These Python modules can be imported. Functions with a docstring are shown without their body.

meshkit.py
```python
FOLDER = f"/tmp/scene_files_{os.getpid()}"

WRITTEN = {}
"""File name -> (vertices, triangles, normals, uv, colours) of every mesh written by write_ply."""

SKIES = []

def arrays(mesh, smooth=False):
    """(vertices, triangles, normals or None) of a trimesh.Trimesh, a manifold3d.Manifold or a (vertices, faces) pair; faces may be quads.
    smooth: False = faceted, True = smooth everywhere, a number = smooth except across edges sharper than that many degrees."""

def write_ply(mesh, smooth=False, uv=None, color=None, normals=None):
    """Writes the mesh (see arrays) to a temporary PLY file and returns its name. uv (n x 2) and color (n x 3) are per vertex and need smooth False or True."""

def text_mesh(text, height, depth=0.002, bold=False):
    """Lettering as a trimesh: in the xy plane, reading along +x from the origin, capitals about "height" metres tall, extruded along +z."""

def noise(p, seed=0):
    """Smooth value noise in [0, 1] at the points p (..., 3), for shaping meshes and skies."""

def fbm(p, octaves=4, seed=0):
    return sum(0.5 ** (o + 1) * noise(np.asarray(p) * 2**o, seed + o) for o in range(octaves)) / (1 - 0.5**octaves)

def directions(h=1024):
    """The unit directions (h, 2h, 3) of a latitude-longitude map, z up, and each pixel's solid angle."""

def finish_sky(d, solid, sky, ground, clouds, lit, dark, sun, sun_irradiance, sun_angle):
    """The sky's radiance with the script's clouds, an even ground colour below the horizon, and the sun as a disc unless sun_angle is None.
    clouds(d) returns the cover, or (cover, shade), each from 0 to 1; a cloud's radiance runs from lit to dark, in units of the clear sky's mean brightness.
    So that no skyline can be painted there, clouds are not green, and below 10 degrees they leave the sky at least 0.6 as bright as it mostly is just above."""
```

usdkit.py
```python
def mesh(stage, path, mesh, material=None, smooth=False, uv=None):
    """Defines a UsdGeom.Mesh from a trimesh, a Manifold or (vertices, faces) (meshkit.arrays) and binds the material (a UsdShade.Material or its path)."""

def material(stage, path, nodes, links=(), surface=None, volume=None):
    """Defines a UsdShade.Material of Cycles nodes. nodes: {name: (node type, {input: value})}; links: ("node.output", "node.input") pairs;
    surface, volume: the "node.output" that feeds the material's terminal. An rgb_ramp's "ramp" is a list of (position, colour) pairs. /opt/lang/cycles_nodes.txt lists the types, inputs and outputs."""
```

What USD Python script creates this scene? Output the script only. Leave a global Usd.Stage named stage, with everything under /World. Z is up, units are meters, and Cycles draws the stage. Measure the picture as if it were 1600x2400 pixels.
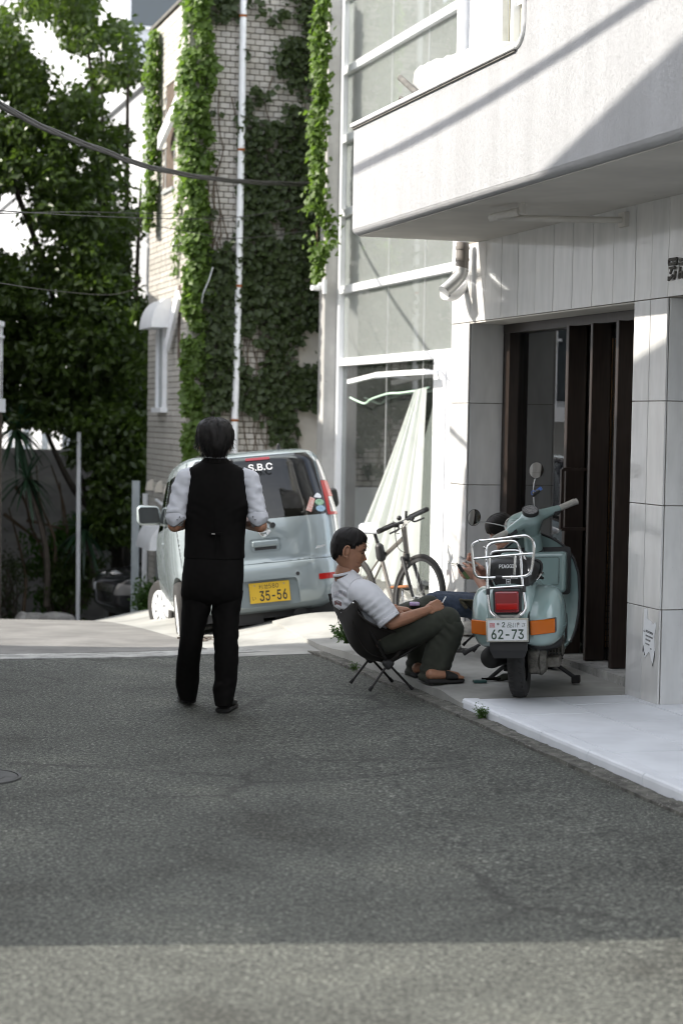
import math, random
import numpy as np, trimesh, manifold3d as m3, usdkit, meshkit
from shapely.geometry import Polygon, Point, LineString, box as sbox
from shapely import affinity
from pxr import Usd, UsdGeom, UsdLux, UsdShade, Gf, Vt

stage = Usd.Stage.CreateInMemory()
UsdGeom.Xform.Define(stage, '/World')
UsdGeom.Scope.Define(stage, '/World/Looks')
rnd = random.Random(7)
rng = np.random.default_rng(11)

# ---------------------------------------------------------------- camera, sky, sun
EYE = np.array([0, 0, 1.72])
FPX, PITCH, ROLL = 4360.0, math.radians(2.82), math.radians(1.0)
fwd = np.array([0, math.cos(PITCH), -math.sin(PITCH)])
up0 = np.array([0, math.sin(PITCH), math.cos(PITCH)])
rt0 = np.array([1.0, 0, 0])
cup = math.cos(ROLL) * up0 - math.sin(ROLL) * rt0
crt = math.cos(ROLL) * rt0 + math.sin(ROLL) * up0
cam = UsdGeom.Camera.Define(stage, '/World/camera')
mtx = np.eye(4); mtx[0, :3] = crt; mtx[1, :3] = cup; mtx[2, :3] = -fwd; mtx[3, :3] = EYE
cam.AddTransformOp().Set(Gf.Matrix4d(mtx.tolist()))
cam.CreateHorizontalApertureAttr(24.0); cam.CreateVerticalApertureAttr(36.0)
cam.CreateFocalLengthAttr(65.4)
cam.CreateFStopAttr(2.4); cam.CreateFocusDistanceAttr(11.0)
cam.CreateClippingRangeAttr((0.1, 2000.0))
cam.CreateExposureAttr(1.32)
SUN_AZ, SUN_EL = math.radians(5.0), math.radians(35.5)      # direction in plan in which the light travels, and its height
Ldir = np.array([math.cos(SUN_AZ) * math.cos(SUN_EL), math.sin(SUN_AZ) * math.cos(SUN_EL), -math.sin(SUN_EL)])
sun = UsdLux.DistantLight.Define(stage, '/World/sun')
sun.CreateIntensityAttr(.86); sun.CreateAngleAttr(0.53); sun.CreateColorAttr(Gf.Vec3f(1.0, 0.94, 0.85))
sun.GetPrim().CreateAttribute('inputs:normalize', usdkit._T.Bool).Set(True)
zz = -Ldir; xx = np.cross([0, 0, 1], zz); xx /= np.linalg.norm(xx); yy = np.cross(zz, xx)
sm = np.eye(4); sm[0, :3] = xx; sm[1, :3] = yy; sm[2, :3] = zz
sun.AddTransformOp().Set(Gf.Matrix4d(sm.tolist()))
dome = UsdLux.DomeLight.Define(stage, '/World/sky')
dome.CreateIntensityAttr(1.0)
skym = usdkit.material(stage, '/World/Looks/sky_light', {
    's': ('sky_texture', {'sky_type': 'single_scattering', 'sun_disc': False, 'sun_elevation': SUN_EL, 'sun_rotation': math.atan2(-Ldir[0], -Ldir[1]), 'aerosol_density': 2.5}),
    'tc': ('texture_coordinate', {}), 'n': ('noise_texture', {'scale': 2.2, 'detail': 6.0, 'roughness': 0.55}),
    'r': ('rgb_ramp', {'ramp': [(0.36, (0.25, 0.25, 0.25)), (0.62, (0.85, 0.85, 0.85))]}),
    'm': ('mix_color', {'b': (6.2, 6.3, 6.5), 'use_clamp': False}),
    'b': ('background_shader', {'strength': 0.148})},
    [('tc.generated', 'n.vector'), ('n.fac', 'r.fac'), ('r.color', 'm.fac'), ('s.color', 'm.a'), ('m.result', 'b.color')], surface='b.background')
UsdShade.MaterialBindingAPI.Apply(dome.GetPrim()).Bind(skym)

# ---------------------------------------------------------------- helpers
def at(px, py, Y):
    """World point at depth Y seen at pixel (px, py) of the 1600 x 2400 photograph."""
    d = fwd + crt * ((px - 800) / FPX) + cup * ((1200 - py) / FPX)
    return EYE + d * (Y / d[1])
def proj(p):
    q = np.asarray(p, float) - EYE
    z = q @ fwd
    return 800 + FPX * (q @ crt) / z, 1200 - FPX * (q @ cup) / z

ANG = math.radians(17.1)
UU = np.array([-math.sin(ANG), math.cos(ANG), 0]); TT = np.array([math.cos(ANG), math.sin(ANG), 0])
P1 = np.array([1.85, 10.73, 0])
def W(t, s, z=0.0):
    """Street coordinates: t to the right of the white building's front, s along the street from its near pillar."""
    return P1 + TT * t + UU * s + np.array([0, 0, z])
def ts(p):
    q = np.asarray(p, float) - P1
    return q @ TT, q @ UU

def smooth01(x): x = np.clip(x, 0, 1); return x * x * (3 - 2 * x)
def ground_z(x, y):
    x = np.asarray(x, float); y = np.asarray(y, float)
    q = np.clip(y - 12, 0, 12)
    z = -0.0079 * q * q - 0.19 * np.clip(y - 24, 0, 12) - 0.10 * np.clip(y - 36, 0, 8)
    t = (x - P1[0]) * TT[0] + (y - P1[1]) * TT[1]
    return z + 0.035 * smooth01((t + 2.6) / 1.5) * (1 - smooth01((y - 13) / 3))

used, ORG = {}, {}
def thing_ts(name, label, cat, o, **kw):
    """A thing whose parts are given in street coordinates (t, s, z), its origin at o."""
    path = thing(name, label, cat, W(*o), ANG, **kw); ORG[path] = np.array(o, float); return path
def thing_w(name, label, cat, o, **kw):
    """A thing whose parts are given in world coordinates, its origin at o."""
    path = thing(name, label, cat, o, 0.0, **kw); ORG[path] = np.array(o, float); return path
def nm(parent, name):
    k = f'{parent}/{name}'; n = used.get(k, 0); used[k] = n + 1
    return k if n == 0 else f'{k}_{n:03d}'
def setd(path, **kw):
    p = stage.GetPrimAtPath(path)
    for k, v in kw.items():
        if v: p.SetCustomDataByKey({'cat': 'category'}.get(k, k), v)
def thing(name, label, cat, loc=(0, 0, 0), rotz=0.0, group=None, mat4=None, kind=None):
    path = nm('/World', name); x = UsdGeom.Xform.Define(stage, path)
    if mat4 is not None: x.AddTransformOp().Set(Gf.Matrix4d(np.asarray(mat4, float).T.tolist()))
    else:
        x.AddTranslateOp().Set(Gf.Vec3d(*map(float, loc)))
        if rotz: x.AddRotateZOp().Set(math.degrees(rotz))
    setd(path, label=label, cat=cat, group=group, kind=kind)
    return path
def part(parent, name, mesh, mat, smooth=35, label=None, kind=None):
    path = nm(parent, name)
    if isinstance(mesh, Bag): mesh = mesh.mesh()
    o = ORG.get('/'.join(path.split('/')[:3]))
    if o is not None: mesh = xf(mesh, o=-o)
    usdkit.mesh(stage, path, mesh, mat, smooth)
    setd(path, label=label, kind=kind)
    return path
def solo(name, mesh, mat, label=None, cat=None, group=None, kind=None, smooth=35):
    path = part('/World', name, mesh, mat, smooth)
    setd(path, label=label, cat=cat, group=group, kind=kind)
    return path
def copy_of(src, name, label, mat4, group=None):
    path = nm('/World', name); x = UsdGeom.Xform.Define(stage, path)
    was = stage.GetPrimAtPath(src).GetCustomData()
    x.GetPrim().GetReferences().AddInternalReference(src)
    x.ClearXformOpOrder(); x.AddTransformOp(opSuffix='place').Set(Gf.Matrix4d(np.asarray(mat4, float).T.tolist()))
    setd(path, label=label, cat=was['category'], group=group or was.get('group'))
    x.GetPrim().SetInstanceable(True)
    return path

class Bag:
    """Collects triangles of one mesh."""
    def __init__(self): self.v, self.f, self.n = [], [], 0
    def add(self, v, f=None):
        if f is None:
            v, f, _ = meshkit.arrays(v)
        v = np.asarray(v, float); f = np.asarray(f, int)
        if f.shape[1] == 4: f = np.vstack([f[:, [0, 1, 2]], f[:, [0, 2, 3]]])
        self.v.append(v); self.f.append(f + self.n); self.n += len(v); return self
    def box(self, lo, hi, R=None, o=None):
        lo, hi = np.minimum(lo, hi), np.maximum(lo, hi)
        c = np.array([[i, j, k] for k in (0, 1) for j in (0, 1) for i in (0, 1)], float)
        v = lo + c * (hi - lo)
        if R is not None: v = v @ np.asarray(R).T
        if o is not None: v = v + o
        return self.add(v, [[0, 2, 3, 1], [4, 5, 7, 6], [0, 1, 5, 4], [2, 6, 7, 3], [0, 4, 6, 2], [1, 3, 7, 5]])
    def bar(self, a, b, w, h, up=(0, 0, 1)):
        a, b = np.asarray(a, float), np.asarray(b, float); d = b - a; L = np.linalg.norm(d); d /= L
        s = np.cross(d, up); s /= np.linalg.norm(s); u = np.cross(s, d)
        return self.box((-w / 2, 0, -h / 2), (w / 2, L, h / 2), np.stack([s, d, u], 1), a)
    def tube(self, pts, r, sides=8, cap=True):
        v, f = tube(pts, r, sides, cap); return self.add(v, f)
    def quad(self, a, b, c, d): return self.add([a, b, c, d], [[0, 1, 2, 3]])
    def mesh(self): return trimesh.Trimesh(np.vstack(self.v), np.vstack(self.f), process=False)

def catmull(P, n):
    """Catmull-Rom through the rows of P, n steps per span."""
    P = np.asarray(P, float)
    if len(P) < 3: return np.array([P[0] + (P[-1] - P[0]) * k / n for k in range(n + 1)])
    Q = np.vstack([2 * P[0] - P[1], P, 2 * P[-1] - P[-2]]); out = []
    for i in range(1, len(Q) - 2):
        a, b, c, d = Q[i - 1:i + 3]
        for k in range(n):
            t = k / n
            out.append(.5 * (2 * b + (c - a) * t + (2 * a - 5 * b + 4 * c - d) * t * t + (3 * b - a - 3 * c + d) * t ** 3))
    return np.array(out + [P[-1]])

def tube(pts, r, sides=8, cap=True):
    p = np.asarray(pts, float); n = len(p)
    r = np.broadcast_to(np.asarray(r, float), (n,) if np.ndim(r) < 2 else np.shape(r))
    t = np.gradient(p, axis=0); t /= np.linalg.norm(t, axis=1, keepdims=True) + 1e-12
    a = np.zeros_like(p); ref = np.array([0, 0, 1.0]) if abs(t[0, 2]) < .9 else np.array([1.0, 0, 0])
    a[0] = np.cross(t[0], ref); a[0] /= np.linalg.norm(a[0])
    for i in range(1, n):
        x = a[i - 1] - t[i] * (a[i - 1] @ t[i]); a[i] = x / (np.linalg.norm(x) + 1e-12)
    b = np.cross(t, a); th = np.arange(sides) * 2 * np.pi / sides
    rr = r if r.ndim == 2 else np.stack([r, r], 1)
    v = p[:, None] + rr[:, :1, None] * np.cos(th)[None, :, None] * a[:, None] + rr[:, 1:, None] * np.sin(th)[None, :, None] * b[:, None]
    return stitch(v, cap)
def stitch(v, cap=True):
    n, s = v.shape[:2]
    i, j = np.meshgrid(np.arange(n - 1), np.arange(s), indexing='ij')
    q = np.stack([i * s + j, i * s + (j + 1) % s, (i + 1) * s + (j + 1) % s, (i + 1) * s + j], -1).reshape(-1, 4)
    f = np.vstack([q[:, [0, 1, 2]], q[:, [0, 2, 3]]]); vv = v.reshape(-1, 3)
    if cap:
        vv = np.vstack([vv, v[0].mean(0), v[-1].mean(0)]); k = n * s; j = np.arange(s); j2 = (j + 1) % s
        f = np.vstack([f, np.stack([np.full(s, k), j2, j], 1), np.stack([np.full(s, k + 1), (n - 1) * s + j, (n - 1) * s + j2], 1)])
    return vv, f
def loft(rings, n=4, sides=28, cap=True, e=2.0):
    """rings: rows (cx,cy,cz, ux,uy,uz, vx,vy,vz); u and v are half axes."""
    R = catmull(rings, n); th = np.arange(sides) * 2 * np.pi / sides
    c, s = np.cos(th), np.sin(th)
    c = np.sign(c) * np.abs(c) ** (2 / e); s = np.sign(s) * np.abs(s) ** (2 / e)
    v = R[:, None, 0:3] + c[None, :, None] * R[:, None, 3:6] + s[None, :, None] * R[:, None, 6:9]
    m = trimesh.Trimesh(*stitch(v, cap), process=False)
    if m.volume < 0: m.invert()
    return m
def sheet(P, thick=0.0):
    """A grid of points (n,m,3) as a surface, with thickness along its normals if asked."""
    P = np.asarray(P, float); n, m = P.shape[:2]
    i, j = np.meshgrid(np.arange(n - 1), np.arange(m - 1), indexing='ij')
    q = np.stack([i * m + j, (i + 1) * m + j, (i + 1) * m + j + 1, i * m + j + 1], -1).reshape(-1, 4)
    f = np.vstack([q[:, [0, 1, 2]], q[:, [0, 2, 3]]]); v = P.reshape(-1, 3)
    if not thick: return trimesh.Trimesh(v, f, process=False)
    du, dv = np.gradient(P, axis=0), np.gradient(P, axis=1)
    nn = np.cross(du, dv); nn /= np.linalg.norm(nn, axis=2, keepdims=True) + 1e-12
    v2 = (P + nn * thick).reshape(-1, 3); k = n * m
    ring = [i * m for i in range(n)] + [(n - 1) * m + j for j in range(1, m)] + [i * m + m - 1 for i in range(n - 2, -1, -1)] + [j for j in range(m - 2, 0, -1)]
    ring = np.array(ring); r2 = np.roll(ring, -1)
    side = np.vstack([np.stack([ring, ring + k, r2 + k], 1), np.stack([ring, r2 + k, r2], 1)])
    mesh = trimesh.Trimesh(np.vstack([v, v2]), np.vstack([f[:, ::-1], f + k, side[:, ::-1]]), process=False)
    mesh.fix_normals(multibody=False) if False else None
    return mesh
def lathe(profile, axis=(0, 0, 1), c=(0, 0, 0), sides=32):
    """profile rows (r, h) turned about axis through c."""
    p = np.asarray(profile, float); th = np.arange(sides) * 2 * np.pi / sides
    ax = np.asarray(axis, float); ax /= np.linalg.norm(ax)
    a = np.cross(ax, (0, 0, 1) if abs(ax[2]) < .9 else (1, 0, 0)); a /= np.linalg.norm(a); b = np.cross(ax, a)
    v = np.asarray(c) + p[:, None, :1] * (np.cos(th)[None, :, None] * a + np.sin(th)[None, :, None] * b) + p[:, None, 1:] * ax
    return trimesh.Trimesh(*stitch(v, False), process=False)
def M3(m):
    v, f, _ = meshkit.arrays(m); m = trimesh.Trimesh(v, f, process=True)
    if m.volume < 0: m.invert()
    return m3.Manifold(m3.Mesh(np.asarray(m.vertices, np.float32), np.asarray(m.faces, np.uint32)))
def T3(m): a = m.to_mesh(); return trimesh.Trimesh(a.vert_properties[:, :3], a.tri_verts, process=False)
def ball(c, r, seg=16): return m3.Manifold.sphere(float(r), seg).translate([float(x) for x in c])
def chain(joints, seg=16):
    """Hulls of the balls at successive joints (x,y,z,r)."""
    return [m3.Manifold.batch_hull([ball(a[:3], a[3], seg), ball(b[:3], b[3], seg)]) for a, b in zip(joints[:-1], joints[1:])]
def fuse(ms, edge=0.012, it=8):
    m = m3.Manifold.batch_boolean(ms, m3.OpType.Add)
    t = T3(m.refine_to_length(edge)); t.merge_vertices()
    trimesh.smoothing.filter_taubin(t, lamb=.5, nu=.53, iterations=it)
    return t
def rbox(lo, hi, r, seg=8):
    lo, hi = np.asarray(lo, float) + r, np.asarray(hi, float) - r
    return T3(m3.Manifold.batch_hull([ball((x, y, z), r, seg) for x in (lo[0], hi[0]) for y in (lo[1], hi[1]) for z in (lo[2], hi[2])]))
def prism(poly, d, basis=None, o=(0, 0, 0)):
    """Shapely polygon extruded by d; basis rows: where x, y and the depth go."""
    ms = [trimesh.creation.extrude_polygon(g, d, engine='earcut') for g in getattr(poly, 'geoms', [poly]) if g.area > 1e-9]
    m = trimesh.util.concatenate(ms)
    if basis is not None:
        B = np.asarray(basis, float); m = trimesh.Trimesh(m.vertices @ B, m.faces, process=False)
        if np.linalg.det(B) < 0: m.invert()
    m.apply_translation(o); return m
def displace(m, amp, scale, seed=0, aniso=(1, 1, 1)):
    n = m.vertex_normals
    d = meshkit.fbm(np.asarray(m.vertices) * scale * np.asarray(aniso) + 31.7, 3, seed) - .5
    return trimesh.Trimesh(m.vertices + n * (amp * 2 * d)[:, None], m.faces, process=False)
def rotm(axis, deg): return trimesh.transformations.rotation_matrix(math.radians(deg), axis)[:3, :3]
def xf(m, R=None, o=None):
    v, f, _ = meshkit.arrays(m)
    if R is not None: v = v @ np.asarray(R).T
    if o is not None: v = v + np.asarray(o)
    return trimesh.Trimesh(v, f, process=False)

LK = '/World/Looks/'
def mat(name, col, rough=.5, metal=0., var=0., vs=6., bump=0., bs=60., bd=.002, spec=.5, coat=0., sheen=0., trans=0., alpha=1., sub=0., col2=None, stretch=None, emis=None, spots=None):
    nodes = {'p': ('principled_bsdf', {'base_color': col, 'roughness': rough, 'metallic': metal, 'specular_ior_level': spec, 'coat_weight': coat, 'sheen_weight': sheen, 'transmission_weight': trans, 'alpha': alpha, 'subsurface_weight': sub}), 'g': ('geometry', {})}
    if sub: nodes['p'][1].update(subsurface_radius=(1., .35, .2), subsurface_scale=.008)
    L = []
    pos = 'g.position'
    if stretch:
        nodes['mp'] = ('mapping', {'scale': stretch}); L.append(('g.position', 'mp.vector')); pos = 'mp.vector'
    src = None
    if var or col2:
        c = np.array(col); a, b = (c * (1 - var), c * (1 + var)) if col2 is None else (c, np.array(col2))
        nodes['n'] = ('noise_texture', {'scale': vs, 'detail': 6., 'roughness': .6}); nodes['r'] = ('rgb_ramp', {'ramp': [(.34, a), (.66, b)]})
        L += [(pos, 'n.vector'), ('n.fac', 'r.fac')]; src = 'r.color'
    if spots:                                              # (scale, threshold, colour): small specks of their own shape
        nodes['sn'] = ('noise_texture', {'scale': spots[0], 'detail': 3., 'roughness': .6}); nodes['sr'] = ('rgb_ramp', {'ramp': [(spots[1], (0, 0, 0)), (spots[1] + .06, (1, 1, 1))]})
        nodes['sm'] = ('mix_color', {'a': col, 'b': spots[2]}); L += [('g.position', 'sn.vector'), ('sn.fac', 'sr.fac'), ('sr.color', 'sm.fac')]
        if src: L.append((src, 'sm.a'))
        src = 'sm.result'
    if src: L.append((src, 'p.base_color'))
    if bump:
        nodes['n2'] = ('noise_texture', {'scale': bs, 'detail': 4., 'roughness': .6}); nodes['b'] = ('bump', {'strength': bump, 'distance': bd})
        L += [(pos, 'n2.vector'), ('n2.fac', 'b.height'), ('b.normal', 'p.normal')]
    return usdkit.material(stage, LK + name, nodes, L, surface='p.BSDF')
def glassmat(name, tint=(.9, .95, .93), ior=1.6, rough=0., gcol=(1, 1, 1), haze=None):
    nodes = {'t': ('transparent_bsdf', {'color': tint}), 'g': ('glossy_bsdf', {'color': gcol, 'roughness': rough, 'distribution': 'ggx'}), 'f': ('fresnel', {'IOR': ior}), 'm': ('mix_closure', {})}
    L = [('f.fac', 'm.fac'), ('t.BSDF', 'm.closure1'), ('g.BSDF', 'm.closure2')]; out = 'm.closure'
    if haze:
        nodes['d'] = ('diffuse_bsdf', {'color': haze[1]}); nodes['m2'] = ('mix_closure', {'fac': haze[0]})
        L += [('m.closure', 'm2.closure1'), ('d.BSDF', 'm2.closure2')]; out = 'm2.closure'
    return usdkit.material(stage, LK + name, nodes, L, surface=out)
def leafmat(name, ramp, trl=.35, rough=.45):
    nodes = {'g': ('geometry', {}), 'r': ('rgb_ramp', {'ramp': ramp}), 'p': ('principled_bsdf', {'roughness': rough, 'specular_ior_level': .45}),
             't': ('translucent_bsdf', {}), 'h': ('hsv', {'saturation': 1.15, 'value': 1.6}), 'm': ('mix_closure', {'fac': trl})}
    return usdkit.material(stage, LK + name, nodes, [('g.random_per_island', 'r.fac'), ('r.color', 'p.base_color'), ('r.color', 'h.color'), ('h.color', 't.color'), ('p.BSDF', 'm.closure1'), ('t.BSDF', 'm.closure2')], surface='m.closure')
def leaves(P, N, size, fold=.25, aspect=.62, seed=1, droop=0.):
    """Leaf blades (four triangles each, folded along the midrib) at points P with rough facing N."""
    r = np.random.default_rng(seed); n = len(P)
    N = N / (np.linalg.norm(N, axis=1, keepdims=True) + 1e-9)
    a = r.normal(size=(n, 3)); a[:, 2] -= droop; a -= N * (a * N).sum(1, keepdims=True); a /= np.linalg.norm(a, axis=1, keepdims=True) + 1e-9
    b = np.cross(N, a); s = (size * r.uniform(.65, 1.25, n))[:, None]
    w = s * aspect * .5
    k = np.stack([P, P + a * s * .45 + b * w + N * w * fold, P + a * s * .42 - N * w * .1, P + a * s * .45 - b * w + N * w * fold, P + a * s - N * s * .08], 1)
    i = np.arange(n)[:, None] * 5
    f = np.concatenate([i + [[0, 2, 1]], i + [[0, 3, 2]], i + [[2, 4, 1]], i + [[2, 3, 4]]])
    return trimesh.Trimesh(k.reshape(-1, 3), f, process=False)

# ---------------------------------------------------------------- ground
def asphalt():
    nodes = {'g': ('geometry', {}),
             'n1': ('noise_texture', {'scale': 62., 'detail': 5., 'roughness': .8}), 'r1': ('rgb_ramp', {'ramp': [(.34, (.012, .0125, .0118)), (.46, (.060, .063, .056)), (.55, (.105, .110, .097)), (.63, (.26, .265, .235)), (.70, (.46, .465, .42))]}),
             'n2': ('noise_texture', {'scale': 1.1, 'detail': 6., 'roughness': .65}), 'r2': ('rgb_ramp', {'ramp': [(.28, (.50, .48, .46)), (.44, (.84, .84, .83)), (.56, (1.03, 1.03, 1.02)), (.72, (1.40, 1.38, 1.32))]}),
             'n3': ('noise_texture', {'scale': .55, 'detail': 3., 'distortion': 1.5}), 'ad': ('vector_math', {'math_type': 'multiply_add', 'vector2': (.35, .35, 0.)}),
             'v': ('voronoi_texture', {'feature': 'distance_to_edge', 'scale': .85}), 'rv': ('rgb_ramp', {'ramp': [(0., (1, 1, 1)), (.012, (.7, .7, .7)), (.030, (0, 0, 0))]}), 'n6': ('noise_texture', {'scale': 9., 'detail': 5., 'roughness': .75}), 'ad2': ('vector_math', {'math_type': 'multiply_add', 'vector2': (.22, .22, 0.)}),
             'n4': ('noise_texture', {'scale': .42, 'detail': 2.}), 'r4': ('rgb_ramp', {'ramp': [(.50, (0, 0, 0)), (.62, (.8, .8, .8))]}),
             'cm': ('mix_color', {'blend_type': 'multiply', 'fac': 1.}), 'ck': ('math', {'math_type': 'multiply'}), 'mc': ('mix_color', {'b': (.026, .025, .023)}),
             'n5': ('noise_texture', {'scale': 26., 'detail': 5., 'roughness': .8}), 'r5': ('rgb_ramp', {'ramp': [(.36, (.55, .55, .55)), (.5, (1, 1, 1)), (.66, (1.25, 1.25, 1.25))]}), 'cm2': ('mix_color', {'blend_type': 'multiply', 'fac': 1.}),
             'b': ('bump', {'strength': .9, 'distance': .007}), 'p': ('principled_bsdf', {'roughness': .82, 'specular_ior_level': .35})}
    L = [('g.position', 'n1.vector'), ('n1.fac', 'r1.fac'), ('g.position', 'n2.vector'), ('n2.fac', 'r2.fac'), ('r1.color', 'cm.a'), ('r2.color', 'cm.b'),
         ('g.position', 'n5.vector'), ('n5.fac', 'r5.fac'), ('cm.result', 'cm2.a'), ('r5.color', 'cm2.b'),
         ('g.position', 'n3.vector'), ('n3.color', 'ad.vector1'), ('g.position', 'ad.vector3'), ('g.position', 'n6.vector'), ('n6.color', 'ad2.vector1'), ('ad.vector', 'ad2.vector3'), ('ad2.vector', 'v.vector'), ('v.distance', 'rv.fac'), ('g.position', 'n4.vector'), ('n4.fac', 'r4.fac'),
         ('rv.color', 'ck.value1'), ('r4.color', 'ck.value2'), ('ck.value', 'mc.fac'), ('cm2.result', 'mc.a'), ('mc.result', 'p.base_color'), ('n1.fac', 'b.height'), ('b.normal', 'p.normal')]
    return usdkit.material(stage, LK + 'asphalt', nodes, L, surface='p.BSDF')
M_asph = asphalt()
M_conc = mat('concrete', (.28, .28, .262), .85, var=.22, vs=2.2, bump=.35, bs=180., bd=.001, spots=(38., .70, (.17, .165, .155)))
M_conc_worn = mat('concrete_worn', (.30, .30, .285), .9, var=.35, vs=7., bump=.6, bs=90., bd=.004, spots=(30., .64, (.10, .10, .09)))
M_kerbgrit = mat('gutter_grit', (.10, .098, .085), .95, var=.5, vs=14., bump=.9, bs=120., bd=.006, spots=(50., .62, (.28, .27, .25)))
M_slab = mat('paving_slab', (.62, .64, .67), .62, var=.08, vs=3., bump=.25, bs=70., bd=.0015, spots=(120., .70, (.40, .41, .43)))
M_iron = mat('cast_iron', (.07, .07, .068), .6, metal=.5, var=.3, vs=20., bump=.3, bs=90.)

# one sheet of road and land, fine near the camera, reaching the horizon
gx = np.concatenate([np.linspace(-400, -20, 14), np.linspace(-18, -4, 15), np.linspace(-3.6, 4, 39), np.linspace(5, 18, 14), np.linspace(20, 400, 14)])
gy = np.concatenate([np.linspace(-60, 0, 13), np.linspace(1, 11, 21), np.linspace(11.25, 25, 56), np.linspace(26, 50, 25), np.linspace(55, 700, 20)])
X, Y = np.meshgrid(gx, gy, indexing='ij')
G = np.stack([X, Y, ground_z(X, Y) + .008 * (meshkit.fbm(np.stack([X * .9, Y * .9, X * 0], -1), 3, 4) - .5)], -1)
solo('road', sheet(G), M_asph, kind='structure', smooth=True)

# concrete patio in front of the doors, and the paved strip nearer the camera (street coordinates t, s)
KT, ZP, S0 = -1.05, .10, .40
def patch(t0, t1, s0, s1, zf, nt=12, nsg=20, thick=.2):
    t, s = np.meshgrid(np.linspace(t0, t1, nt), np.linspace(s0, s1, nsg), indexing='ij')
    w = P1 + TT * t[..., None] + UU * s[..., None]
    top = w.copy(); top[..., 2] = zf(t, s, w)
    m = sheet(top); b = Bag(); b.add(m.vertices, m.faces)
    e = [top[:, 0], top[-1], top[::-1, -1], top[0, ::-1]]
    for L in e:
        lo = L.copy(); lo[:, 2] -= thick; k = len(L); i = np.arange(k - 1)
        b.add(np.vstack([L, lo]), np.stack([i, i + k, i + k + 1, i + 1], 1))
    return b.mesh()
def z_lot(t, s, w):
    h = .195 * smooth01((t + 1.75) / 1.15) + .09 * smooth01((t + .5) / 2)
    return ground_z(w[..., 0], w[..., 1]) + h * smooth01((s - 3.0) / 1.9) + .004
def z_patio(t, s, w):
    z = ZP + .018 * np.clip(s - S0, 0, 9) + .008 * (meshkit.fbm(w * 1.7, 2, 3) - .5) - .028 * np.exp(-((t - KT) / .09) ** 2) * meshkit.noise(w * np.array([6, 6, 0]), 5)
    f = smooth01((s - 1.6) / 2.6) * (1 - .8 * smooth01((t - KT) / .8))
    return z * (1 - f) + f * (z_lot(t, s, w) + .022)
solo('patio', patch(KT, .62, S0 + .006, 4.72, z_patio, 40, 90), M_conc, kind='structure', smooth=40)
solo('driveway', patch(-1.80, 1.9, 4.735, 11.3, z_lot, 30, 40), M_conc, kind='structure', smooth=40)
solo('driveway_ramp', patch(-1.80, KT - .004, 3.2, 4.73, z_lot, 20, 20), M_conc, kind='structure', smooth=40)
# worn band of broken asphalt and grit along the kerb, and the light gutter stones beyond the chair
def z_gut(t, s, w): return ground_z(w[..., 0], w[..., 1]) + .006 + .022 * meshkit.fbm(w * np.array([6, 6, 0]) + 2. * meshkit.fbm(w * np.array([21, 17, 0]), 2, 4)[..., None], 3, 9) * smooth01((t - KT + .16) / .05)
solo('gutter', patch(KT - .11, KT - .003, -4.2, 3.3, z_gut, 8, 260, .05), M_kerbgrit, kind='structure')
def z_gut2(t, s, w): return ground_z(w[..., 0], w[..., 1]) + .010
solo('gutter_stones', patch(-3.6, -1.25, 3.42, 3.75, z_gut2, 20, 6, .05), M_conc_worn, kind='structure')

M_light = mat('worn_light_asphalt', (.15, .147, .14), .9, var=.22, vs=2.5, bump=.7, bs=70., bd=.006, spots=(45., .66, (.08, .08, .078)))
solo('cross_road', patch(-9, -1.805, 3.76, 17, lambda t, s, w: ground_z(w[..., 0], w[..., 1]) + .011, 24, 60, .02), M_light, kind='structure', smooth=40)
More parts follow.
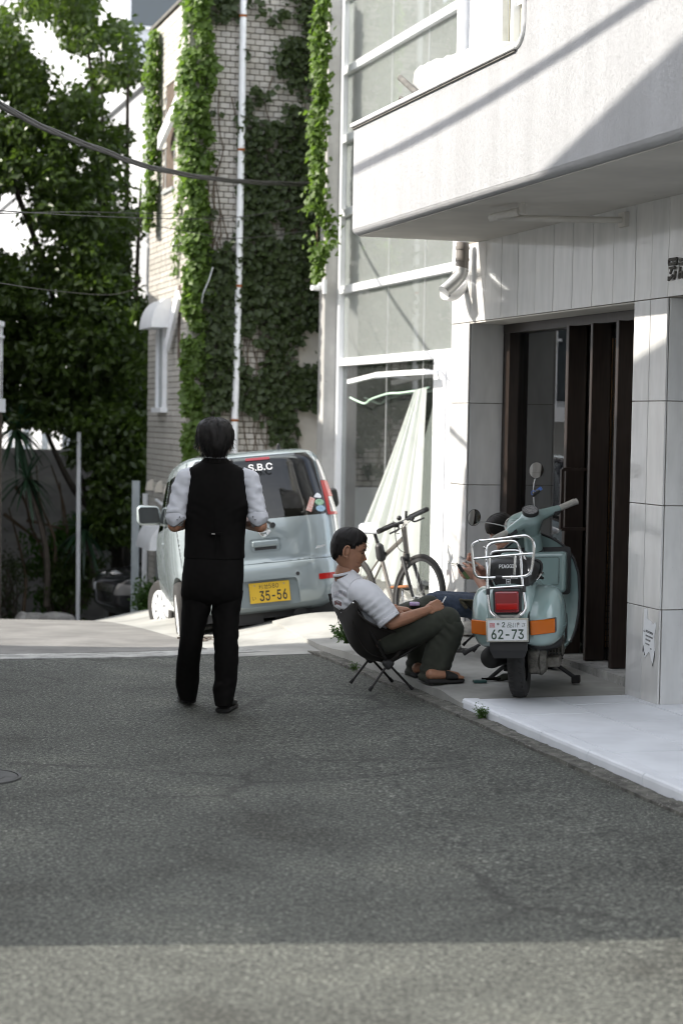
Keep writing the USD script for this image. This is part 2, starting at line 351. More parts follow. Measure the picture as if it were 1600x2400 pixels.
# paved strip: base, kerb stones and slabs that can be told apart
pav = solo('pavement', patch(KT + .10, 3.2, -4.6, S0, lambda t, s, w: ZP - .012 + 0 * t, 8, 12), M_conc_worn, kind='structure')
sl_t = [KT + .105, KT + .56, KT + 1.01, KT + 1.46, KT + 1.91, KT + 2.36]
k = 0
for i in range(5):
    s = S0; row = 0
    off = [.0, .30, .0, .30, 0][i]
    edges = [S0] + [S0 - .6 * j - .6 + off * (1 if j == 0 else 1) for j in range(9)]
    edges = [S0] + [x for x in edges[1:] if x < S0 - .05]
    for a, b_ in zip(edges[:-1], edges[1:]):
        if i >= 2 and b_ < -1.4 and i > 2: continue
        b = Bag(); g = .003; dz = rnd.uniform(-.0012, .0012)
        t0, t1 = sl_t[i] + g, sl_t[i + 1] - g
        c = [W(t0, b_ + g), W(t1, b_ + g), W(t1, a - g), W(t0, a - g)]
        top = np.array(c) + [0, 0, ZP + .003 + dz]; mid = top - [0, 0, .003]; bot = top - [0, 0, .03]
        ctr = top.mean(0); top2 = ctr + (top - ctr) * (1 - .006)
        v = np.vstack([top2, mid, bot]); f = [[0, 1, 2, 3]] + [[q, 4 + q, 4 + (q + 1) % 4, (q + 1) % 4] for q in range(4)] + [[4 + q, 8 + q, 8 + (q + 1) % 4, 4 + (q + 1) % 4] for q in range(4)]
        part(pav, 'paving_slab', b.add(v, f), M_slab, False)
s = S0 + .03
while s > -4.6:
    L = rnd.uniform(.58, .62); a, b_ = s, s - L
    poly = Polygon([(0, -.14), (.098, -.14), (.098, ZP + .004), (.014, ZP + .006), (.004, ZP - .002), (0, ZP - .015)])
    m = prism(poly, L - .005, np.array([TT, [0, 0, 1], UU]), W(KT + .004, b_))
    part(pav, 'kerb_stone', m, M_slab, False)
    s -= L

# drain grate under the car's tail, small manhole on the patio, large manhole at the left edge
gt = thing('drain_grate', 'rusty steel drain grate in the gutter beneath the small blue car', 'drain grate', W(-1.25, 4.62, float(ground_z(*W(-1.25, 4.62)[:2])) + .012), ANG)
M_rust = mat('rusty_steel', (.12, .10, .085), .8, metal=.4, var=.5, vs=18., bump=.4, bs=120.)
b = Bag()
for i in range(26): b.box((-.55 + i * .052, -.13, -.01), (-.55 + i * .052 + .012, .13, .012))
part(gt, 'grate_bars', b, M_rust, False)
b = Bag()
for y in (-.14, -.05, .05, .14): b.box((-.57, y - .008, -.012), (.80, y + .008, .010))
part(gt, 'grate_frame', b, M_rust, False)
def manhole(name, label, cat, px, py, Y, R, z):
    p = at(px, py, Y); t = thing(name, label, cat, (p[0], p[1], z))
    part(t, 'rim', lathe([(R, -.01), (R, .004), (R * .93, .004), (R * .93, -.01)], sides=48), M_iron)
    part(t, 'lid', lathe([(0.001, .002), (R * .5, .002), (R * .5, .0045), (R * .62, .0045), (R * .62, .002), (R * .90, .002), (R * .90, -.01)], sides=48), M_iron)
p_m = at(-50, 1830, 8.72)
manhole('manhole_cover', 'dark cast iron manhole cover with rings at the left edge of the road', 'manhole cover', -50, 1830, 8.72, .20, float(ground_z(p_m[0], p_m[1])) + .006)
pd = at(1073, 1513, 12.9)
manhole('drain_cover', 'small round grey drain lid set in the concrete patio behind the seated man', 'drain cover', 1073, 1513, 12.9, .10, float(z_patio(*[np.array(x) for x in ts(pd)], pd)) + .004)

# ---------------------------------------------------------------- white building with balcony (street coordinates)
M_stucco = mat('white_stucco', (.50, .505, .515), .8, var=.07, vs=1.0, stretch=(5., 5., .5), bump=1., bs=75., bd=.014, spots=(2.6, .74, (.42, .42, .42)))
M_soffit = mat('soffit_paint', (.52, .50, .46), .85, var=.10, vs=2., bump=.5, bs=130., bd=.003, spots=(26., .73, (.16, .15, .13)))
M_coping = mat('coping_paint', (.60, .60, .59), .6, var=.22, vs=9., bump=.3, bs=60.)
M_seal = mat('dark_sealant', (.10, .095, .085), .8, var=.4, vs=14.)
M_tile = [mat(f'stone_tile_{i}', c, .13, var=.09, vs=3., stretch=(3., 3., .7), bump=.06, bs=260., bd=.0006, spec=.55, coat=.25, spots=(95., .69, tuple(x * .72 for x in c))) for i, c in enumerate([(.55, .55, .535), (.525, .525, .515), (.575, .57, .55)])]
M_joint = mat('tile_joint', (.22, .20, .17), .9, var=.3, vs=12.)
M_wood = mat('dark_timber', (.018, .0115, .0085), .38, var=.35, vs=5., stretch=(14., 14., 1.2), bump=.2, bs=30., spec=.5)
M_slat = mat('timber_slat', (.40, .21, .095), .45, var=.2, vs=6.)
M_door = glassmat('door_glass', (.80, .83, .82), 2.0)
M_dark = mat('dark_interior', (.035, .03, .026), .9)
M_pvc = mat('white_pipe', (.72, .73, .74), .35, var=.06, vs=9.)
M_dkpipe = mat('brown_pipe', (.17, .155, .14), .4, var=.15, vs=9.)
M_whitemetal = mat('white_metal', (.74, .75, .76), .35, var=.05, vs=5.)
M_alu = mat('aluminium', (.55, .56, .56), .4, metal=.6, var=.1, vs=12.)

WB = thing_ts('white_building', 'white apartment building with rounded stucco balcony, polished stone tile pillars and dark timber doors', 'building', (0, 0, ZP))
def tiles_on(parent, plane, a_edges, z_edges, at_, name='tile', g=.0025, th=.012, sgn=-1):
    """Stone tiles with open joints. plane 't': on the face t = at_, edges along s; plane 's': on the face s = at_, edges along t."""
    for a, b_ in zip(a_edges[:-1], a_edges[1:]):
        for z0, z1 in zip(z_edges[:-1], z_edges[1:]):
            d0 = at_ + rnd.uniform(-.0008, .0008); d1 = d0 - sgn * th
            lo, hi = (min(d0, d1), a + g, z0 + g), (max(d0, d1), b_ - g, z1 - g)
            if plane == 's': lo, hi = (lo[1], lo[0], lo[2]), (hi[1], hi[0], hi[2])
            m = rbox(lo, hi, .0015, 4)
            part(parent, name, m, rnd.choice(M_tile), False)
ZR = [ZP, .655, 1.26, 1.865, 2.46]
pl = part(WB, 'pillar', Bag().box((.0115, .0115, ZP - .05), (.62, .4185, 2.457)).box((.03, .03, ZP - .08), (.60, .40, ZP)), M_joint, False, label='near tiled pillar carrying a cat-shaped notice')
tiles_on(pl, 't', [0, .215, .43], ZR, 0.)
tiles_on(pl, 's', [.015, .45, .62], ZR, 0.)
tiles_on(pl, 's', [.015, .33, .62], ZR, .43, sgn=1)
ZR2 = [.14, .655, 1.26, 1.865, 2.46]
pl = part(WB, 'pillar', Bag().box((.0115, 3.1815, .1), (.62, 3.5385, 2.457)), M_joint, False, label='far tiled pillar beside the glass building')
tiles_on(pl, 't', [3.17, 3.36, 3.55], ZR2, 0.)
tiles_on(pl, 's', [.015, .275, .60], ZR2, 3.17)
fb = part(WB, 'facade_band', Bag().box((.0115, -4.2, 2.458), (.62, 3.54, 3.05)), M_joint, False)
tiles_on(fb, 't', [-4.2 + .3 * k for k in range(15)] , [2.46, 3.037], 0., 'facade_panel')
tiles_on(fb, 't', [0, .215] + list(np.linspace(.43, 3.17, 10)) + [3.36, 3.55], [2.46, 3.037], 0., 'facade_panel')
part(WB, 'lintel_soffit', Bag().box((.004, .433, 2.450), (.36, 3.168, 2.4575)), M_soffit, False)
# doors: timber posts, glass, handle, blinds, threshold, dark room behind
dr = part(WB, 'door_frame', Bag().box((.27, .43, 2.385), (.40, 3.17, 2.45)).box((.275, 3.05, .17), (.41, 3.168, 2.385)), M_wood, 30)
for s_, w in ((1.89, .045), (1.50, .035), (1.115, .04)):
    part(dr, 'door_post', rbox((.21, s_ - w, .165), (.345, s_, 2.385), .003, 4), M_wood, 30)
part(dr, 'door_post', rbox((.33, 1.505, .165), (.37, 1.62, 2.385), .003, 4), M_wood, 30)
part(dr, 'door_post', rbox((.33, .435, .165), (.37, .50, 2.385), .003, 4), M_wood, 30)
for a, b_ in ((1.895, 3.05), (1.62, 1.84), (1.12, 1.46), (.50, 1.07)):
    part(dr, 'door_pane', Bag().box((.350, a, .17), (.358, b_, 2.385)), M_door, False)
hb = Bag(); hp = [(.19, 1.72, 1.02), (.13, 1.72, 1.02), (.13, 1.72, 1.42), (.19, 1.72, 1.42)]
for a, b_ in zip(hp[:-1], hp[1:]): hb.bar(a, b_, .022, .022, (0, 1, .01))
for z in (1.02, 1.42): hb.bar((.19, 1.72, z), (.35, 1.70, z), .02, .02, (0, 0, 1))
part(dr, 'door_handle', hb, M_wood, False)
bl = part(WB, 'timber_blind', Bag().box((.43, .46, 2.30), (.50, 1.95, 2.36)), M_wood, False)
zz_ = .24
while zz_ < 2.29:
    R = rotm((0, 1, 0), 58)
    part(bl, 'slat', Bag().box((-.024, .46, -.0015), (.024, 1.95, .0015), R, (.465, 0, zz_)), M_slat, False)
    zz_ += .041
for s_ in (.62, 1.25): part(bl, 'ladder_cord', Bag().tube([(.438, s_, .2), (.438, s_, 2.3)], .0015, 5), M_slat)
part(WB, 'threshold', Bag().box((.13, .432, ZP - .02), (.62, 3.168, .162)), M_conc_worn, False)
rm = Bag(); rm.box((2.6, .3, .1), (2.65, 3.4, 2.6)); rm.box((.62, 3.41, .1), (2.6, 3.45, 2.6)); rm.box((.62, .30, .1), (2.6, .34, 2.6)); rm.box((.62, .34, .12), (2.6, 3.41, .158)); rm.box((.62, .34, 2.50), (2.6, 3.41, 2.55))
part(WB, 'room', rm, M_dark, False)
# balcony: rounded stucco parapet with wall rising at its near end, soffit, coping
pts = [(-4.2, 3.08), (3.03, 3.08), (3.03, 3.80), (.0, 3.80)] + [(-.10 + .11 - .11 * math.sin(a), 3.91 - .11 * math.cos(a)) for a in np.linspace(0, math.pi / 2, 7)] + [(-.10, 7.6), (-4.2, 7.6)]
wall = M3(prism(Polygon(pts), .14, np.array([[0, 1, 0], [0, 0, 1], [1, 0, 0]]), (-.96, 0, 0)))
r = .05
low = [(-.96, 3.09), (-.96, 3.04 + r)] + [(-.96 + r - r * math.cos(a), 3.04 + r - r * math.sin(a)) for a in np.linspace(.2, math.pi / 2, 6)] + [(-.008, 3.04), (-.008, 3.20), (-.83, 3.20), (-.83, 3.09)]
slab = M3(prism(Polygon(low), 7.23, np.array([[1, 0, 0], [0, 0, 1], [0, 1, 0]]), (0, -4.2, 0)))
endw = m3.Manifold.cube((.83, .12, .72)).translate((-.85, 2.91, 3.08))
bal = wall + slab + endw
bm = T3(bal.refine_to_length(.22))
part(WB, 'balcony', bm, M_stucco, 40)
part(WB, 'soffit', Bag().box((-.915, -4.18, 3.034), (-.0, 3.02, 3.0385)), M_soffit, False)
part(WB, 'coping', rbox((-.985, .0, 3.80), (-.80, 3.055, 3.832), .008, 6), M_coping, 40)
cp = Bag().box((-.972, .02, 3.788), (-.958, 3.03, 3.8))
part(WB, 'coping_seal', cp, M_seal, False)
arc = [(-.965, .012 - .11 * math.sin(a), 3.925 - .11 * math.cos(a)) for a in np.linspace(0, math.pi / 2, 8)]
part(WB, 'opening_trim', Bag().tube([(-.965, .06, 3.812)] + arc + [(-.965, -.098, 7.5)], .014, 8), M_coping)
part(WB, 'upper_wall', Bag().box((.0, 2.74, 3.2), (.16, 3.30, 7.6)).box((.0, -.1, 3.2), (.16, 1.2, 7.6)).box((.02, 1.2, 3.2), (.15, 2.74, 3.3)).box((.0, -13, 3.2), (4.5, -.1, 7.6)).box((.3, -13, -.2), (4.5, -4.25, 3.2)).box((.16, 3.2, 3.05), (4.5, 3.299, 7.6)).box((.63, 3.45, -.2), (4.5, 3.54, 3.05)), M_stucco, False)
wf = Bag()
for s_, w in ((2.70, .05), (2.63, .03), (2.42, .05), (2.05, .04), (1.7, .04)): wf.box((-.03, s_ - w, 3.3), (.06, s_, 6.4))
wn = part(WB, 'balcony_window', wf, M_whitemetal, False)
part(wn, 'pane', Bag().box((.02, 1.25, 3.3), (.026, 2.58, 6.4)), glassmat('frosted_pane', (.75, .74, .62), 1.6, .08, haze=(.55, (.62, .60, .47))), False)
mb = Bag()
for z in (3.9, 4.25, 4.6, 4.95): mb.box((-.006, 1.72, z), (.018, 2.36, z + .025))
for s_ in (2.2, 1.88): mb.box((-.008, s_, 3.3), (.019, s_ + .022, 6.4))
part(wn, 'glazing_bar', mb, M_coping, False)
part(WB, 'latch_rail', Bag().box((-.045, 2.535, 3.3), (-.005, 2.575, 6.2)), M_alu, False)
# pipes
p_ = [(-.02, 3.37, 2.9), (-.02, 3.37, 7.6)]
pw = part(WB, 'downpipe', Bag().tube(p_, .047, 16), M_pvc, 40, label='white downpipe above the balcony')
part(pw, 'pipe_clamp', Bag().tube([(-.02, 3.37, 4.16), (-.02, 3.37, 4.20)], .053, 16).box((-.03, 3.27, 4.165), (-.01, 3.37, 4.195)), M_alu, 30)
dp = part(WB, 'downpipe', Bag().tube([(-.085, 3.12, 3.036), (-.085, 3.12, 2.83)] + [(-.085 - .03 * k, 3.12 + .006 * k, 2.83 - .045 * k) for k in (1, 2)], .047, 18), M_dkpipe, 40, label='brown pipe elbow coming out of the balcony soffit')
for z in (2.985, 2.90): part(dp, 'pipe_ring', Bag().tube([(-.085, 3.12, z), (-.085, 3.12, z + .022)], .0515, 18), M_dkpipe, 30)
part(dp, 'elbow', Bag().tube(catmull([(-.085, 3.12, 2.85), (-.10, 3.12, 2.795), (-.155, 3.11, 2.735), (-.235, 3.09, 2.67)], 5), .049, 18), M_alu, 40)
part(dp, 'outlet_pipe', Bag().tube(catmull([(-.22, 3.10, 2.655), (-.12, 3.2, 2.66), (-.03, 3.26, 2.72), (.05, 3.3, 2.75)], 5), .045, 18), M_pvc, 40)
lamp = part(WB, 'soffit_pipe', Bag().tube([(-.76, .80, 2.955), (-.02, .575, 2.955)], .019, 14), M_soffit, 40)
part(lamp, 'pipe_stub', Bag().tube([(-.77, .84, 2.955), (-.66, .66, 2.985)], .024, 14), M_soffit, 40)
part(lamp, 'bracket', Bag().box((-.03, .53, 2.915), (-.001, .62, 3.0)), M_soffit, 30)
part(lamp, 'hanger', Bag().tube([(-.64, .66, 2.97), (-.64, .66, 3.034)], .024, 12), M_soffit, 30)
# letters of dark steel on the facade band above the near pillar: the part of the building's sign that is in view
def stroke_bag(strokes, o, su, sv, d=.012):
    b = Bag()
    for x0, y0, x1, y1, w in strokes:
        a = np.array([0, -x0 * su, y0 * sv]) + o; c = np.array([0, -x1 * su, y1 * sv]) + o
        b.bar(a, c, w, d, (1, 0, 0))
    return b
sg = thing_ts('wall_sign', 'dark steel lettering on the tiled facade at the right edge of the photo', 'sign', (-.02, -.06, 2.55))
part(sg, 'letter', stroke_bag([(0, .95, .055, .95, .016), (0, .80, .055, .80, .016), (.0, .95, .0, .8, .012), (.055, .95, .055, .8, .012), (.005, .68, .045, .68, .014), (.025, .68, .01, .5, .012), (.0, .42, .0, .28, .012), (.03, .45, .0, .3, .010), (.05, .55, .04, .3, .010)], np.array([-.014, -.035, 2.50]), 1.7, .18), M_seal, False)
part(sg, 'letter', stroke_bag([(0, .88, .06, .88, .016), (.0, .75, .06, .75, .016), (.005, .68, .0, .3, .014), (.0, .50, .05, .50, .012), (.05, .5, .045, .3, .012), (.02, .5, .02, .3, .010)], np.array([-.014, -.165, 2.50]), 1.7, .18), M_seal, False)
# cat-shaped notice on the near pillar
nt = thing_ts('pillar_notice', 'white cat-shaped paper notice with small dark lettering stuck low on the near tiled pillar', 'notice', (-.004, .11, .36))
M_paper = mat('white_paper', (.74, .75, .76), .55); M_ink = mat('black_ink', (.02, .02, .022), .6)
shape = Polygon([(0.005, .19), (.012, .30), (.04, .305), (.047, .245), (.075, .24), (.10, .235), (.122, .215), (.150, .235), (.156, .22), (.138, .15), (.15, .06), (.135, .0), (.118, .012), (.095, .055), (.075, .062), (.045, .035), (.03, .022), (.018, .035), (.004, .07), (0, .13)]).buffer(.004)
Bn = np.array([[0, -1, 0], [0, 0, 1], [-1, 0, 0]])
part(nt, 'paper', prism(shape, .0015, Bn, (-.0012, .198, .34)), M_paper, False)
b = Bag()
for i, (z, n_, h) in enumerate(((.170, 9, .013), (.145, 9, .010), (.122, 6, .010), (.098, 5, .009), (.074, 2, .008))):
    for k in range(n_):
        x0 = .035 + k * .0105 + (.06 if i == 4 else 0)
        for q in range(2): b.box((-.0036, .198 - x0 - .0082, .34 + z + q * h * .55 - .0010 * k), (-.0028, .198 - x0, .34 + z + q * h * .55 + h * .26 - .0010 * k))
        b.box((-.0036, .198 - x0 - .005, .34 + z - .001 * k), (-.0028, .198 - x0 - .0025, .34 + z + h - .001 * k))
part(nt, 'lettering', b, M_ink, False)
b = Bag()
for poly in ([(0, .055), (.006, .085), (.014, .06), (.006, .045)], [(.022, .033), (.026, .05), (.03, .03)], [(.139, .0), (.155, .07), (.152, .035), (.146, .02)], [(.13, -.015), (.138, .0), (.136, -.02)], [(.008, .175), (.012, .178), (.011, .17)], [(.02, .172), (.024, .174), (.023, .168)]):
    b.add(prism(Polygon(poly).buffer(.0015), .0009, Bn, (-.0028, .198, .34)))
part(nt, 'black_marks', b, M_ink, False)

# covered barbecue on the balcony
M_tarp = mat('grey_tarp', (.34, .33, .305), .6, var=.12, vs=5., bump=.5, bs=18., bd=.012, sheen=.2)
tp = thing_ts('covered_bench', 'long object under a pale grey tarpaulin standing on the balcony behind the parapet', 'covered object', (-.5, 1.7, 3.2))
ss = np.linspace(.80, 2.46, 40); prof = []
g = []
for s_ in ss:
    u = (s_ - .8) / 1.66; h = 4.02 + .135 * u ** .8 - .30 * max(0, (.10 - u) / .10) ** 2 - .10 * max(0, (u - .97) / .03) ** 2
    row = []
    for q in np.linspace(0, 1, 26):
        a = q * 4
        if a < 1.5: t, z = -.76 + .03 * a / 1.5, 3.2 + (h - 3.2) * a / 1.5
        elif a < 2.5: t, z = -.73 + .42 * (a - 1.5), h + .012 * math.sin((a - 1.5) * math.pi)
        else: t, z = -.31 + .03 * (a - 2.5) / 1.5, h - (h - 3.2) * (a - 2.5) / 1.5
        row.append((t + .012 * math.sin(s_ * 17 + z * 9), s_ + (.02 * (z - 4)) * (1 if u > .5 else -1), z + .006 * math.sin(s_ * 31)))
    g.append(row)
tm = sheet(np.array(g), .006); tb = Bag().add(tm)
gg = np.array(g)
for e_ in (gg[0], gg[-1]):
    c = e_.mean(0); c[2] = 3.6; k = len(e_); i = np.arange(k - 1)
    tb.add(np.vstack([e_, c]), np.stack([i, i + 1, np.full(k - 1, k)], 1))
part(tp, 'tarpaulin', tb, M_tarp, 40)
part(tp, 'pole', Bag().tube([(-.80, 2.50, 4.075), (-.80, 2.05, 3.87)], .022, 10), M_seal, 40)
part(tp, 'strap', Bag().tube(catmull([(-.79, 2.53, 3.93), (-.82, 2.42, 3.93), (-.81, 2.28, 3.85), (-.81, 2.2, 3.80)], 4), .009, 6).box((-.84, 2.12, 3.83), (-.79, 2.24, 3.91)), M_seal, 40)

# ---------------------------------------------------------------- glass building
GT = 1.33
M_pane = glassmat('facade_glass', (.62, .68, .65), 2.3, haze=(.018, (.72, .76, .74)))
M_pane_hazy = glassmat('facade_glass_dusty', (.72, .78, .75), 2.3, haze=(.17, (.72, .76, .73)))
M_colm = mat('grey_concrete', (.36, .355, .34), .85, var=.14, vs=3., bump=.3, bs=60., spots=(17., .68, (.22, .21, .2)))
GB = thing_ts('glass_building', 'glass-fronted building with white horizontal mullions standing between the tiled pillar and the ivy wall', 'building', (GT, 8.6, 0))
part(GB, 'column', Bag().box((1.13, 10.75, -.6), (1.325, 10.98, 7.6)), M_colm, False, label='grey concrete column at the far end of the glass front')
part(GB, 'corner_frame', Bag().box((1.275, 10.66, -.3), (1.335, 10.745, 7.6)), M_whitemetal, False)
zm = [.05, 2.38, 3.20, 4.07, 4.90, 5.67, 6.5]
for z in zm[1:]: part(GB, 'mullion', rbox((GT - .06, 6.3, z - .042), (GT + .02, 10.655, z + .042), .004, 4), M_whitemetal, 30)
sv = [10.65, 9.07, 7.92, 6.3]
for i, (z0, z1) in enumerate(zip(zm[:-1], zm[1:])):
    for a, b_ in zip(sv[1:], sv[:-1]):
        part(GB, 'pane', Bag().box((GT + .001, a + .006, z0 + .042), (GT + .009, b_ - .006, z1 - .042)), M_pane if i == 0 else M_pane_hazy, False)
for a in sv[1:3]: part(GB, 'glazing_joint', Bag().box((GT - .004, a - .006, .0), (GT + .02, a + .006, 7.5)), M_alu, False)
part(GB, 'door_post', rbox((GT - .10, 7.02, .0), (GT - .012, 7.34, 2.33), .006, 4), M_whitemetal, 30)
part(GB, 'door_post', rbox((GT - .085, 6.55, .0), (GT - .012, 7.00, 2.33), .006, 4), M_whitemetal, 30)
part(GB, 'canopy_rail', Bag().bar((GT - .25, 7.1, 2.20), (GT - .25, 8.6, 2.20), .05, .05).bar((GT - .25, 8.6, 2.20), (GT - .25, 9.6, 2.14), .05, .045).bar((GT - .25, 7.2, 2.20), (GT, 7.2, 2.2), .04, .04).bar((GT - .25, 9.0, 2.175), (GT, 9.0, 2.2), .03, .03), M_whitemetal, 30)
part(GB, 'structure', Bag().box((GT + .1, 10.99, -.6), (5.5, 11.36, 7.6)).box((5.4, 6.1, -.6), (5.5, 10.99, 7.6)).box((GT + .03, 5.9, -.3), (5.5, 6.25, 7.6)).box((GT + .03, 6.25, 7.3), (5.4, 10.99, 7.5)), M_stucco, False)
part(GB, 'floor', Bag().box((GT + .03, 6.25, -.3), (5.4, 10.99, .03)).box((GT + .35, 6.25, 2.62), (5.4, 10.99, 2.85)).box((GT + .35, 6.25, 5.2), (5.4, 10.99, 5.45)), M_colm, False)
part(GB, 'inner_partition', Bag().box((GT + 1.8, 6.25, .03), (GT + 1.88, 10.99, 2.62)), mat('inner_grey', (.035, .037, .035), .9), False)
cg = [[(GT + .32 + .03 * math.sin(s_ * 26), s_, z) for z in (2.86, 7.28)] for s_ in np.linspace(6.3, 10.9, 160)]
part(GB, 'curtain', sheet(np.array(cg)), mat('pale_curtain', (.70, .72, .70), .9, var=.05, vs=3.), True)
rope = thing_ts('green_rope', 'pale green rope strung wavily across the glass front above the net', 'rope', (1.26, 8.8, 1.9))
rp = [at(798, 931, 20.7), at(816, 938, 20.5), at(842, 945, 20.2), at(870, 935, 20.0), at(918, 923, 19.5), at(955, 921, 19.1), at(1000, 915, 18.6), at(1028, 908, 18.3)]
rp = [np.array([1.245, 0, 0]) + np.array([0, ts(p)[1], p[2]]) for p in rp]
part(rope, 'rope', Bag().tube(catmull(rp, 8), .011, 8), mat('green_rope', (.42, .58, .46), .7), True)
net = thing_ts('garden_net', 'thin pale net hanging in folds from the green rope in front of the glass', 'net', (1.26, 8.0, .1))
gn = []
for u in np.linspace(0, 1, 46):
    top = rp[-1] * (1 - u) + rp[-2] * u * 1.0 if u < 1 else rp[-2]
    row = []
    for v in np.linspace(0, 1, 16):
        s_ = (top[1]) + v * v * .3 * u + v * u * 1.65
        row.append((1.215 - .10 * v + (.012 + .022 * v) * (math.sin(u * 44 + 1.2 * v) + .8 * math.sin(u * 71 + 2.)), s_, top[2] * (1 - v) + .08 * v))
    gn.append(row)
nodes_net = {'w': ('wave_texture', {'scale': 30., 'distortion': .5}), 'g': ('geometry', {}), 'd': ('principled_bsdf', {'base_color': (.62, .64, .62), 'roughness': .8}), 'tr': ('translucent_bsdf', {'color': (.62, .7, .65)}), 'm0': ('mix_closure', {'fac': .45}), 't': ('transparent_bsdf', {}), 'm': ('mix_closure', {'fac': .92})}
M_net = usdkit.material(stage, LK + 'pale_net', nodes_net, [('d.BSDF', 'm0.closure1'), ('tr.BSDF', 'm0.closure2'), ('t.BSDF', 'm.closure1'), ('m0.closure', 'm.closure2')], surface='m.closure')
part(net, 'net', sheet(np.array(gn)), M_net, True)

# ---------------------------------------------------------------- ivy-covered tiled building
IT, IS = -.32, 11.40
M_brick = [mat(f'wall_tile_{i}', c, .55, var=.12, vs=9., bump=.25, bs=80., bd=.001) for i, c in enumerate([(.42, .395, .35), (.38, .355, .31), (.45, .425, .385)])]
M_mortar = mat('dark_mortar', (.085, .062, .045), .95, var=.3, vs=10.)
M_render = mat('cream_render', (.55, .51, .44), .9, var=.12, vs=3., bump=.3, bs=50., spots=(9., .68, (.34, .30, .25)))
M_plinth = mat('painted_plinth', (.66, .68, .66), .75, var=.10, vs=3.5, bump=.4, bs=30., bd=.004, spots=(6., .72, (.40, .40, .36)))
M_lapt = [mat(f'long_tile_{i}', c, .5, var=.10, vs=7., bump=.2, bs=70.) for i, c in enumerate([(.43, .41, .365), (.40, .38, .34), (.455, .43, .39)])]
M_rustband = mat('rusted_clamp', (.30, .10, .03), .85, var=.4, vs=25.)
IB = thing_ts('ivy_building', 'narrow tiled building half covered with ivy, a white drainpipe running down its front', 'building', (IT, IS, -1.1))
wl = part(IB, 'wall', Bag().box((IT + .012, IS + .012, -1.3), (GT - .01, 13.75, 6.6)).box((IT + .25, IS + .012, 6.6), (GT - .01, 13.0, 7.6)), M_mortar, False)
part(IB, 'render', Bag().box((1.012, IS, .95), (GT - .012, IS + .012, 7.6)), M_render, False)
part(IB, 'plinth', Bag().box((IT - .02, IS - .035, -1.3), (GT - .012, IS + .011, .93)), M_plinth, False)
cand = []
row = 0; z = .945
while z < 7.5:
    x = IT - (.058 if row % 2 else 0)
    while x < 1.01:
        a, b_ = max(x, IT), min(x + .107, 1.006)
        if b_ - a > .02 and (z < 6.52 or a > IT + .25): cand.append((a, b_, z))
        x += .116
    z += .068; row += 1
def brick_at(a, b_, z):
    d = rnd.uniform(0, .003)
    f = Bag(); c = .003
    o = np.array([[a, IS - d + c, z], [b_, IS - d + c, z], [b_, IS - d + c, z + .058], [a, IS - d + c, z + .058]])
    ctr = o.mean(0); fr = ctr + (o - ctr) * [1 - 2 * c / .1, 1, 1 - 2 * c / .058]; fr[:, 1] = IS - d
    bk = o.copy(); bk[:, 1] = IS + .0125
    f.add(np.vstack([fr, o, bk]), [[0, 1, 2, 3]] + [[4 + q, 4 + (q + 1) % 4, (q + 1) % 4, q] for q in range(4)] + [[8 + q, 8 + (q + 1) % 4, 4 + (q + 1) % 4, 4 + q] for q in range(4)])
    return f
cand.sort(key=lambda c: abs(c[0] - .25) / .55 + (abs(c[2] - 5.4) / 1.6 if c[2] > 1.8 else abs(c[2] - 1.2) / .5))
for c in cand[:290]: part(wl, 'wall_tile', brick_at(*c), rnd.choice(M_brick), False)
b = Bag()
for c in cand[290:]:
    q = brick_at(*c); b.add(q.v[0], q.f[0])
part(wl, 'wall_tiles', b, M_brick[0], False, kind='stuff')
# side wall: long tile courses, windows with hoods
z = -.98
while z < 6.56:
    b, b2 = Bag(), Bag(); off = rnd.uniform(0, .2); s_ = IS + .002 - off
    while s_ < 13.75:
        a, b_ = max(s_, IS + .002), min(s_ + .222, 13.75)
        if b_ - a > .03:
            d = rnd.uniform(0, .003)
            for lo, hi in ([(a, b_)] if not (12.28 < (a + b_) / 2 < 12.86 and 4.46 < z < 5.69) else []): (b2 if lo > 12.8 and 4.4 < z < 5.75 else b).box((IT - d, lo, z), (IT + .0125, hi - .005, z + .060))
        s_ += .228
    for q in (b, b2):
        if q.v: part(wl, 'tile_course', q, rnd.choice(M_lapt), False)
    z += .068
part(IB, 'roof_edge', Bag().box((IT - .03, IS - .02, 6.585), (IT + .24, 13.78, 6.625)), M_seal, False)
M_frame = mat('grey_frame', (.33, .35, .35), .45, var=.1, vs=8.); M_winglass = glassmat('window_glass', (.5, .55, .55), 1.7)
w1 = part(IB, 'window', Bag().box((IT + .005, 12.30, 4.50), (IT + .10, 12.33, 5.67)).box((IT + .005, 12.82, 4.5), (IT + .1, 12.85, 5.67)).box((IT - .03, 12.26, 4.44), (IT + .1, 12.88, 4.48)), M_frame, False)
part(w1, 'pane', Bag().box((IT + .013, 12.33, 4.5), (IT + .016, 12.82, 5.67)), M_frame, False)
part(w1, 'open_sash', Bag().bar(ts(at(416, 240, 22.0)) + (at(416, 240, 22.0)[2],), ts(at(374, 334, 22.6)) + (at(374, 334, 22.6)[2],), .05, .22, (0, 1, .2)), M_whitemetal, False)
def hood(s0, s1, z0, rt, rz, m):
    poly = Polygon([(0, 0)] + [(-rt * math.cos(a), rz * math.sin(a)) for a in np.linspace(0, math.pi / 2, 12)])
    return prism(poly, s1 - s0, np.array([[1, 0, 0], [0, 0, 1], [0, 1, 0]]), (IT, s0, z0))
w2 = part(IB, 'window', Bag().box((IT - .05, 12.55, 1.84), (IT + .01, 12.62, 2.80)).box((IT - .05, 12.95, 1.84), (IT + .01, 13.02, 2.8)).box((IT - .09, 12.50, 1.78), (IT + .01, 13.06, 1.84)), M_whitemetal, False)
part(w2, 'pane', Bag().box((IT - .02, 12.62, 1.84), (IT - .012, 12.95, 2.8)), M_frame, False)
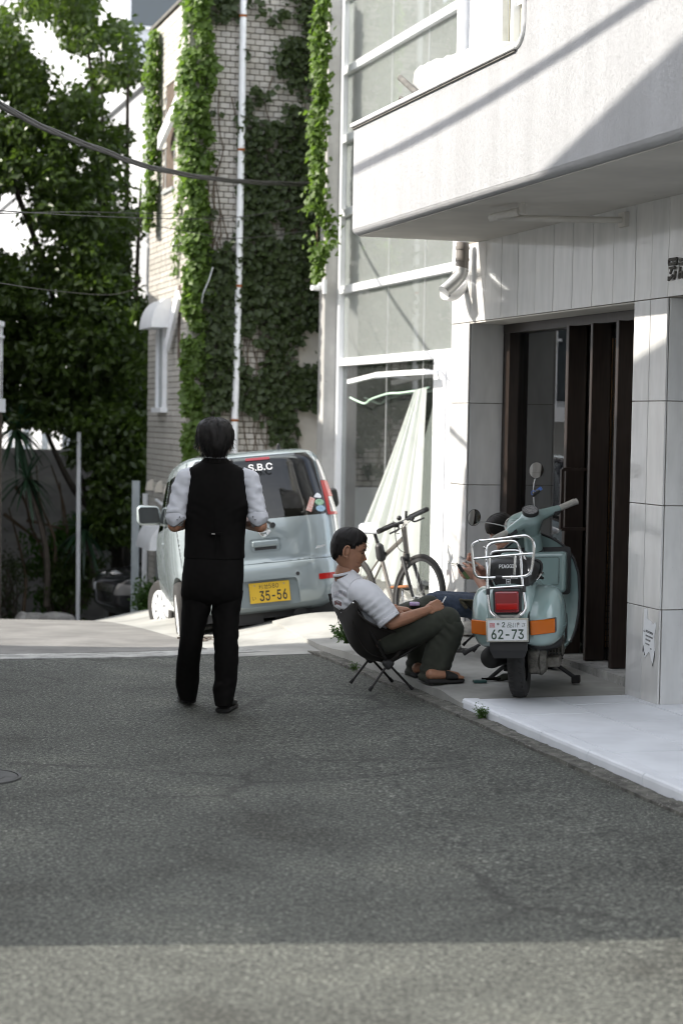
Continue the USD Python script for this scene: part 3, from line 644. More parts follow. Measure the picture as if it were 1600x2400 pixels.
part(w2, 'hood', hood(12.34, 13.1, 2.80, .24, .36, None), M_whitemetal, 30)
w3 = part(IB, 'window', Bag().box((IT - .006, 11.80, 2.42), (IT + .012, 11.93, 3.28)), M_mortar, False)
a_, c_ = at(418, 690, 21.75), at(391, 812, 22.3)
part(w3, 'open_sash', Bag().bar(ts(a_) + (a_[2],), ts(c_) + (c_[2],), .04, .16, (0, 1, .2)), M_whitemetal, False)
d1 = part(IB, 'side_door', Bag().box((IT - .02, 12.25, -1.2), (IT + .01, 13.0, .12)), M_frame, False)
part(d1, 'hood', hood(12.2, 13.05, .12, .26, .34, None), M_pvc, 30)
part(IB, 'drain_stub', Bag().tube([(IT - .05, 13.55, -.9), (IT - .05, 13.55, .75)], .035, 10).box((IT - .08, 13.4, .34), (IT, 13.7, .40)), M_whitemetal, 30)
for s_ in (13.3, 12.75, 12.2): part(IB, 'bracket', hood(s_, s_ + .06, .80, .09, .14, None), M_render, 30)
part(IB, 'conduit', Bag().tube(catmull([(IT - .04, 12.9, .70), (IT - .04, 12.2, .62), (IT - .05, 11.7, .60)], 4), .02, 8), M_whitemetal)
vent = part(IB, 'vent', hood(11.98, 12.05, 3.72, .06, .14, None), M_whitemetal, 30)
part(IB, 'corner_trim', Bag().box((IT - .012, IS - .012, .93), (IT + .06, IS + .004, 6.58)), M_lapt[1], False)
# white drainpipe with rusted clamps, small insulator and lamp
pp = [at(571, -60, 21.6), at(566, 350, 21.6), at(560, 660, 21.6), at(553, 850, 21.6), at(548, 1060, 21.6)]
tp_ = [ts(p)[0] for p in pp]
def pipe_t(z): return float(np.interp(z, [p[2] for p in pp][::-1], tp_[::-1]))
tc = .40
dpp = part(IB, 'drainpipe', Bag().tube([(pipe_t(7.5), IS - .10, 7.6), (pipe_t(5), IS - .10, 5), (pipe_t(3), IS - .10, 3), (pipe_t(1.6), IS - .10, 1.6), (pipe_t(1.4), IS - .10, -.6)], .040, 18), M_pvc, 40)
for py in (36, 350, 670, 985):
    z = float(at(560, py, 21.6)[2]); t = pipe_t(z)
    part(dpp, 'clamp', Bag().tube([(t, IS - .10, z - .014), (t, IS - .10, z + .014)], .044, 18).box((t - .012, IS - .10, z - .010), (t + .012, IS, z + .010)), M_rustband, 30)
for py in (785, 803):
    z = float(at(560, py, 21.6)[2]); t = pipe_t(z); part(dpp, 'socket', Bag().tube([(t, IS - .10, z - .012), (t, IS - .10, z + .012)], .0445, 18), M_pvc, 30)
pl_ = at(742, 672, 21.2); tl, sl = ts(pl_)
part(GB, 'security_lamp', Bag().tube([(1.06, 10.85, pl_[2] + .02), (1.13, 10.85, pl_[2] + .02)], .05, 14).tube([(.985, 10.80, pl_[2]), (1.07, 10.83, pl_[2])], .03, 12).box((1.10, 10.70, pl_[2] - .07), (1.135, 10.76, pl_[2] + .09)), M_whitemetal, 35)
solo('gate_post', Bag().box((-.02, -.04, -.5), (.07, .05, 1.95)).mesh().apply_translation(W(-.46, 13.86, -1.05)), mat('grey_post', (.42, .46, .47), .5, var=.1, vs=6.), 'tall pale grey metal post at the far corner of the ivy building', 'post', smooth=False)

# ---------------------------------------------------------------- neighbouring houses left of the road (they shade it), far buildings
M_wallA = mat('grey_render', (.46, .46, .45), .85, var=.08, vs=1.5, bump=.3, bs=60.)
M_wallB = mat('white_render', (.72, .73, .74), .8, var=.05, vs=1.2, bump=.2, bs=50.)
M_far = mat('far_white', (.44, .45, .465), .8, var=.04, vs=.6)
M_roof = mat('slate_roof', (.10, .10, .105), .7, var=.2, vs=6.)
M_dwin = mat('dark_window', (.05, .06, .065), .15, spec=.6)
ha = thing_w('gabled_house', 'grey rendered house with a steep slate roof shading the near road from the left', 'house', (-7.6, 9.5, 0))
part(ha, 'wall', prism(Polygon([(5.72, -.5), (13.38, -.5), (13.38, 4.52), (5.72, 8.2)]), 8, np.array([[0, 1, 0], [0, 0, 1], [1, 0, 0]]), (-11.6, 0, 0)), M_wallA, False)
part(ha, 'roof', prism(Polygon([(5.72, 8.2), (13.38, 4.52), (13.40, 4.60), (5.70, 8.30)]), 8.05, np.array([[0, 1, 0], [0, 0, 1], [1, 0, 0]]), (-11.63, 0, 0)), M_roof, False)
for y in (7.0, 9.4, 11.6):
    w = part(ha, 'window', Bag().box((-3.6, y - .5, 1.0), (-3.55, y + .5, 2.2)), M_whitemetal, False)
    part(w, 'pane', Bag().box((-3.56, y - .44, 1.06), (-3.545, y + .44, 2.14)), M_dwin, False)
hb_ = thing_w('terrace_house', 'white rendered house with a railed balcony, mirrored in the door glass', 'house', (-8, 22.2, -1))
part(hb_, 'wall', Bag().box((-12, 19.75, -1.5), (-5.0, 24.2, 5.1)), M_wallB, False)
part(hb_, 'balcony_slab', Bag().box((-5.0, 19.9, 1.75), (-4.35, 24.0, 1.92)), M_wallB, False)
b = Bag()
for y in np.arange(19.95, 24.0, .13): b.box((-4.42, y, 1.92), (-4.39, y + .02, 2.85))
b.box((-4.44, 19.9, 2.85), (-4.37, 24.0, 2.91)).box((-4.44, 19.9, 2.70), (-4.37, 24.0, 2.73))
part(hb_, 'railing', b, M_whitemetal, False)
for y, z in ((21, -.6), (22.9, -.6), (21, 2.0), (22.9, 2.0)): part(hb_, 'window', Bag().box((-5.03, y - .6, z), (-4.985, y + .6, z + 1.9)), M_dwin, False)
hc = thing_w('low_house', 'plain rendered house beyond the white terrace house, shading the lower part of the trees', 'house', (-10, 30, -2))
part(hc, 'wall', Bag().box((-14, 24.6, -4), (-7.0, 37, 5.6)), M_wallA, False)
part(hc, 'roof', Bag().box((-14.2, 24.5, 5.6), (-6.9, 37.1, 5.8)), M_roof, False)
def far_building(name, label, t0, t1, s0, s1, ztop, m, wins):
    b_ = thing_ts(name, label, 'building', (t0, s0, -4))
    part(b_, 'wall', Bag().box((t0, s0, -5), (t1, s1, ztop)), m, False)
    part(b_, 'parapet', Bag().box((t0 - .08, s0 - .08, ztop), (t1, s1, ztop + .3)), m, False)
    for face, a, c, z0, z1 in wins:
        if face == 's': f = Bag().box((a, s0 - .05, z0), (c, s0 + .02, z1)); g = Bag().box((a + .06, s0 - .06, z0 + .06), (c - .06, s0 - .045, z1 - .06))
        else: f = Bag().box((t0 - .05, a, z0), (t0 + .02, c, z1)); g = Bag().box((t0 - .06, a + .06, z0 + .06), (t0 - .045, c - .06, z1 - .06))
        w = part(b_, 'window', f, M_whitemetal, False); part(w, 'pane', g, M_dwin, False)
far_building('long_white_building', 'long low white building behind the tree with its sunlit wall running away from the camera', .80, 9, 16.6, 60, 7.0, M_far,
             [('t', 21 + 3 * k, 22.1 + 3 * k, 3.6, 5.2) for k in range(6)] + [('t', 21 + 3 * k, 22.1 + 3 * k, .6, 2.0) for k in range(6)])
far_building('tall_white_building', 'tall white building with a dark top-floor window behind the upper right of the tree', 2.3, 14, 30, 62, 15, M_far,
             [('s', 2.34, 6.5, 10.0, 12.4)] + [('t', 33 + 4 * k, 35 + 4 * k, 8.0, 9.6) for k in range(4)] + [('s', 3.2, 4.6, 6.2, 7.6)])
far_building('pale_tower', 'pale bluish tower block at the upper left behind the tree', -10.2, -2.9, 60, 75, 13.2, mat('pale_blue_render', (.62, .66, .70), .8, var=.04),
             [('s', -9.6 + 1.7 * k, -8.6 + 1.7 * k, 2.2 + 2.6 * j, 3.6 + 2.6 * j) for k in range(4) for j in range(4)])
far_building('cream_block', 'cream block of flats at the left end of the lane below the tree crown', -16, -6.6, 48, 60, 6.5, mat('cream_far', (.60, .58, .54), .8, var=.04),
             [('s', -15 + 2.2 * k, -13.8 + 2.2 * k, -.5 + 2.7 * j, 1.0 + 2.7 * j) for k in range(4) for j in range(2)])

hd_b = thing_w('flats_behind', 'tall grey block of flats closing the street behind the photographer', 'building', (0, -14, 0))
part(hd_b, 'wall', Bag().box((-16, -22, -1), (14, -11, 13)), M_wallA, False)
for x in range(-14, 12, 4):
    for z in (1, 4, 7, 10): part(hd_b, 'window', Bag().box((x, -11.02, z), (x + 2.2, -10.96, z + 1.6)), M_dwin, False)
# grey boarded fence, garage with white piers, low garden kerb with stones
M_board = [mat(f'fence_board_{i}', c, .8, var=.12, vs=5., bump=.2, bs=40.) for i, c in enumerate([(.33, .32, .31), (.30, .295, .285), (.36, .35, .335)])]
fe = thing_w('board_fence', 'tall grey fence of horizontal boards behind the yuccas at lower left', 'fence', (-5, 32.4, -3))
for i in range(29):
    z = -3.1 + .145 * i
    part(fe, 'board', Bag().box((-8.2, 32.4 + rnd.uniform(0, .012), z), (-4.1, 32.44, z + .138)), rnd.choice(M_board), False)
part(fe, 'backing', Bag().box((-8.2, 32.441, -3.3), (-4.1, 32.449, 1.13)), M_board[1], False)
for x in (-7.4, -5.8, -4.25): part(fe, 'fence_post', Bag().box((x, 32.45, -3.3), (x + .1, 32.55, 1.15)), M_board[1], False)
ga = thing_w('garage', 'open grey garage with a white pier behind the black car', 'garage', (-3.3, 30.2, -2.5))
part(ga, 'pier', Bag().box((-3.78, 29.8, -3), (-3.5, 30.4, 1.2)), M_wallB, False)
part(ga, 'wall', Bag().box((-3.5, 30.1, -3), (-2.2, 30.3, 1.2)), M_colm, False)
part(ga, 'lintel', Bag().box((-3.78, 29.75, 1.2), (-2.2, 30.45, 1.6)), M_wallB, False)
M_rock = mat('boulder', (.30, .29, .27), .9, var=.3, vs=8., bump=.6, bs=30., bd=.01)
def rock(name, label, c, r, seed, cat='stone', m=None):
    s_ = trimesh.creation.icosphere(3, 1.0); v = s_.vertices * r; n = s_.vertices
    v = v * (1 + .35 * (meshkit.fbm(n * 1.6 + seed, 3, seed)[:, None] - .5)); v[:, 2] = np.maximum(v[:, 2], -r[2] * .55)
    t = thing_w(name, label, cat, (c[0], c[1], c[2] - r[2] * .55)); part(t, 'stone', xf(trimesh.Trimesh(v, s_.faces, process=False), o=c), m or M_rock, 60)
gk = thing_w('garden_kerb', 'dark timber edging of the garden bed beyond the crest of the road', 'edging', (-4.6, 24.6, -1.2))
part(gk, 'sleeper', Bag().box((-6.2, 24.5, -1.6), (-3.4, 24.75, -1.02)), M_wood, False)
part(gk, 'rail', Bag().box((-6.2, 24.1, -1.6), (-3.3, 24.2, -1.10)), M_board[0], False)
for i, (px, w) in enumerate(((52, .10), (82, .17), (128, .28))):
    p = at(px, 1447, 24.35); rock('garden_stone', ['small pale stone leftmost in the garden edging', 'middle pale stone in the garden edging', 'long flat pale stone in the garden edging right of the other two'][i], (p[0], p[1], p[2] - .04), np.array([w, .14, .11]), i + 3)

# ---------------------------------------------------------------- plants
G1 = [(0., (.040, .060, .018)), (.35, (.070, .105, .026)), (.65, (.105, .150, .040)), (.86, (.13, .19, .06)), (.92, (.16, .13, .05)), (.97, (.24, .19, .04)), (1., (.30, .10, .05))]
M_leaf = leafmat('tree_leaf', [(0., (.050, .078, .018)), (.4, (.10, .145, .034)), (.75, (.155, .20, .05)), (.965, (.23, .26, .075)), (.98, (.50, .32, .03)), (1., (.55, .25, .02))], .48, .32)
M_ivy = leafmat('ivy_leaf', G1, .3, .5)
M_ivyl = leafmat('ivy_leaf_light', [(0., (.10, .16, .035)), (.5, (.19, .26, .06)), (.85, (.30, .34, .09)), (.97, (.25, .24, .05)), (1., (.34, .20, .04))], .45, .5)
M_bark = mat('bark', (.085, .07, .055), .9, var=.3, vs=10., bump=.8, bs=40., bd=.01)
M_vine = mat('vine_stem', (.12, .085, .055), .9, var=.3, vs=20.)
def clump(centers, per, rad, seed, flat=.75):
    r = np.random.default_rng(seed); c = np.repeat(centers, per, axis=0)
    d = r.normal(size=c.shape); d /= np.linalg.norm(d, axis=1, keepdims=True); rr = np.repeat(np.broadcast_to(rad, (len(centers),)), per) * r.uniform(.15, 1, len(c)) ** .5
    return c + d * rr[:, None] * [1, 1, flat], d
def nz(x, y, sc, seed): return meshkit.fbm(np.stack([np.asarray(x) / sc, np.asarray(y) / sc, np.full(np.shape(x), 3.3)], -1), 3, seed)

# the big tree: crown sampled where the photograph has foliage, several metres deep
N_ = 9000; tx = rng.uniform(-260, 356, N_); ty = rng.uniform(-330, 1260, N_)
d_ = np.where(ty < 430, .74, np.where(ty < 720, .70, np.where(ty < 960, .88, .64)))
d_ = d_ * np.where((tx > 215) & (ty < 60), .35, 1) * np.where((tx > 240) & (ty > 195) & (ty < 300), .22, 1) * np.where((tx > 300) & (ty > 300) & (ty < 760), .55, 1)
d_ = d_ * np.where((tx > -40) & (tx < 60) & (ty > 430) & (ty < 560), .25, 1) * np.where((tx < 120) & (ty > 985), 0, 1) * np.where((tx < 215) & (ty > 1075), 0, 1) * np.where((tx < 190) & (ty > 1010), .5, 1) * np.where((tx > 322) & (ty > 1120), 0, 1)
d_ = d_ * np.where((tx < 60) & (ty < 30), .1, 1) * np.where((tx > 318) & (ty < 330), .4, 1)
keep = nz(tx, ty, 62, 5) + rng.uniform(-.05, .05, N_) < d_ * .80
tx, ty = tx[keep], ty[keep]; td = np.where(ty > 980, rng.uniform(25.2, 26.4, len(tx)), rng.uniform(25.3, 29.3, len(tx)))
tc_ = np.array([at(a, b_, c) for a, b_, c in zip(tx, ty, td)])
P, Nn = clump(tc_, 22, rng.uniform(.13, .30, len(tc_)), 21, .7)
tree = thing_w('broadleaf_tree', 'big broadleaf tree filling the upper left with yellowing leaves among the green', 'tree', (-2.75, 27.2, -1.9))
part(tree, 'crown', leaves(P, Nn * .5 + rng.normal(size=P.shape) * .6 + [-.2, 0, .55], .125, .2, .56, 3, .7), M_leaf, False, kind='stuff')
root = np.array([-3.5, 28.8, -2.2])
trk = catmull([root, root + [.05, 0, 2.2], root + [.15, .1, 4.5], root + [-.2, 0, 7.0], root + [-.3, 0, 9.5]], 6)
part(tree, 'trunk', Bag().tube(trk, np.linspace(.12, .02, len(trk)), 12), M_bark, 60)
ends = [at(20, 380, 26.5), at(90, 160, 27), at(200, 40, 27.5), at(300, 120, 27), at(330, 440, 26.5), at(40, 640, 26.2), at(150, 520, 26.5), at(60, 900, 26.), at(330, 1000, 26), at(220, 860, 26), at(-60, 200, 27), at(120, 780, 26.6), at(290, 1150, 25.8), at(170, 1040, 25.8)]
for e in ends:
    k = int(np.clip((e[2] - root[2]) * .55 / 9.5 * len(trk), 2, len(trk) - 4)); a = trk[k]
    mid = a + (e - a) * .5 + [0, 0, -.12 * np.linalg.norm(e - a)]
    q = catmull([a, mid, e], 8); part(tree, 'limb', Bag().tube(q, np.linspace(.085, .016, len(q)), 8), M_bark, 60)

def ivy_mesh(P, N, size, m, parent, seed, name='leaves'):
    return part(parent, name, leaves(P, N, size, .15, .92, seed, 1.1), m, False, kind='stuff')
# ivy on the front wall
def front(px, py): return at(px, py, 1.0)
n_ = 15000
t_ = rng.uniform(IT - .02, GT - .02, n_); z_ = rng.uniform(.4, 7.4, n_)
wp = P1 + TT * t_[:, None] + UU * (IS) + np.stack([0 * z_, 0 * z_, z_], 1)
pq = np.array([proj(p) for p in wp]); px, py = pq[:, 0], pq[:, 1]
dn = np.zeros(n_)
dn = np.where(px < 476 + 30 * (nz(py, py * 0, 60, 8) - .5), 1.3, dn)
mid = (px >= 476) & (px < 556)
dn = np.where(mid, np.where(py < 50, .50, np.where(py < 585, .27, np.where(py < 960, .75, .36))), dn)
rgt = px >= 556
dr = np.interp(py, [0, 120, 200, 300, 380, 560, 760, 790, 850, 880, 955, 985, 1100], [.36, .38, .45, .52, .58, .60, .64, .46, .46, .62, .60, .40, .34]) + .16 * smooth01((px - 640) / 80) * (py < 600)
dn = np.where(rgt, dr, dn)
nn_ = nz(px, py, 38, 14)
k_ = nn_ + rng.uniform(-.05, .05, n_) < dn
k_ &= ~((px > 690) & (py > 955) & (nn_ > .34)) & ~((py > 1040) & (px > 476) & (nn_ > .42))
t2, z2, px2, py2 = t_[k_], z_[k_], px[k_], py[k_]
out = rng.uniform(.02, .10, len(t2)) + .05 * nz(px2, py2, 60, 3)
P = P1 + TT * t2[:, None] + UU * (IS - out)[:, None] + np.stack([0 * z2, 0 * z2, z2], 1)
N = -UU * .8 + rng.normal(size=P.shape) * .38 + [0, 0, .35]
sel = px2 < 476
iv = thing_ts('wall_ivy', 'dark green ivy covering the tiled front on both sides of the white drainpipe', 'ivy', (.5, IS - .05, .93))
ivy_mesh(P[~sel] @ np.stack([TT, UU, [0, 0, 1]], 1) - [P1 @ TT, P1 @ UU, 0], (N @ np.stack([TT, UU, [0, 0, 1]], 1))[~sel], .088, M_ivy, iv, 5)
bs = Bag()
for i in range(26):
    t0 = rnd.uniform(-.1, 1.0); zz0 = rnd.uniform(.95, 3.5); q = [(t0, IS - .012, zz0)]
    for _ in range(8): q.append((q[-1][0] + rnd.uniform(-.1, .1), IS - .014, q[-1][2] + rnd.uniform(.15, .4)))
    bs.tube(catmull(q, 4), .006, 5)
part(iv, 'stems', bs, M_vine, True, kind='stuff')
part(iv, 'broken_pipe', Bag().tube(catmull([(tt, IS - .14, float(p[2])) for tt, p in [(ts(p)[0], p) for p in (at(502, 625, 21.4), at(492, 655, 21.4), at(477, 690, 21.4), at(474, 715, 21.4))]], 4), .010, 8), M_alu, 40)
# thick band hanging round the corner, sunlit
n_ = 6800
z_ = rng.uniform(.15, 7.0, n_); pyc = 979 - (z_ - 1.72) * 4360 / 21.5
w_l = np.interp(pyc, [-80, 150, 300, 460, 620, 700, 1000, 1060], [.03, .14, .16, .10, .03, .06, .04, .0]); w_r = np.interp(pyc, [-80, 300, 600, 1000], [.24, .22, .20, .20])
a = rng.uniform(-1, 1, n_); nl, nr = nz(pyc, pyc * 0, 70, 51), nz(pyc, pyc * 0 + 90, 85, 52)
a = a + .35 * (nz(pyc, pyc * 0 + 40, 50, 53) - .5)
t_ = IT + np.where(a < 0, a * w_l * (.35 + 1.3 * nl), a * w_r * (.25 + 1.5 * nr))
o_ = rng.uniform(0, 1, n_) ** .7 * np.interp(pyc, [0, 400, 700, 1000], [.26, .22, .16, .10]) * np.sqrt(np.clip(1 - (a * .9) ** 2, .05, 1)) * (.55 + .9 * nz(t_ * 300, pyc, 55, 31))
k_ = nz(t_ * 300, pyc, 34, 33) < .58
q = np.stack([t_, IS - .01 - o_, z_], 1)[k_]
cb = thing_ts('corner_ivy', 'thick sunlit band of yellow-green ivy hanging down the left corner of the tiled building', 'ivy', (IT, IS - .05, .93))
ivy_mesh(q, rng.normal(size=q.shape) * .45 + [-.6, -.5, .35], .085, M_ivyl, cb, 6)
n_ = 1500; z_ = rng.uniform(3.4, 6.3, n_); s_ = IS + .02 + rng.uniform(0, 1, n_) ** 1.6 * .62
k_ = nz(s_ * 260, z_ * 40, 30, 12) < np.interp(z_, [3.4, 4.2, 5.2, 6.3], [.36, .46, .52, .40])
q = np.stack([IT - rng.uniform(.015, .07, n_), s_, z_], 1)[k_]
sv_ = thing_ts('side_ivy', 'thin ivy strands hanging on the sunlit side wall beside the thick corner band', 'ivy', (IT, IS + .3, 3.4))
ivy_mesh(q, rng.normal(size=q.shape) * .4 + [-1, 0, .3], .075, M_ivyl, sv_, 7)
# strand in front of the column, and the one at the far corner of the side wall
n_ = 2600; yy_ = rng.uniform(-40, 652, n_); cx_ = np.interp(yy_, [-40, 100, 300, 480, 530, 580, 652], [757, 752, 745, 746, 756, 752, 742]); hw = np.interp(yy_, [-40, 60, 200, 400, 480, 530, 575, 620, 652], [14, 24, 24, 17, 24, 44, 30, 15, 6])
xx_ = cx_ + rng.normal(size=n_) * hw * .52; dd_ = 20.95 + rng.uniform(-.16, .12, n_)
k_ = nz(xx_, yy_, 30, 41) < .60
q = np.array([at(*v) for v in np.stack([xx_, yy_, dd_], 1)[k_]])
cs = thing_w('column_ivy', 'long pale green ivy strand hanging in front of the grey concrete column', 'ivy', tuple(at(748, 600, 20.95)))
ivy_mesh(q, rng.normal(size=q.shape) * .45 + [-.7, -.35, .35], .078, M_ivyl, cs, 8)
part(cs, 'stem', Bag().tube(catmull([at(752, -60, 21.0), at(750, 200, 21.0), at(744, 420, 21.0), at(743, 660, 21.0)], 5), .009, 6), M_vine, True)
n_ = 1700; yy_ = rng.uniform(70, 535, n_); cx_ = np.interp(yy_, [70, 160, 300, 420, 535], [362, 357, 362, 356, 346]); hw = np.interp(yy_, [70, 110, 250, 380, 480, 535], [8, 16, 22, 22, 12, 4])
xx_ = cx_ + rng.normal(size=n_) * hw * .5; dd_ = 23.2 + rng.uniform(-.15, .15, n_)
q = np.array([at(*v) for v in np.stack([xx_, yy_, dd_], 1)[nz(xx_, yy_, 30, 47) < .6]])
fs = thing_w('far_corner_ivy', 'ivy hanging down the far corner of the tiled side wall next to the tree', 'ivy', tuple(at(355, 520, 23.2)))
ivy_mesh(q, rng.normal(size=q.shape) * .45 + [-.8, -.3, .3], .078, M_ivyl, fs, 9)

# yuccas, shrubs, bare bush, weeds, slender white pole
M_yuc = leafmat('yucca_leaf', [(0., (.03, .07, .035)), (.6, (.06, .12, .05)), (.8, (.11, .16, .06)), (1., (.26, .17, .05))], .25, .4)
def yucca(label, head, base, L, n, seed, trunk_r=.05, droop=.8):
    r = np.random.default_rng(seed); head = np.array(head); base = np.array(base)
    t = thing_w('yucca', label, 'plant', tuple(base))
    q = catmull([base, base + (head - base) * .5 + [.12, 0, -.05], head], 8)
    part(t, 'trunk', Bag().tube(q, np.linspace(trunk_r, trunk_r * .6, len(q)), 8), M_bark, 60)
    b = Bag()
    for i in range(n):
        a = r.uniform(0, 2 * np.pi); el = r.uniform(-1.1, 1.3); l = L * r.uniform(.7, 1.1)
        d = np.array([math.cos(a) * math.cos(el), math.sin(a) * math.cos(el), math.sin(el)]); side = np.cross(d, [0, 0, 1.0]); side /= np.linalg.norm(side) + 1e-9
        pts = [head + d * l * u + np.array([0, 0, -droop * l * u * u * (.25 if el > .2 else .55)]) for u in (0, .35, .7, 1)]
        w = [.014, .022, .016, .001]; v = []
        for p_, ww in zip(pts, w): v += [p_ - side * ww, p_ + side * ww]
        b.add(v, [[0, 1, 3, 2], [2, 3, 5, 4], [4, 5, 7, 6]])
    part(t, 'blades', b, M_yuc, False, kind='stuff')
yucca('spiky yucca highest at the left edge below the tree crown', at(38, 1005, 25.6), at(118, 1440, 25.8), .62, 70, 1)
yucca('yucca with hanging brown blades left of the white pole', at(62, 1120, 25.4), at(110, 1420, 25.6), .55, 60, 2)
yucca('yucca right of the slender white pole beside the dark trunk', at(197, 1240, 25.6), at(196, 1420, 25.8), .52, 70, 3)
def shrub(name, label, cpx, r, n, size, m, seed, D, leafn=40, rad=.14):
    q = np.random.default_rng(seed)
    c = []
    for (px, py, wx, wy) in cpx:
        for _ in range(n): c.append(at(px + q.normal() * wx * .5, py + q.normal() * wy * .5, D + q.normal() * r))
    c = np.array(c); P, Nn = clump(c, leafn, rad, seed)
    o = at(cpx[0][0], 1450, D); t = thing_w(name, label, 'shrub', tuple(o))
    b = Bag()
    for k in range(0, len(c), max(1, len(c) // 14)): b.tube(catmull([o + [q.normal() * .1, 0, 0], (o + c[k]) / 2 + [q.normal() * .08, 0, .05], c[k]], 4), np.linspace(.018, .005, 9), 6)
    part(t, 'branches', b, M_bark, True); part(t, 'foliage', leaves(P, Nn + [-.3, 0, .6], size, .2, .6, seed, .2), m, False, kind='stuff')
M_shrubl = leafmat('bright_shrub_leaf', [(0., (.05, .12, .018)), (.6, (.11, .22, .03)), (1., (.20, .30, .06))], .5, .45)
shrub('bright_shrub', 'bright green sunlit shrub behind the bare stems at lower left', [(150, 1250, 40, 40), (110, 1300, 60, 50), (120, 1405, 60, 40), (165, 1340, 40, 60)], .25, 26, .07, M_shrubl, 4, 26.6)
shrub('dark_shrub', 'dark low shrub between the bright shrub and the black car', [(170, 1380, 60, 60), (200, 1340, 40, 50), (140, 1345, 50, 40)], .25, 30, .06, M_leaf, 5, 25.9)
shrub('sparse_shrub', 'sparse greyish shrub at the left edge in front of the board fence', [(20, 1300, 40, 60), (45, 1340, 40, 40), (10, 1400, 30, 50)], .3, 12, .05, M_ivy, 6, 26.0, 26, .2)
bb = thing_w('bare_bush', 'leafless brown bush with crossing branches before the board fence', 'bush', tuple(at(125, 1440, 26.2)))
for q in ([(10, 1205), (70, 1250), (125, 1290)], [(65, 1220), (110, 1230), (165, 1245)], [(150, 1440), (160, 1290), (148, 1180), (120, 1090)], [(125, 1440), (100, 1300), (70, 1225), (60, 1150)], [(110, 1425), (130, 1280), (95, 1180), (85, 1090)], [(178, 1430), (165, 1330), (152, 1250), (140, 1130)], [(36, 1140), (60, 1180), (80, 1260)], [(55, 1440), (60, 1350), (40, 1260), (20, 1190)]):
    c = catmull([at(x, y, 26.2 + .2 * math.sin(x)) for x, y in q], 6); part(bb, 'branch', Bag().tube(c, np.linspace(.030, .009, len(c)), 7), M_vine, True)
pole_pts = [at(183, 1455, 25.3), at(185, 1010, 25.3)]
solo('white_pole', Bag().tube([(pole_pts[0][0], 25.3, -2.0), (pole_pts[1][0], 25.3, 1.5)], .03, 12), M_wallB, 'slender white pole standing among the shrubs at lower left', 'pole', smooth=40)
solo('dark_pole', Bag().tube([(at(1, 1400, 24.0)[0] - .03, 24.0, -2.0), (at(1, 1400, 24.0)[0] - .03, 24.0, 2.4)], .035, 12), M_bark, 'dark pole running down the left edge of the photo', 'pole', smooth=40)
M_weed = leafmat('weed_leaf', [(0., (.05, .10, .02)), (.6, (.10, .17, .035)), (1., (.20, .24, .06))], .4, .5)
def weed(label, p, n, h, sp, size, seed, D=None):
    q = np.random.default_rng(seed); p = np.array(p, float); t = thing_w('weed', label, 'weed', tuple(p)); b = Bag(); P = []
    for i in range(n):
        a = q.uniform(0, 6.28); e = p + [math.cos(a) * sp * q.uniform(.2, 1), math.sin(a) * sp * q.uniform(.2, 1), h * q.uniform(.4, 1)]
        c = catmull([p + q.normal(size=3) * [.01, .01, 0], (p + e) / 2 + [0, 0, h * .15], e], 3); b.tube(c, np.linspace(.0025, .001, len(c)), 4)
        for u in c[2:]: P += [u + q.normal(size=3) * .012 for _ in range(3)]
    P = np.array(P); part(t, 'stems', b, M_weed, True, kind='stuff'); part(t, 'leaves', leaves(P, q.normal(size=P.shape) * .6 + [0, -.2, .8], size, .2, .45, seed), M_weed, False, kind='stuff')
weed('tuft of green weeds at the kerb behind the seated man\'s folding chair', at(812, 1508, 13.0), 40, .13, .12, .032, 1)
weed('small weed with yellow tips growing at the corner of the paved strip', at(1128, 1684, 10.45), 22, .06, .05, .014, 2)
weed('tiny weed in the gutter in front of the folding chair', at(829, 1570, 12.0), 10, .035, .04, .014, 3)
wpos = at(362, 1462, 22.6)
weed('tall leafy weeds at the foot of the tiled side wall beside the car\'s front wheel', (wpos[0], wpos[1], -1.0), 70, .75, .28, .085, 4)
weed('second clump of weeds at the foot of the side wall next to the grey post', at(345, 1470, 23.2), 40, .55, .2, .08, 5)

# ---------------------------------------------------------------- cables
M_cable = mat('black_cable', (.012, .0105, .010), .6, var=.2, vs=20.)
c1 = catmull([at(-120, 150, 11.6), at(0, 243, 12.6), at(120, 305, 13.9), at(250, 355, 15.4), at(330, 385, 16.5), at(450, 411, 18.2), at(560, 424, 19.6), at(650, 429, 20.6), at(742, 431, 21.25)], 6)
cb1 = thing_w('cable_bundle', 'thick black bundle of overhead cables sagging across to the grey column', 'cable', tuple(c1[len(c1) // 2]))
ph = np.linspace(0, 60, len(c1))
for k in range(3): part(cb1, 'cable', Bag().tube(c1 + np.stack([0 * ph, .012 * np.cos(ph * .35 + k * 2.1), .014 * np.sin(ph * .35 + k * 2.1)], 1), .013, 8), M_cable, True)
for lab, q in (('thin black wire crossing the ivy wall below the thick cable bundle', [(-20, 492, 13), (200, 505, 16), (420, 512, 19), (560, 508, 20.4), (742, 478, 21.25)]),
               ('thin wire dropping to the right across the side wall and drainpipe', [(340, 524, 20), (440, 542, 20.5), (560, 558, 21), (742, 538, 21.25)]),
               ('thin wire crossing the tree at mid height', [(-20, 660, 15), (120, 680, 18), (260, 690, 22), (345, 668, 23.4)]),
               ('faint wire just above the one crossing the ivy wall', [(-20, 500, 14), (180, 496, 17), (330, 499, 19.5), (430, 500, 21)])):
    c = catmull([at(*v) for v in q], 8); solo('overhead_wire', Bag().tube(c, .0045, 6), M_cable, lab, 'wire', smooth=True)
SA, SB = W(-.962, 3.03, 3.50), W(-.962, -1.71, 3.76)
mids = [SA + (SB - SA) * u + [0, 0, -.05 * math.sin(math.pi * u)] for u in (-.6, -.25, 0, .25, .5, .75, 1, 1.4)]
c = catmull([p - Ldir * 3.6 for p in mids], 6)
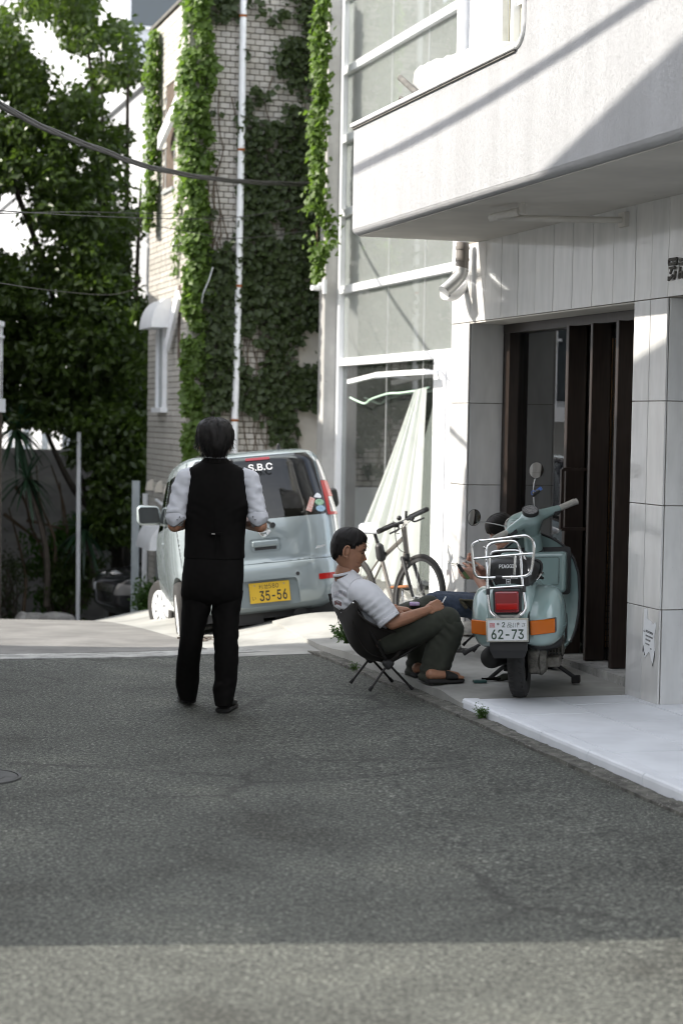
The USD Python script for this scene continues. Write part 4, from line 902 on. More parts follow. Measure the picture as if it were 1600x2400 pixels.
solo('street_cable', Bag().tube(c, .028, 8), M_cable, 'thick overhead cable left of the road whose shadow falls along the white balcony', 'cable', smooth=True)

# ---------------------------------------------------------------- lettering
GLY = {'杉':[[[(36,-4),(52,5),(60,15),(65,13),(57,3),(47,-4)]],[[(35,15),(36,17),(42,19),(53,27),(57,33),(62,32),(62,30),(52,20),(43,14),(38,12)]],[[(35,33),(36,36),(45,40),(55,50),(60,49),(50,38),(44,34),(39,31)]],[[(8,4),(6,9),(9,11),(14,20),(17,31),(8,32),(7,37),(19,37),(19,51),(23,51),(23,37),(33,37),(33,32),(23,32),(23,30),(33,20),(33,18),(30,15),(25,23),(23,23),(23,-4),(19,-4),(19,20),(17,20),(17,17),(10,4)]]],'並':[[[(7,-4),(8,-1),(27,-1),(27,33),(9,33),(9,38),(23,38),(18,49),(21,51),(23,50),(28,42),(28,38),(43,38),(49,50),(50,51),(54,50),(55,48),(49,38),(63,38),(63,33),(45,33),(45,-1),(65,-1),(65,-4)],[(32,33),(31,-1),(40,-1),(40,33)]],[[(48,7),(50,9),(55,27),(59,27),(60,24),(53,5),(50,5)]],[[(12,25),(17,26),(22,13),(23,6),(18,5),(16,17)]]],'い':[[[(47,37),(48,39),(52,40),(58,29),(63,11),(63,8),(60,6),(57,7),(55,22),(50,34)]],[[(15,7),(12,42),(18,42),(19,12),(21,6),(25,2),(30,3),(33,8),(34,14),(36,14),(39,11),(35,1),(30,-4),(22,-3)]]],'品':[[[(39,19),(63,20),(63,-4),(39,-4)],[(44,0),(58,-1),(58,15),(44,15)]],[[(19,48),(54,48),(54,27),(19,26)],[(23,32),(49,31),(49,43),(23,43)]],[[(9,19),(32,20),(32,-4),(9,-4)],[(14,0),(27,-1),(27,15),(14,15)]]],'川':[[[(56,47),(61,47),(61,-4),(56,-4)]],[[(35,-3),(35,44),(39,44),(39,-3)]],[[(7,-4),(12,4),(14,14),(14,47),(19,47),(18,7),(14,-4)]]],'さ':[[[(14,37),(39,36),(36,46),(37,48),(42,47),(44,37),(59,40),(59,35),(47,33),(47,32),(51,21),(56,15),(54,12),(38,14),(38,18),(48,18),(41,32),(14,32)]],[[(16,3),(16,11),(18,17),(23,17),(21,6),(24,1),(31,-1),(52,0),(52,-4),(23,-4)]]]}
def glyph(ch, h, depth):
    polys = [Polygon(r[0], r[1:]) for r in GLY[ch]]
    g = trimesh.util.concatenate([trimesh.creation.extrude_polygon(q.buffer(0), depth, engine='earcut') for q in polys])
    g.apply_scale([h / 58.0, h / 58.0, 1.0]); g.apply_translation([-4 * h / 58, 4 * h / 58, 0]); return g
def text(s, h, w=None, depth=.0012, bold=False):
    m = meshkit.text_mesh(s, h, depth, bold); b = m.bounds
    if w: m.apply_scale([w / (b[1][0] - b[0][0]), 1, 1])
    m.apply_translation([-m.bounds[0][0], 0, 0]); return m
M_plateY = mat('yellow_plate', (.62, .40, .03), .45, var=.03, vs=9.)
M_plateW = mat('white_plate', (.66, .68, .70), .4); M_green = mat('plate_green', (.045, .075, .055), .5)
M_red = mat('red_lens', (.36, .010, .008), .2, spec=.3); M_redd = mat('dark_red_lens', (.20, .006, .012), .10, spec=.6, coat=.6)
M_clear = mat('clear_lens', (.24, .23, .22), .10, coat=.6, spec=.6); M_orange = mat('orange_lens', (.40, .095, .006), .2, spec=.4, bump=.3, bs=160.)
M_tyre = mat('tyre_rubber', (.022, .021, .020), .85, var=.2, vs=30., bump=.3, bs=120.)
M_blackp = mat('black_plastic', (.022, .022, .023), .5, bump=.15, bs=200.)
M_chrome = mat('chrome', (.78, .78, .77), .10, metal=1.)
M_steel = mat('steel', (.42, .41, .40), .32, metal=.9)

# ---------------------------------------------------------------- cars
def car_shell(off, prof, e=4.6, nz_=60, nphi=128):
    z, rear, front, w = [np.array(c, float) for c in zip(*prof)]
    zs = np.linspace(z[0], z[-1], nz_)
    from scipy.interpolate import PchipInterpolator as PI
    r_, f_, w_ = PI(z, rear)(zs) - off, PI(z, front)(zs) + off, PI(z, w)(zs) + off
    zs = zs.copy(); zs[0] -= off; zs[-1] += off
    th = np.arange(nphi) * 2 * np.pi / nphi; c, s = np.cos(th), np.sin(th)
    ex = np.array([e] * nz_)
    X = np.sign(c) * np.abs(c) ** (2 / e); Y_ = np.sign(s) * np.abs(s) ** (2 / e)
    v = np.stack([X[None] * w_[:, None], (f_ + r_)[:, None] / 2 + Y_[None] * (f_ - r_)[:, None] / 2, np.broadcast_to(zs[:, None], (nz_, nphi))], -1)
    return M3(trimesh.Trimesh(*stitch(v, True), process=False))
def pr_y(poly, y0, y1): return M3(prism(poly, y1 - y0, np.array([[1, 0, 0], [0, 0, 1], [0, 1, 0]]), (0, y0, 0)))      # (x, z) outline along y
def pr_x(poly, x0, x1): return M3(prism(poly, x1 - x0, np.array([[0, 1, 0], [0, 0, 1], [1, 0, 0]]), (x0, 0, 0)))      # (y, z) outline along x
def mir(poly): return affinity.scale(poly, -1, 1, origin=(0, 0))
def rnd_poly(pts, r): return Polygon(pts).buffer(-r).buffer(r, quad_segs=6)
def wheel(parent, c, R, w, side, spokes, mrim, steer=0., name='wheel'):
    Rz = rotm((0, 0, 1), steer); ax = Rz @ np.array([1.0, 0, 0])
    pr = [(R * .62, -w * .42), (R * .80, -w * .5), (R * .93, -w * .47), (R, -w * .32), (R, w * .32), (R * .93, w * .47), (R * .80, w * .5), (R * .62, w * .42), (R * .62, -w * .42)]
    t = part(parent, name, lathe(pr, ax, c, 40), M_tyre, 40)
    o = side * w * .44
    d = lathe([(.001, o * 1.0), (R * .10, o * 1.0), (R * .16, o * .86), (R * .42, o * .66), (R * .44, o * .6), (R * .44, o * .2), (.001, o * .2)], ax, c, 32)
    b = Bag().add(d).add(lathe([(R * .55, o * .8), (R * .63, o * 1.02), (R * .68, o * .9), (R * .66, o * .3), (R * .55, o * .5), (R * .55, o * .8)], ax, c, 40))
    for k in range(spokes):
        a = 2 * np.pi * k / spokes
        p0, p1 = np.array([o * .92, math.cos(a) * R * .12, math.sin(a) * R * .12]), np.array([o * .92, math.cos(a + .16) * R * .60, math.sin(a + .16) * R * .60])
        q0, q1 = Rz @ p0 + c, Rz @ p1 + c
        b.bar(q0, q1, R * .15, abs(o) * .22, ax)
    part(t, 'hubcap', b, mrim, 30)
    part(t, 'brake_drum', lathe([(.001, o * .1), (R * .58, o * .1), (R * .6, -o * .3), (.001, -o * .3)], ax, c, 24), M_blackp, 30)
    return t

KEI = [(.24, .10, 3.20, .64), (.30, .03, 3.34, .70), (.42, .0, 3.39, .725), (.56, .005, 3.39, .735), (.63, .02, 3.37, .7375), (.66, .055, 3.36, .7375), (.80, .06, 3.30, .735), (.93, .075, 3.10, .728), (1.02, .10, 2.82, .715), (1.15, .15, 2.66, .69), (1.30, .215, 2.48, .655), (1.42, .27, 2.30, .625), (1.50, .31, 2.15, .595), (1.545, .37, 2.05, .55), (1.575, .55, 1.95, .46), (1.59, .80, 1.80, .33)]
CM = np.eye(4)
CM[:3, :3] = rotm((0, 0, 1), 9.0) @ rotm((1, 0, 0), -4.5) @ rotm((0, 1, 0), -5.8)
CM[:3, 3] = [-.525, 14.95, -.075]
CMi = np.linalg.inv(CM)
def rear_xz(px, py, yl):
    a, b_ = 12.0, 19.0
    for _ in range(40):
        m = (a + b_) / 2; q = CMi @ np.append(at(px, py, m), 1)
        if q[1] < yl: a = m
        else: b_ = m
    return q[0], q[2]
M_paintb = mat('pale_blue_paint', (.27, .315, .325), .16, metal=.25, spec=.5, coat=.6)
M_carglass = glassmat('tinted_car_glass', (.40, .41, .39), 1.55)
M_seat = mat('car_seat', (.03, .03, .032), .9)
kc = thing('small_car', 'small pale blue car with yellow plate 35-56, front wheels turned, half on the driveway', 'car', mat4=CM)
outer = car_shell(0, KEI); inn = car_shell(-.006, KEI); core = car_shell(-.05, KEI)
groove = outer - car_shell(-.008, KEI); skin = outer - inn
rw = rnd_poly([(-.553, .995), (.553, .995), (.518, 1.46), (.46, 1.525), (-.46, 1.525), (-.518, 1.46)], .022)
sw = [rnd_poly([(.62, 1.02), (1.28, 1.0), (1.28, 1.42), (.72, 1.43)], .03), rnd_poly([(1.36, 1.0), (2.42, .97), (2.05, 1.42), (1.36, 1.42)], .03)]
ws = rnd_poly([(-.58, 1.02), (.58, 1.02), (.46, 1.47), (-.46, 1.47)], .04)
wins = [pr_y(rw, -.2, .9)] + [pr_x(p, -.9, .9) for p in sw] + [pr_y(ws, 1.7, 3.3)]
arch = [m3.Manifold.cylinder(.60, .315, .315, 40).rotate((0, 90, 0)).translate((sx * .62 - .3, y, .27)) for sx in (-1, 1) for y in (.50, 2.83)]
seams = []
hl = rnd_poly([(-.66, .635), (.66, .635), (.675, 1.0), (.52, 1.56), (-.52, 1.56), (-.675, 1.0)], .04)
seams.append(pr_y(hl.difference(hl.buffer(-.006)), -.2, .55))
for y in (1.32, 2.35): seams.append(pr_x(sbox(y, .33, y + .006, 1.0), -.9, .9))
body = outer - core
for m in wins + arch: body = body - m
gcut = m3.Manifold.batch_boolean(seams, m3.OpType.Add) ^ groove
body = body - gcut
recess = rnd_poly([(-.245, .29), (.255, .29), (.235, .505), (-.225, .505)], .03)
body = body - (pr_y(recess, -.2, .045))
body = body - (pr_y(rnd_poly([(-.115, .732), (.135, .732), (.135, .838), (-.115, .838)], .025).difference(rnd_poly([(-.108, .739), (.128, .739), (.128, .831), (-.108, .831)], .022)), -.2, .5) ^ groove)
bodym = T3(body)
cb_ = part(kc, 'body', bodym, M_paintb, 28)
part(kc, 'plate_recess', prism(recess.buffer(.004), .004, np.array([[1, 0, 0], [0, 0, 1], [0, 1, 0]]), (0, .0445, 0)), M_paintb, False)
for lay, nm_, mt in ((skin ^ wins[0], 'rear_window', M_carglass), (skin ^ wins[1], 'side_window', M_carglass), (skin ^ wins[2], 'side_window', M_carglass), (skin ^ wins[3], 'windscreen', M_carglass)):
    for pc in lay.decompose(): part(kc, nm_, T3(pc), mt, 30)
top_band = (skin ^ pr_y(rw.buffer(-.004).intersection(sbox(-1, 1.435, 1, 1.6)), -.2, .9)).translate((0, .007, 0))
part(kc, 'window_band', T3(top_band), M_blackp, 30)
edge = (skin ^ pr_y(rw.buffer(-.003).difference(rw.buffer(-.045)), -.2, .9)).translate((0, .008, 0))
part(kc, 'window_surround', T3(edge), M_blackp, 30)
lampL = car_shell(.010, KEI) - car_shell(-.012, KEI)
lp = rnd_poly([(.566, .985), (.72, .985), (.80, 1.05), (.80, 1.2), (.74, 1.455), (.535, 1.455), (.548, 1.30)], .015)
for q in (lp, mir(lp)):
    red = q.intersection(sbox(-1, .9, 1, 1.275)); clr = q.intersection(sbox(-1, 1.28, 1, 1.5)); rev = affinity.scale(sbox(.605, 1.02, .715, 1.13), 1 if q is lp else -1, 1, origin=(0, 0)).buffer(.01)
    half = pr_y(sbox(-1, .9, 1, 1.6), -.3, .52)
    t = part(kc, 'tail_lamp', T3((lampL ^ pr_y(red.difference(rev), -.3, .52))), M_red, 30)
    part(t, 'reversing_lens', T3(((car_shell(.006, KEI) - car_shell(-.012, KEI)) ^ pr_y(rev, -.3, .5))), M_clear, 30)
    part(t, 'upper_lens', T3((lampL ^ pr_y(clr, -.3, .58))), M_clear, 30)
lay2 = car_shell(.004, KEI) - car_shell(-.004, KEI)
for sx in (1, -1):
    part(kc, 'bumper_reflector', T3(lay2 ^ pr_y(affinity.scale(rnd_poly([(.42, .465), (.60, .465), (.60, .512), (.42, .512)], .006), sx, 1, origin=(0, 0)), -.2, .3)), M_red, 30)
    part(kc, 'bumper_hole', T3(lay2 ^ pr_y(Point(sx * .245, .53).buffer(.016), -.2, .3)), M_blackp, 30)
part(kc, 'stop_lamp', T3((car_shell(.006, KEI) - car_shell(-.004, KEI)) ^ pr_y(rnd_poly([(-.06, 1.487), (.14, 1.487), (.14, 1.509), (-.06, 1.509)], .006), -.2, .6)), M_redd, 30)
hx = rbox((-.095, .048, .772), (.115, .075, .822), .010); part(kc, 'tailgate_handle', hx, M_paintb, 40)
part(kc, 'handle_recess', Bag().box((-.08, .058, .745), (.10, .0645, .770)), M_blackp, False)
part(kc, 'emblem', Bag().add(lathe([(.020, -.004), (.038, -.006), (.044, 0), (.038, .004), (.020, .002)], (0, 1, 0), (.012, .062, .892), 28)).box((-.04, .053, .885), (.064, .060, .900)), M_chrome, 40)
part(kc, 'tail_badge', prism(Polygon([(0, 0), (.02, .022), (.09, .03), (.085, .015), (.02, .004)]), .004, np.array([[1, 0, 0], [0, 0, 1], [0, 1, 0]]), (.41, .055, .715)), M_chrome, False)
wp_ = part(kc, 'rear_wiper', Bag().tube(catmull([(.084, .055, .945), (-.02, .095, 1.02), (-.20, .13, 1.11)], 5), .008, 8).add(lathe([(.001, -.03), (.022, -.03), (.024, 0), (.001, 0)], (0, 1, 0), (.084, .07, .94), 16)), M_blackp, 40)
nzl = rear_xz(541, 1081, .30); part(kc, 'washer_nozzle', T3(ball((nzl[0], .30, nzl[1]), .018, 16)), M_blackp, True)
part(kc, 'roof_aerial', T3(m3.Manifold.batch_hull([ball((.26, .60, 1.585), .018, 12), ball((.26, .68, 1.59), .012, 12), ball((.26, .585, 1.615), .012, 12)])), M_blackp, True)
ud = Bag().box((-.60, .16, .19), (.60, .9, .30)).box((-.62, .9, .16), (.62, 2.5, .30)).tube([(.25, .10, .20), (.25, .8, .22)], .055, 12).tube([(-.5, .5, .27), (.5, .5, .27)], .05, 12).box((-.3, .14, .15), (-.05, .4, .28)).box((.05, .2, .14), (.12, .34, .24))
part(kc, 'underbody', ud, M_blackp, False)
for sx in (-1, 1):
    wheel(kc, np.array([sx * .655, .50, .272]), .272, .155, sx, 8, M_whitemetal)
    wheel(kc, np.array([sx * .665, 2.83, .272]), .272, .155, sx, 8, M_whitemetal, 22.)
    mx = -.715 if sx < 0 else .80; w_ = lambda q: mx + sx * q
    mr = part(kc, 'wing_mirror', T3(m3.Manifold.batch_hull([ball((w_(.0), 2.18, 1.10), .045), ball((w_(.14), 2.18, 1.115), .045), ball((w_(.01), 2.20, 1.19), .045), ball((w_(.135), 2.19, 1.21), .045)])), M_paintb if sx < 0 else M_blackp, True)
    part(mr, 'mirror_face', prism(rnd_poly([(w_(-.025), 1.075), (w_(.165), 1.085), (w_(.165), 1.235), (w_(-.015), 1.22)], .03), .006, np.array([[1, 0, 0], [0, 0, 1], [0, 1, 0]]), (0, 2.128, 0)), mat('dark_mirror_' + ('a' if sx < 0 else 'b'), (.05, .055, .055), .08, metal=.6), False)
    part(mr, 'mirror_stalk', Bag().tube([(sx * .66, 2.22, 1.07), (w_(.02), 2.19, 1.10)], .025, 8), M_blackp, True)
    part(kc, 'door_handle', rbox((sx * .728 - .015, 1.36, .86), (sx * .728 + .015, 1.50, .885), .008, 6), M_paintb, 40)
for x in (-.33, .33):
    st = part(kc, 'front_seat', rbox((x - .22, 1.70, .75), (x + .22, 1.84, 1.18), .06), M_seat, True); part(st, 'headrest', rbox((x - .12, 1.68, 1.16), (x + .12, 1.76, 1.33), .04), M_seat, True)
    st = part(kc, 'rear_seat', rbox((x - .30, .85, .60), (x + .30, .98, 1.08), .06), M_seat, True); part(st, 'headrest', rbox((x - .11, .84, 1.06), (x + .11, .91, 1.20), .035), M_seat, True)
part(kc, 'cabin_floor', Bag().box((-.62, .3, .45), (.62, 2.9, .52)).box((-.6, 2.3, .8), (.6, 2.7, .97)), M_seat, False)
# lettering and plates
RB = np.array([[1, 0, 0], [0, 0, 1], [0, -1, 0]])
def on_rear(m, x, z, y, tilt=0.):
    R = rotm((1, 0, 0), -tilt); v = np.asarray(m.vertices) @ RB
    return trimesh.Trimesh(v @ R.T + [x, y, z], m.faces, process=False)
sx0, sz0 = rear_xz(577, 1105, .22); sx1, sz1 = rear_xz(633, 1100, .22)
tm = text('S.B.C', .058, abs(sx1 - sx0), .0015, True)
part(kc, 'window_lettering', on_rear(tm, sx0 + .02, sz0, .212, 23), M_paper, False)
pl_ = part(kc, 'number_plate', rbox((-.160, .018, .320), (.170, .024, .485), .0028, 4), M_plateY, False)
tm = Bag()
for s_, x, z, h, w in (('35-56', -.080, .337, .078, .225), ('580', .0, .433, .036, .08)): tm.add(on_rear(text(s_, h, w, .001, h > .05), x, z, .0185))
for ch, x, z, h in (('杉', -.083, .432, .038), ('並', -.043, .432, .038), ('い', -.145, .347, .034)): tm.add(on_rear(glyph(ch, h, .001), x, z, .0185))
part(pl_, 'plate_lettering', tm, M_ink, False)
part(pl_, 'plate_bolt', Bag().add(lathe([(.001, 0), (.006, 0), (.006, .003), (.001, .003)], (0, -1, 0), (-.115, .018, .462), 12)), M_steel); part(pl_, 'plate_bolt', Bag().add(lathe([(.001, 0), (.006, 0), (.006, .003), (.001, .003)], (0, -1, 0), (.125, .018, .462), 12)), M_steel)
def sticker(nm_, pts, m, lay=None):
    q = Polygon([rear_xz(x, y, .16) for x, y in pts]); a = q.centroid
    part(kc, nm_, T3((car_shell(.002, KEI) - car_shell(-.002, KEI)) ^ pr_y(q.buffer(.004), -.2, .6)), m, 30)
sticker('sticker', [(717, 1195), (727, 1199), (738, 1169), (728, 1165)], mat('sticker_red', (.55, .20, .16), .5, col2=(.62, .50, .46), vs=60.))
sticker('sticker', [(740, 1178)] + [(750 + 10.5 * math.cos(a), 1176 + 6.5 * math.sin(a)) for a in np.linspace(0, 6.2, 14)], mat('sticker_green', (.16, .34, .19), .5, col2=(.35, .5, .36), vs=40.))
sticker('sticker', [(740 + 12 + 11 * math.cos(a), 1191 + 6.5 * math.sin(a)) for a in np.linspace(0, 6.2, 14)], mat('sticker_blue', (.20, .34, .46), .5, col2=(.34, .48, .58), vs=60.))
sticker('sticker', [(738, 1164), (741, 1159), (746, 1155), (752, 1158), (755, 1163), (753, 1165)], M_paper)

# black car nosing out beyond the ivy building
VAN = [(.25, .1, 3.25, .62), (.40, .0, 3.42, .72), (.62, .0, 3.43, .735), (.74, .03, 3.36, .735), (.80, .04, 3.20, .73), (.86, .05, 2.78, .725), (1.0, .07, 2.55, .71), (1.25, .12, 2.22, .66), (1.42, .2, 1.98, .61), (1.50, .35, 1.75, .5), (1.53, .6, 1.5, .3)]
M_paintk = mat('black_paint', (.012, .012, .013), .12, spec=.6, coat=.8)
BM = np.eye(4); BM[:3, :3] = rotm((0, 0, 1), 120.0); pf = at(236, 1440, 24.6)
BM[:3, 3] = np.array([pf[0], 24.8, -1.17]) - BM[:3, :3] @ np.array([0, 3.43, 0])
kb = thing('black_car', 'black car with its nose showing past the corner of the tiled building', 'car', mat4=BM)
vo = car_shell(0, VAN); vi = car_shell(-.006, VAN); vc = car_shell(-.05, VAN)
vw = [pr_y(rnd_poly([(-.6, .93), (.6, .93), (.5, 1.44), (-.5, 1.44)], .04), 1.6, 3.0), pr_x(rnd_poly([(.5, .95), (2.52, .93), (1.98, 1.40), (.6, 1.40)], .03), -.9, .9)]
vb = vo - vc
for m in vw: vb = vb - m
for sx in (-1, 1):
    for y in (.55, 2.75): vb = vb - m3.Manifold.cylinder(.6, .32, .32, 32).rotate((0, 90, 0)).translate((sx * .62 - .3, y, .28))
part(kb, 'body', T3(vb), M_paintk, 28)
for m, n_ in zip(vw, ('windscreen', 'side_window')):
    for pc in ((vo - vi) ^ m).decompose(): part(kb, n_, T3(pc), M_carglass, 30)
lay = car_shell(.008, VAN) - car_shell(-.01, VAN)
for sx in (-1, 1):
    part(kb, 'headlamp', T3(lay ^ pr_y(affinity.scale(rnd_poly([(.34, .53), (.72, .55), (.74, .66), (.42, .69)], .02), sx, 1, origin=(0, 0)), 2.9, 3.6)), M_clear, 30)
    part(kb, 'indicator', T3(lay ^ pr_x(affinity.translate(sbox(2.98, .70, 3.06, .74), 0, 0), *( (-.9, -.5) if sx < 0 else (.5, .9)))), M_orange, 30)
    part(kb, 'wing_mirror', T3(m3.Manifold.batch_hull([ball((sx * .80, 2.35, .96), .05), ball((sx * .93, 2.33, .98), .05), ball((sx * .90, 2.35, 1.08), .05)])), M_paintk, True)
    for y in (.55, 2.75): wheel(kb, np.array([sx * .655, y, .28]), .28, .16, sx, 8, M_steel)
part(kb, 'grille', T3(lay ^ pr_y(rnd_poly([(-.32, .56), (.32, .56), (.34, .66), (-.34, .66)], .015), 3.0, 3.6)), M_chrome, 30)

# ---------------------------------------------------------------- people and folding chairs
M_skin = mat('skin_tanned', (.30, .150, .090), .5, var=.08, vs=30., sub=.12, bump=.15, bs=300., bd=.0006)
M_skinl = mat('skin_light', (.46, .27, .20), .5, var=.06, vs=30., sub=.12)
M_hair = mat('black_hair', (.0065, .0052, .0045), .5, spec=.25, var=.5, vs=60., stretch=(6., 6., 1.), bump=.6, bs=140., bd=.003)
M_black = mat('black_cloth', (.0045, .0040, .0037), .92, var=.25, vs=40., bump=.25, bs=260., bd=.0008, spec=.12)
M_shirt = mat('white_shirt', (.50, .51, .545), .8, var=.03, vs=12., bump=.3, bs=300., bd=.0006)
M_tee = mat('white_tshirt', (.60, .61, .64), .85, var=.03, vs=10., bump=.3, bs=240., bd=.0006)
M_olive = mat('olive_trousers', (.030, .033, .023), .9, var=.2, vs=25., bump=.35, bs=200., bd=.001, sheen=.04)
M_jean = mat('blue_denim', (.040, .055, .085), .9, var=.3, vs=30., bump=.3, bs=240., bd=.001)
M_chairf = mat('brown_mesh_fabric', (.010, .0072, .0052), .85, var=.3, vs=90., bump=.4, bs=400., bd=.001, sheen=.03)
M_chairo = mat('olive_chair_fabric', (.075, .066, .042), .85, var=.2, vs=60., bump=.3, bs=300., bd=.001)
M_shoe = mat('black_leather', (.012, .011, .011), .35, bump=.1, bs=90.)
M_rubb = mat('dark_rubber', (.010, .0095, .009), .8, var=.2, vs=30.)
M_grey = mat('grey_sneaker', (.22, .215, .20), .8, var=.15, vs=25.)
M_sole = mat('sneaker_sole', (.50, .49, .46), .7, var=.1, vs=20.)
XA, YA, ZA = np.eye(3)

def ring(px, py, D, hw, hd, rot=0., up=None):
    """Horizontal ring: half width hw (pixels across), half depth hd (metres)."""
    c = at(px, py, D); u = rotm((0, 0, 1), rot) @ XA * (hw * D / FPX); v = rotm((0, 0, 1), rot) @ YA * hd
    return np.concatenate([c, u, v])
def edge(y, x0, x1, D, hd, rot=0.): return ring((x0 + x1) / 2, y, D, (x1 - x0) / 2, hd, rot)
def oring(c, d, ru, rv, ref=(0, 0, 1)):
    """Ring at c across direction d; ru along the sideways axis, rv along the other."""
    d = np.asarray(d, float); d /= np.linalg.norm(d); s = np.cross(d, ref); s /= np.linalg.norm(s); t = np.cross(s, d)
    return np.concatenate([np.asarray(c, float), s * ru, t * rv])
def limb(pts, radii, n=6, sides=32, ref=(0, 0, 1), e=2.0):
    p = np.asarray(pts, float); d = np.gradient(p, axis=0)
    return loft([oring(p[i], d[i], *(radii[i] if np.ndim(radii[i]) else (radii[i], radii[i])), ref) for i in range(len(p))], n, sides, True, e)
def cloth(m, amp, scale, seed, aniso=(1, 1, 1), folds=None):
    m = displace(m, amp, scale, seed, aniso)
    if folds is not None:
        v = np.array(m.vertices); n = m.vertex_normals; d = 0
        for c, ax, wl, a, w in folds:                       # (centre, direction of travel, wavelength, amplitude, reach)
            q = v - c; d = d + a * np.sin(q @ np.asarray(ax) * 2 * np.pi / wl + 2.2 * meshkit.noise(v * 9, seed)) * np.exp(-(q * q).sum(1) / w ** 2)
        m = trimesh.Trimesh(v + n * d[:, None], m.faces, process=False)
    return m
def hand(w, d, n, thumb, s=1., curl=(.5, .6, .4), thumbin=.35, spread=.0):
    """Right or left hand: wrist w, fingers along d, palm facing n, thumb on the side of vector thumb."""
    d = np.asarray(d, float) / np.linalg.norm(d); n = np.asarray(n, float); n = n - d * (n @ d); n /= np.linalg.norm(n)
    x = np.cross(d, n); x = x if x @ np.asarray(thumb) > 0 else -x; w = np.asarray(w, float); J = lambda a, b_, c, r: np.append(w + s * (x * a + d * b_ + n * c), r * s)
    ms = [m3.Manifold.batch_hull([ball(J(*q)[:3], J(*q)[3], 12) for q in ((.020, 0, 0, .018), (-.020, 0, 0, .018), (.030, .085, 0, .012), (-.032, .078, 0, .011), (.034, .045, .006, .014), (-.03, .03, .008, .014))])]
    for i, (ox, b0, L) in enumerate(((.030, .086, .072), (.010, .090, .080), (-.011, .087, .074), (-.030, .078, .058))):
        p = w + s * (x * ox + d * b0); a = 0; js = [np.append(p - d * .012 * s, .0098 * s)]; r = .0095
        for k, (f, c) in enumerate(zip((.45, .31, .24), curl)):
            a += c * (1 + .10 * i); dirn = d * math.cos(a) + n * math.sin(a) + x * spread * (1.5 - i); p = p + dirn / np.linalg.norm(dirn) * L * f * s; r -= .0008; js.append(np.append(p, r * s))
        ms += chain(js, 10)
    p0 = J(.022, .020, .004, .014); p1 = J(.046, .050, .018, .0115); q = x * (.55 - thumbin) + d * .75 + n * .55; q /= np.linalg.norm(q)
    p2 = np.append(p1[:3] + q * .030 * s, .0098 * s); q2 = q - x * .25; q2 /= np.linalg.norm(q2); p3 = np.append(p2[:3] + q2 * .026 * s, .0085 * s)
    ms += chain([p0, p1, p2, p3], 10)
    return ms

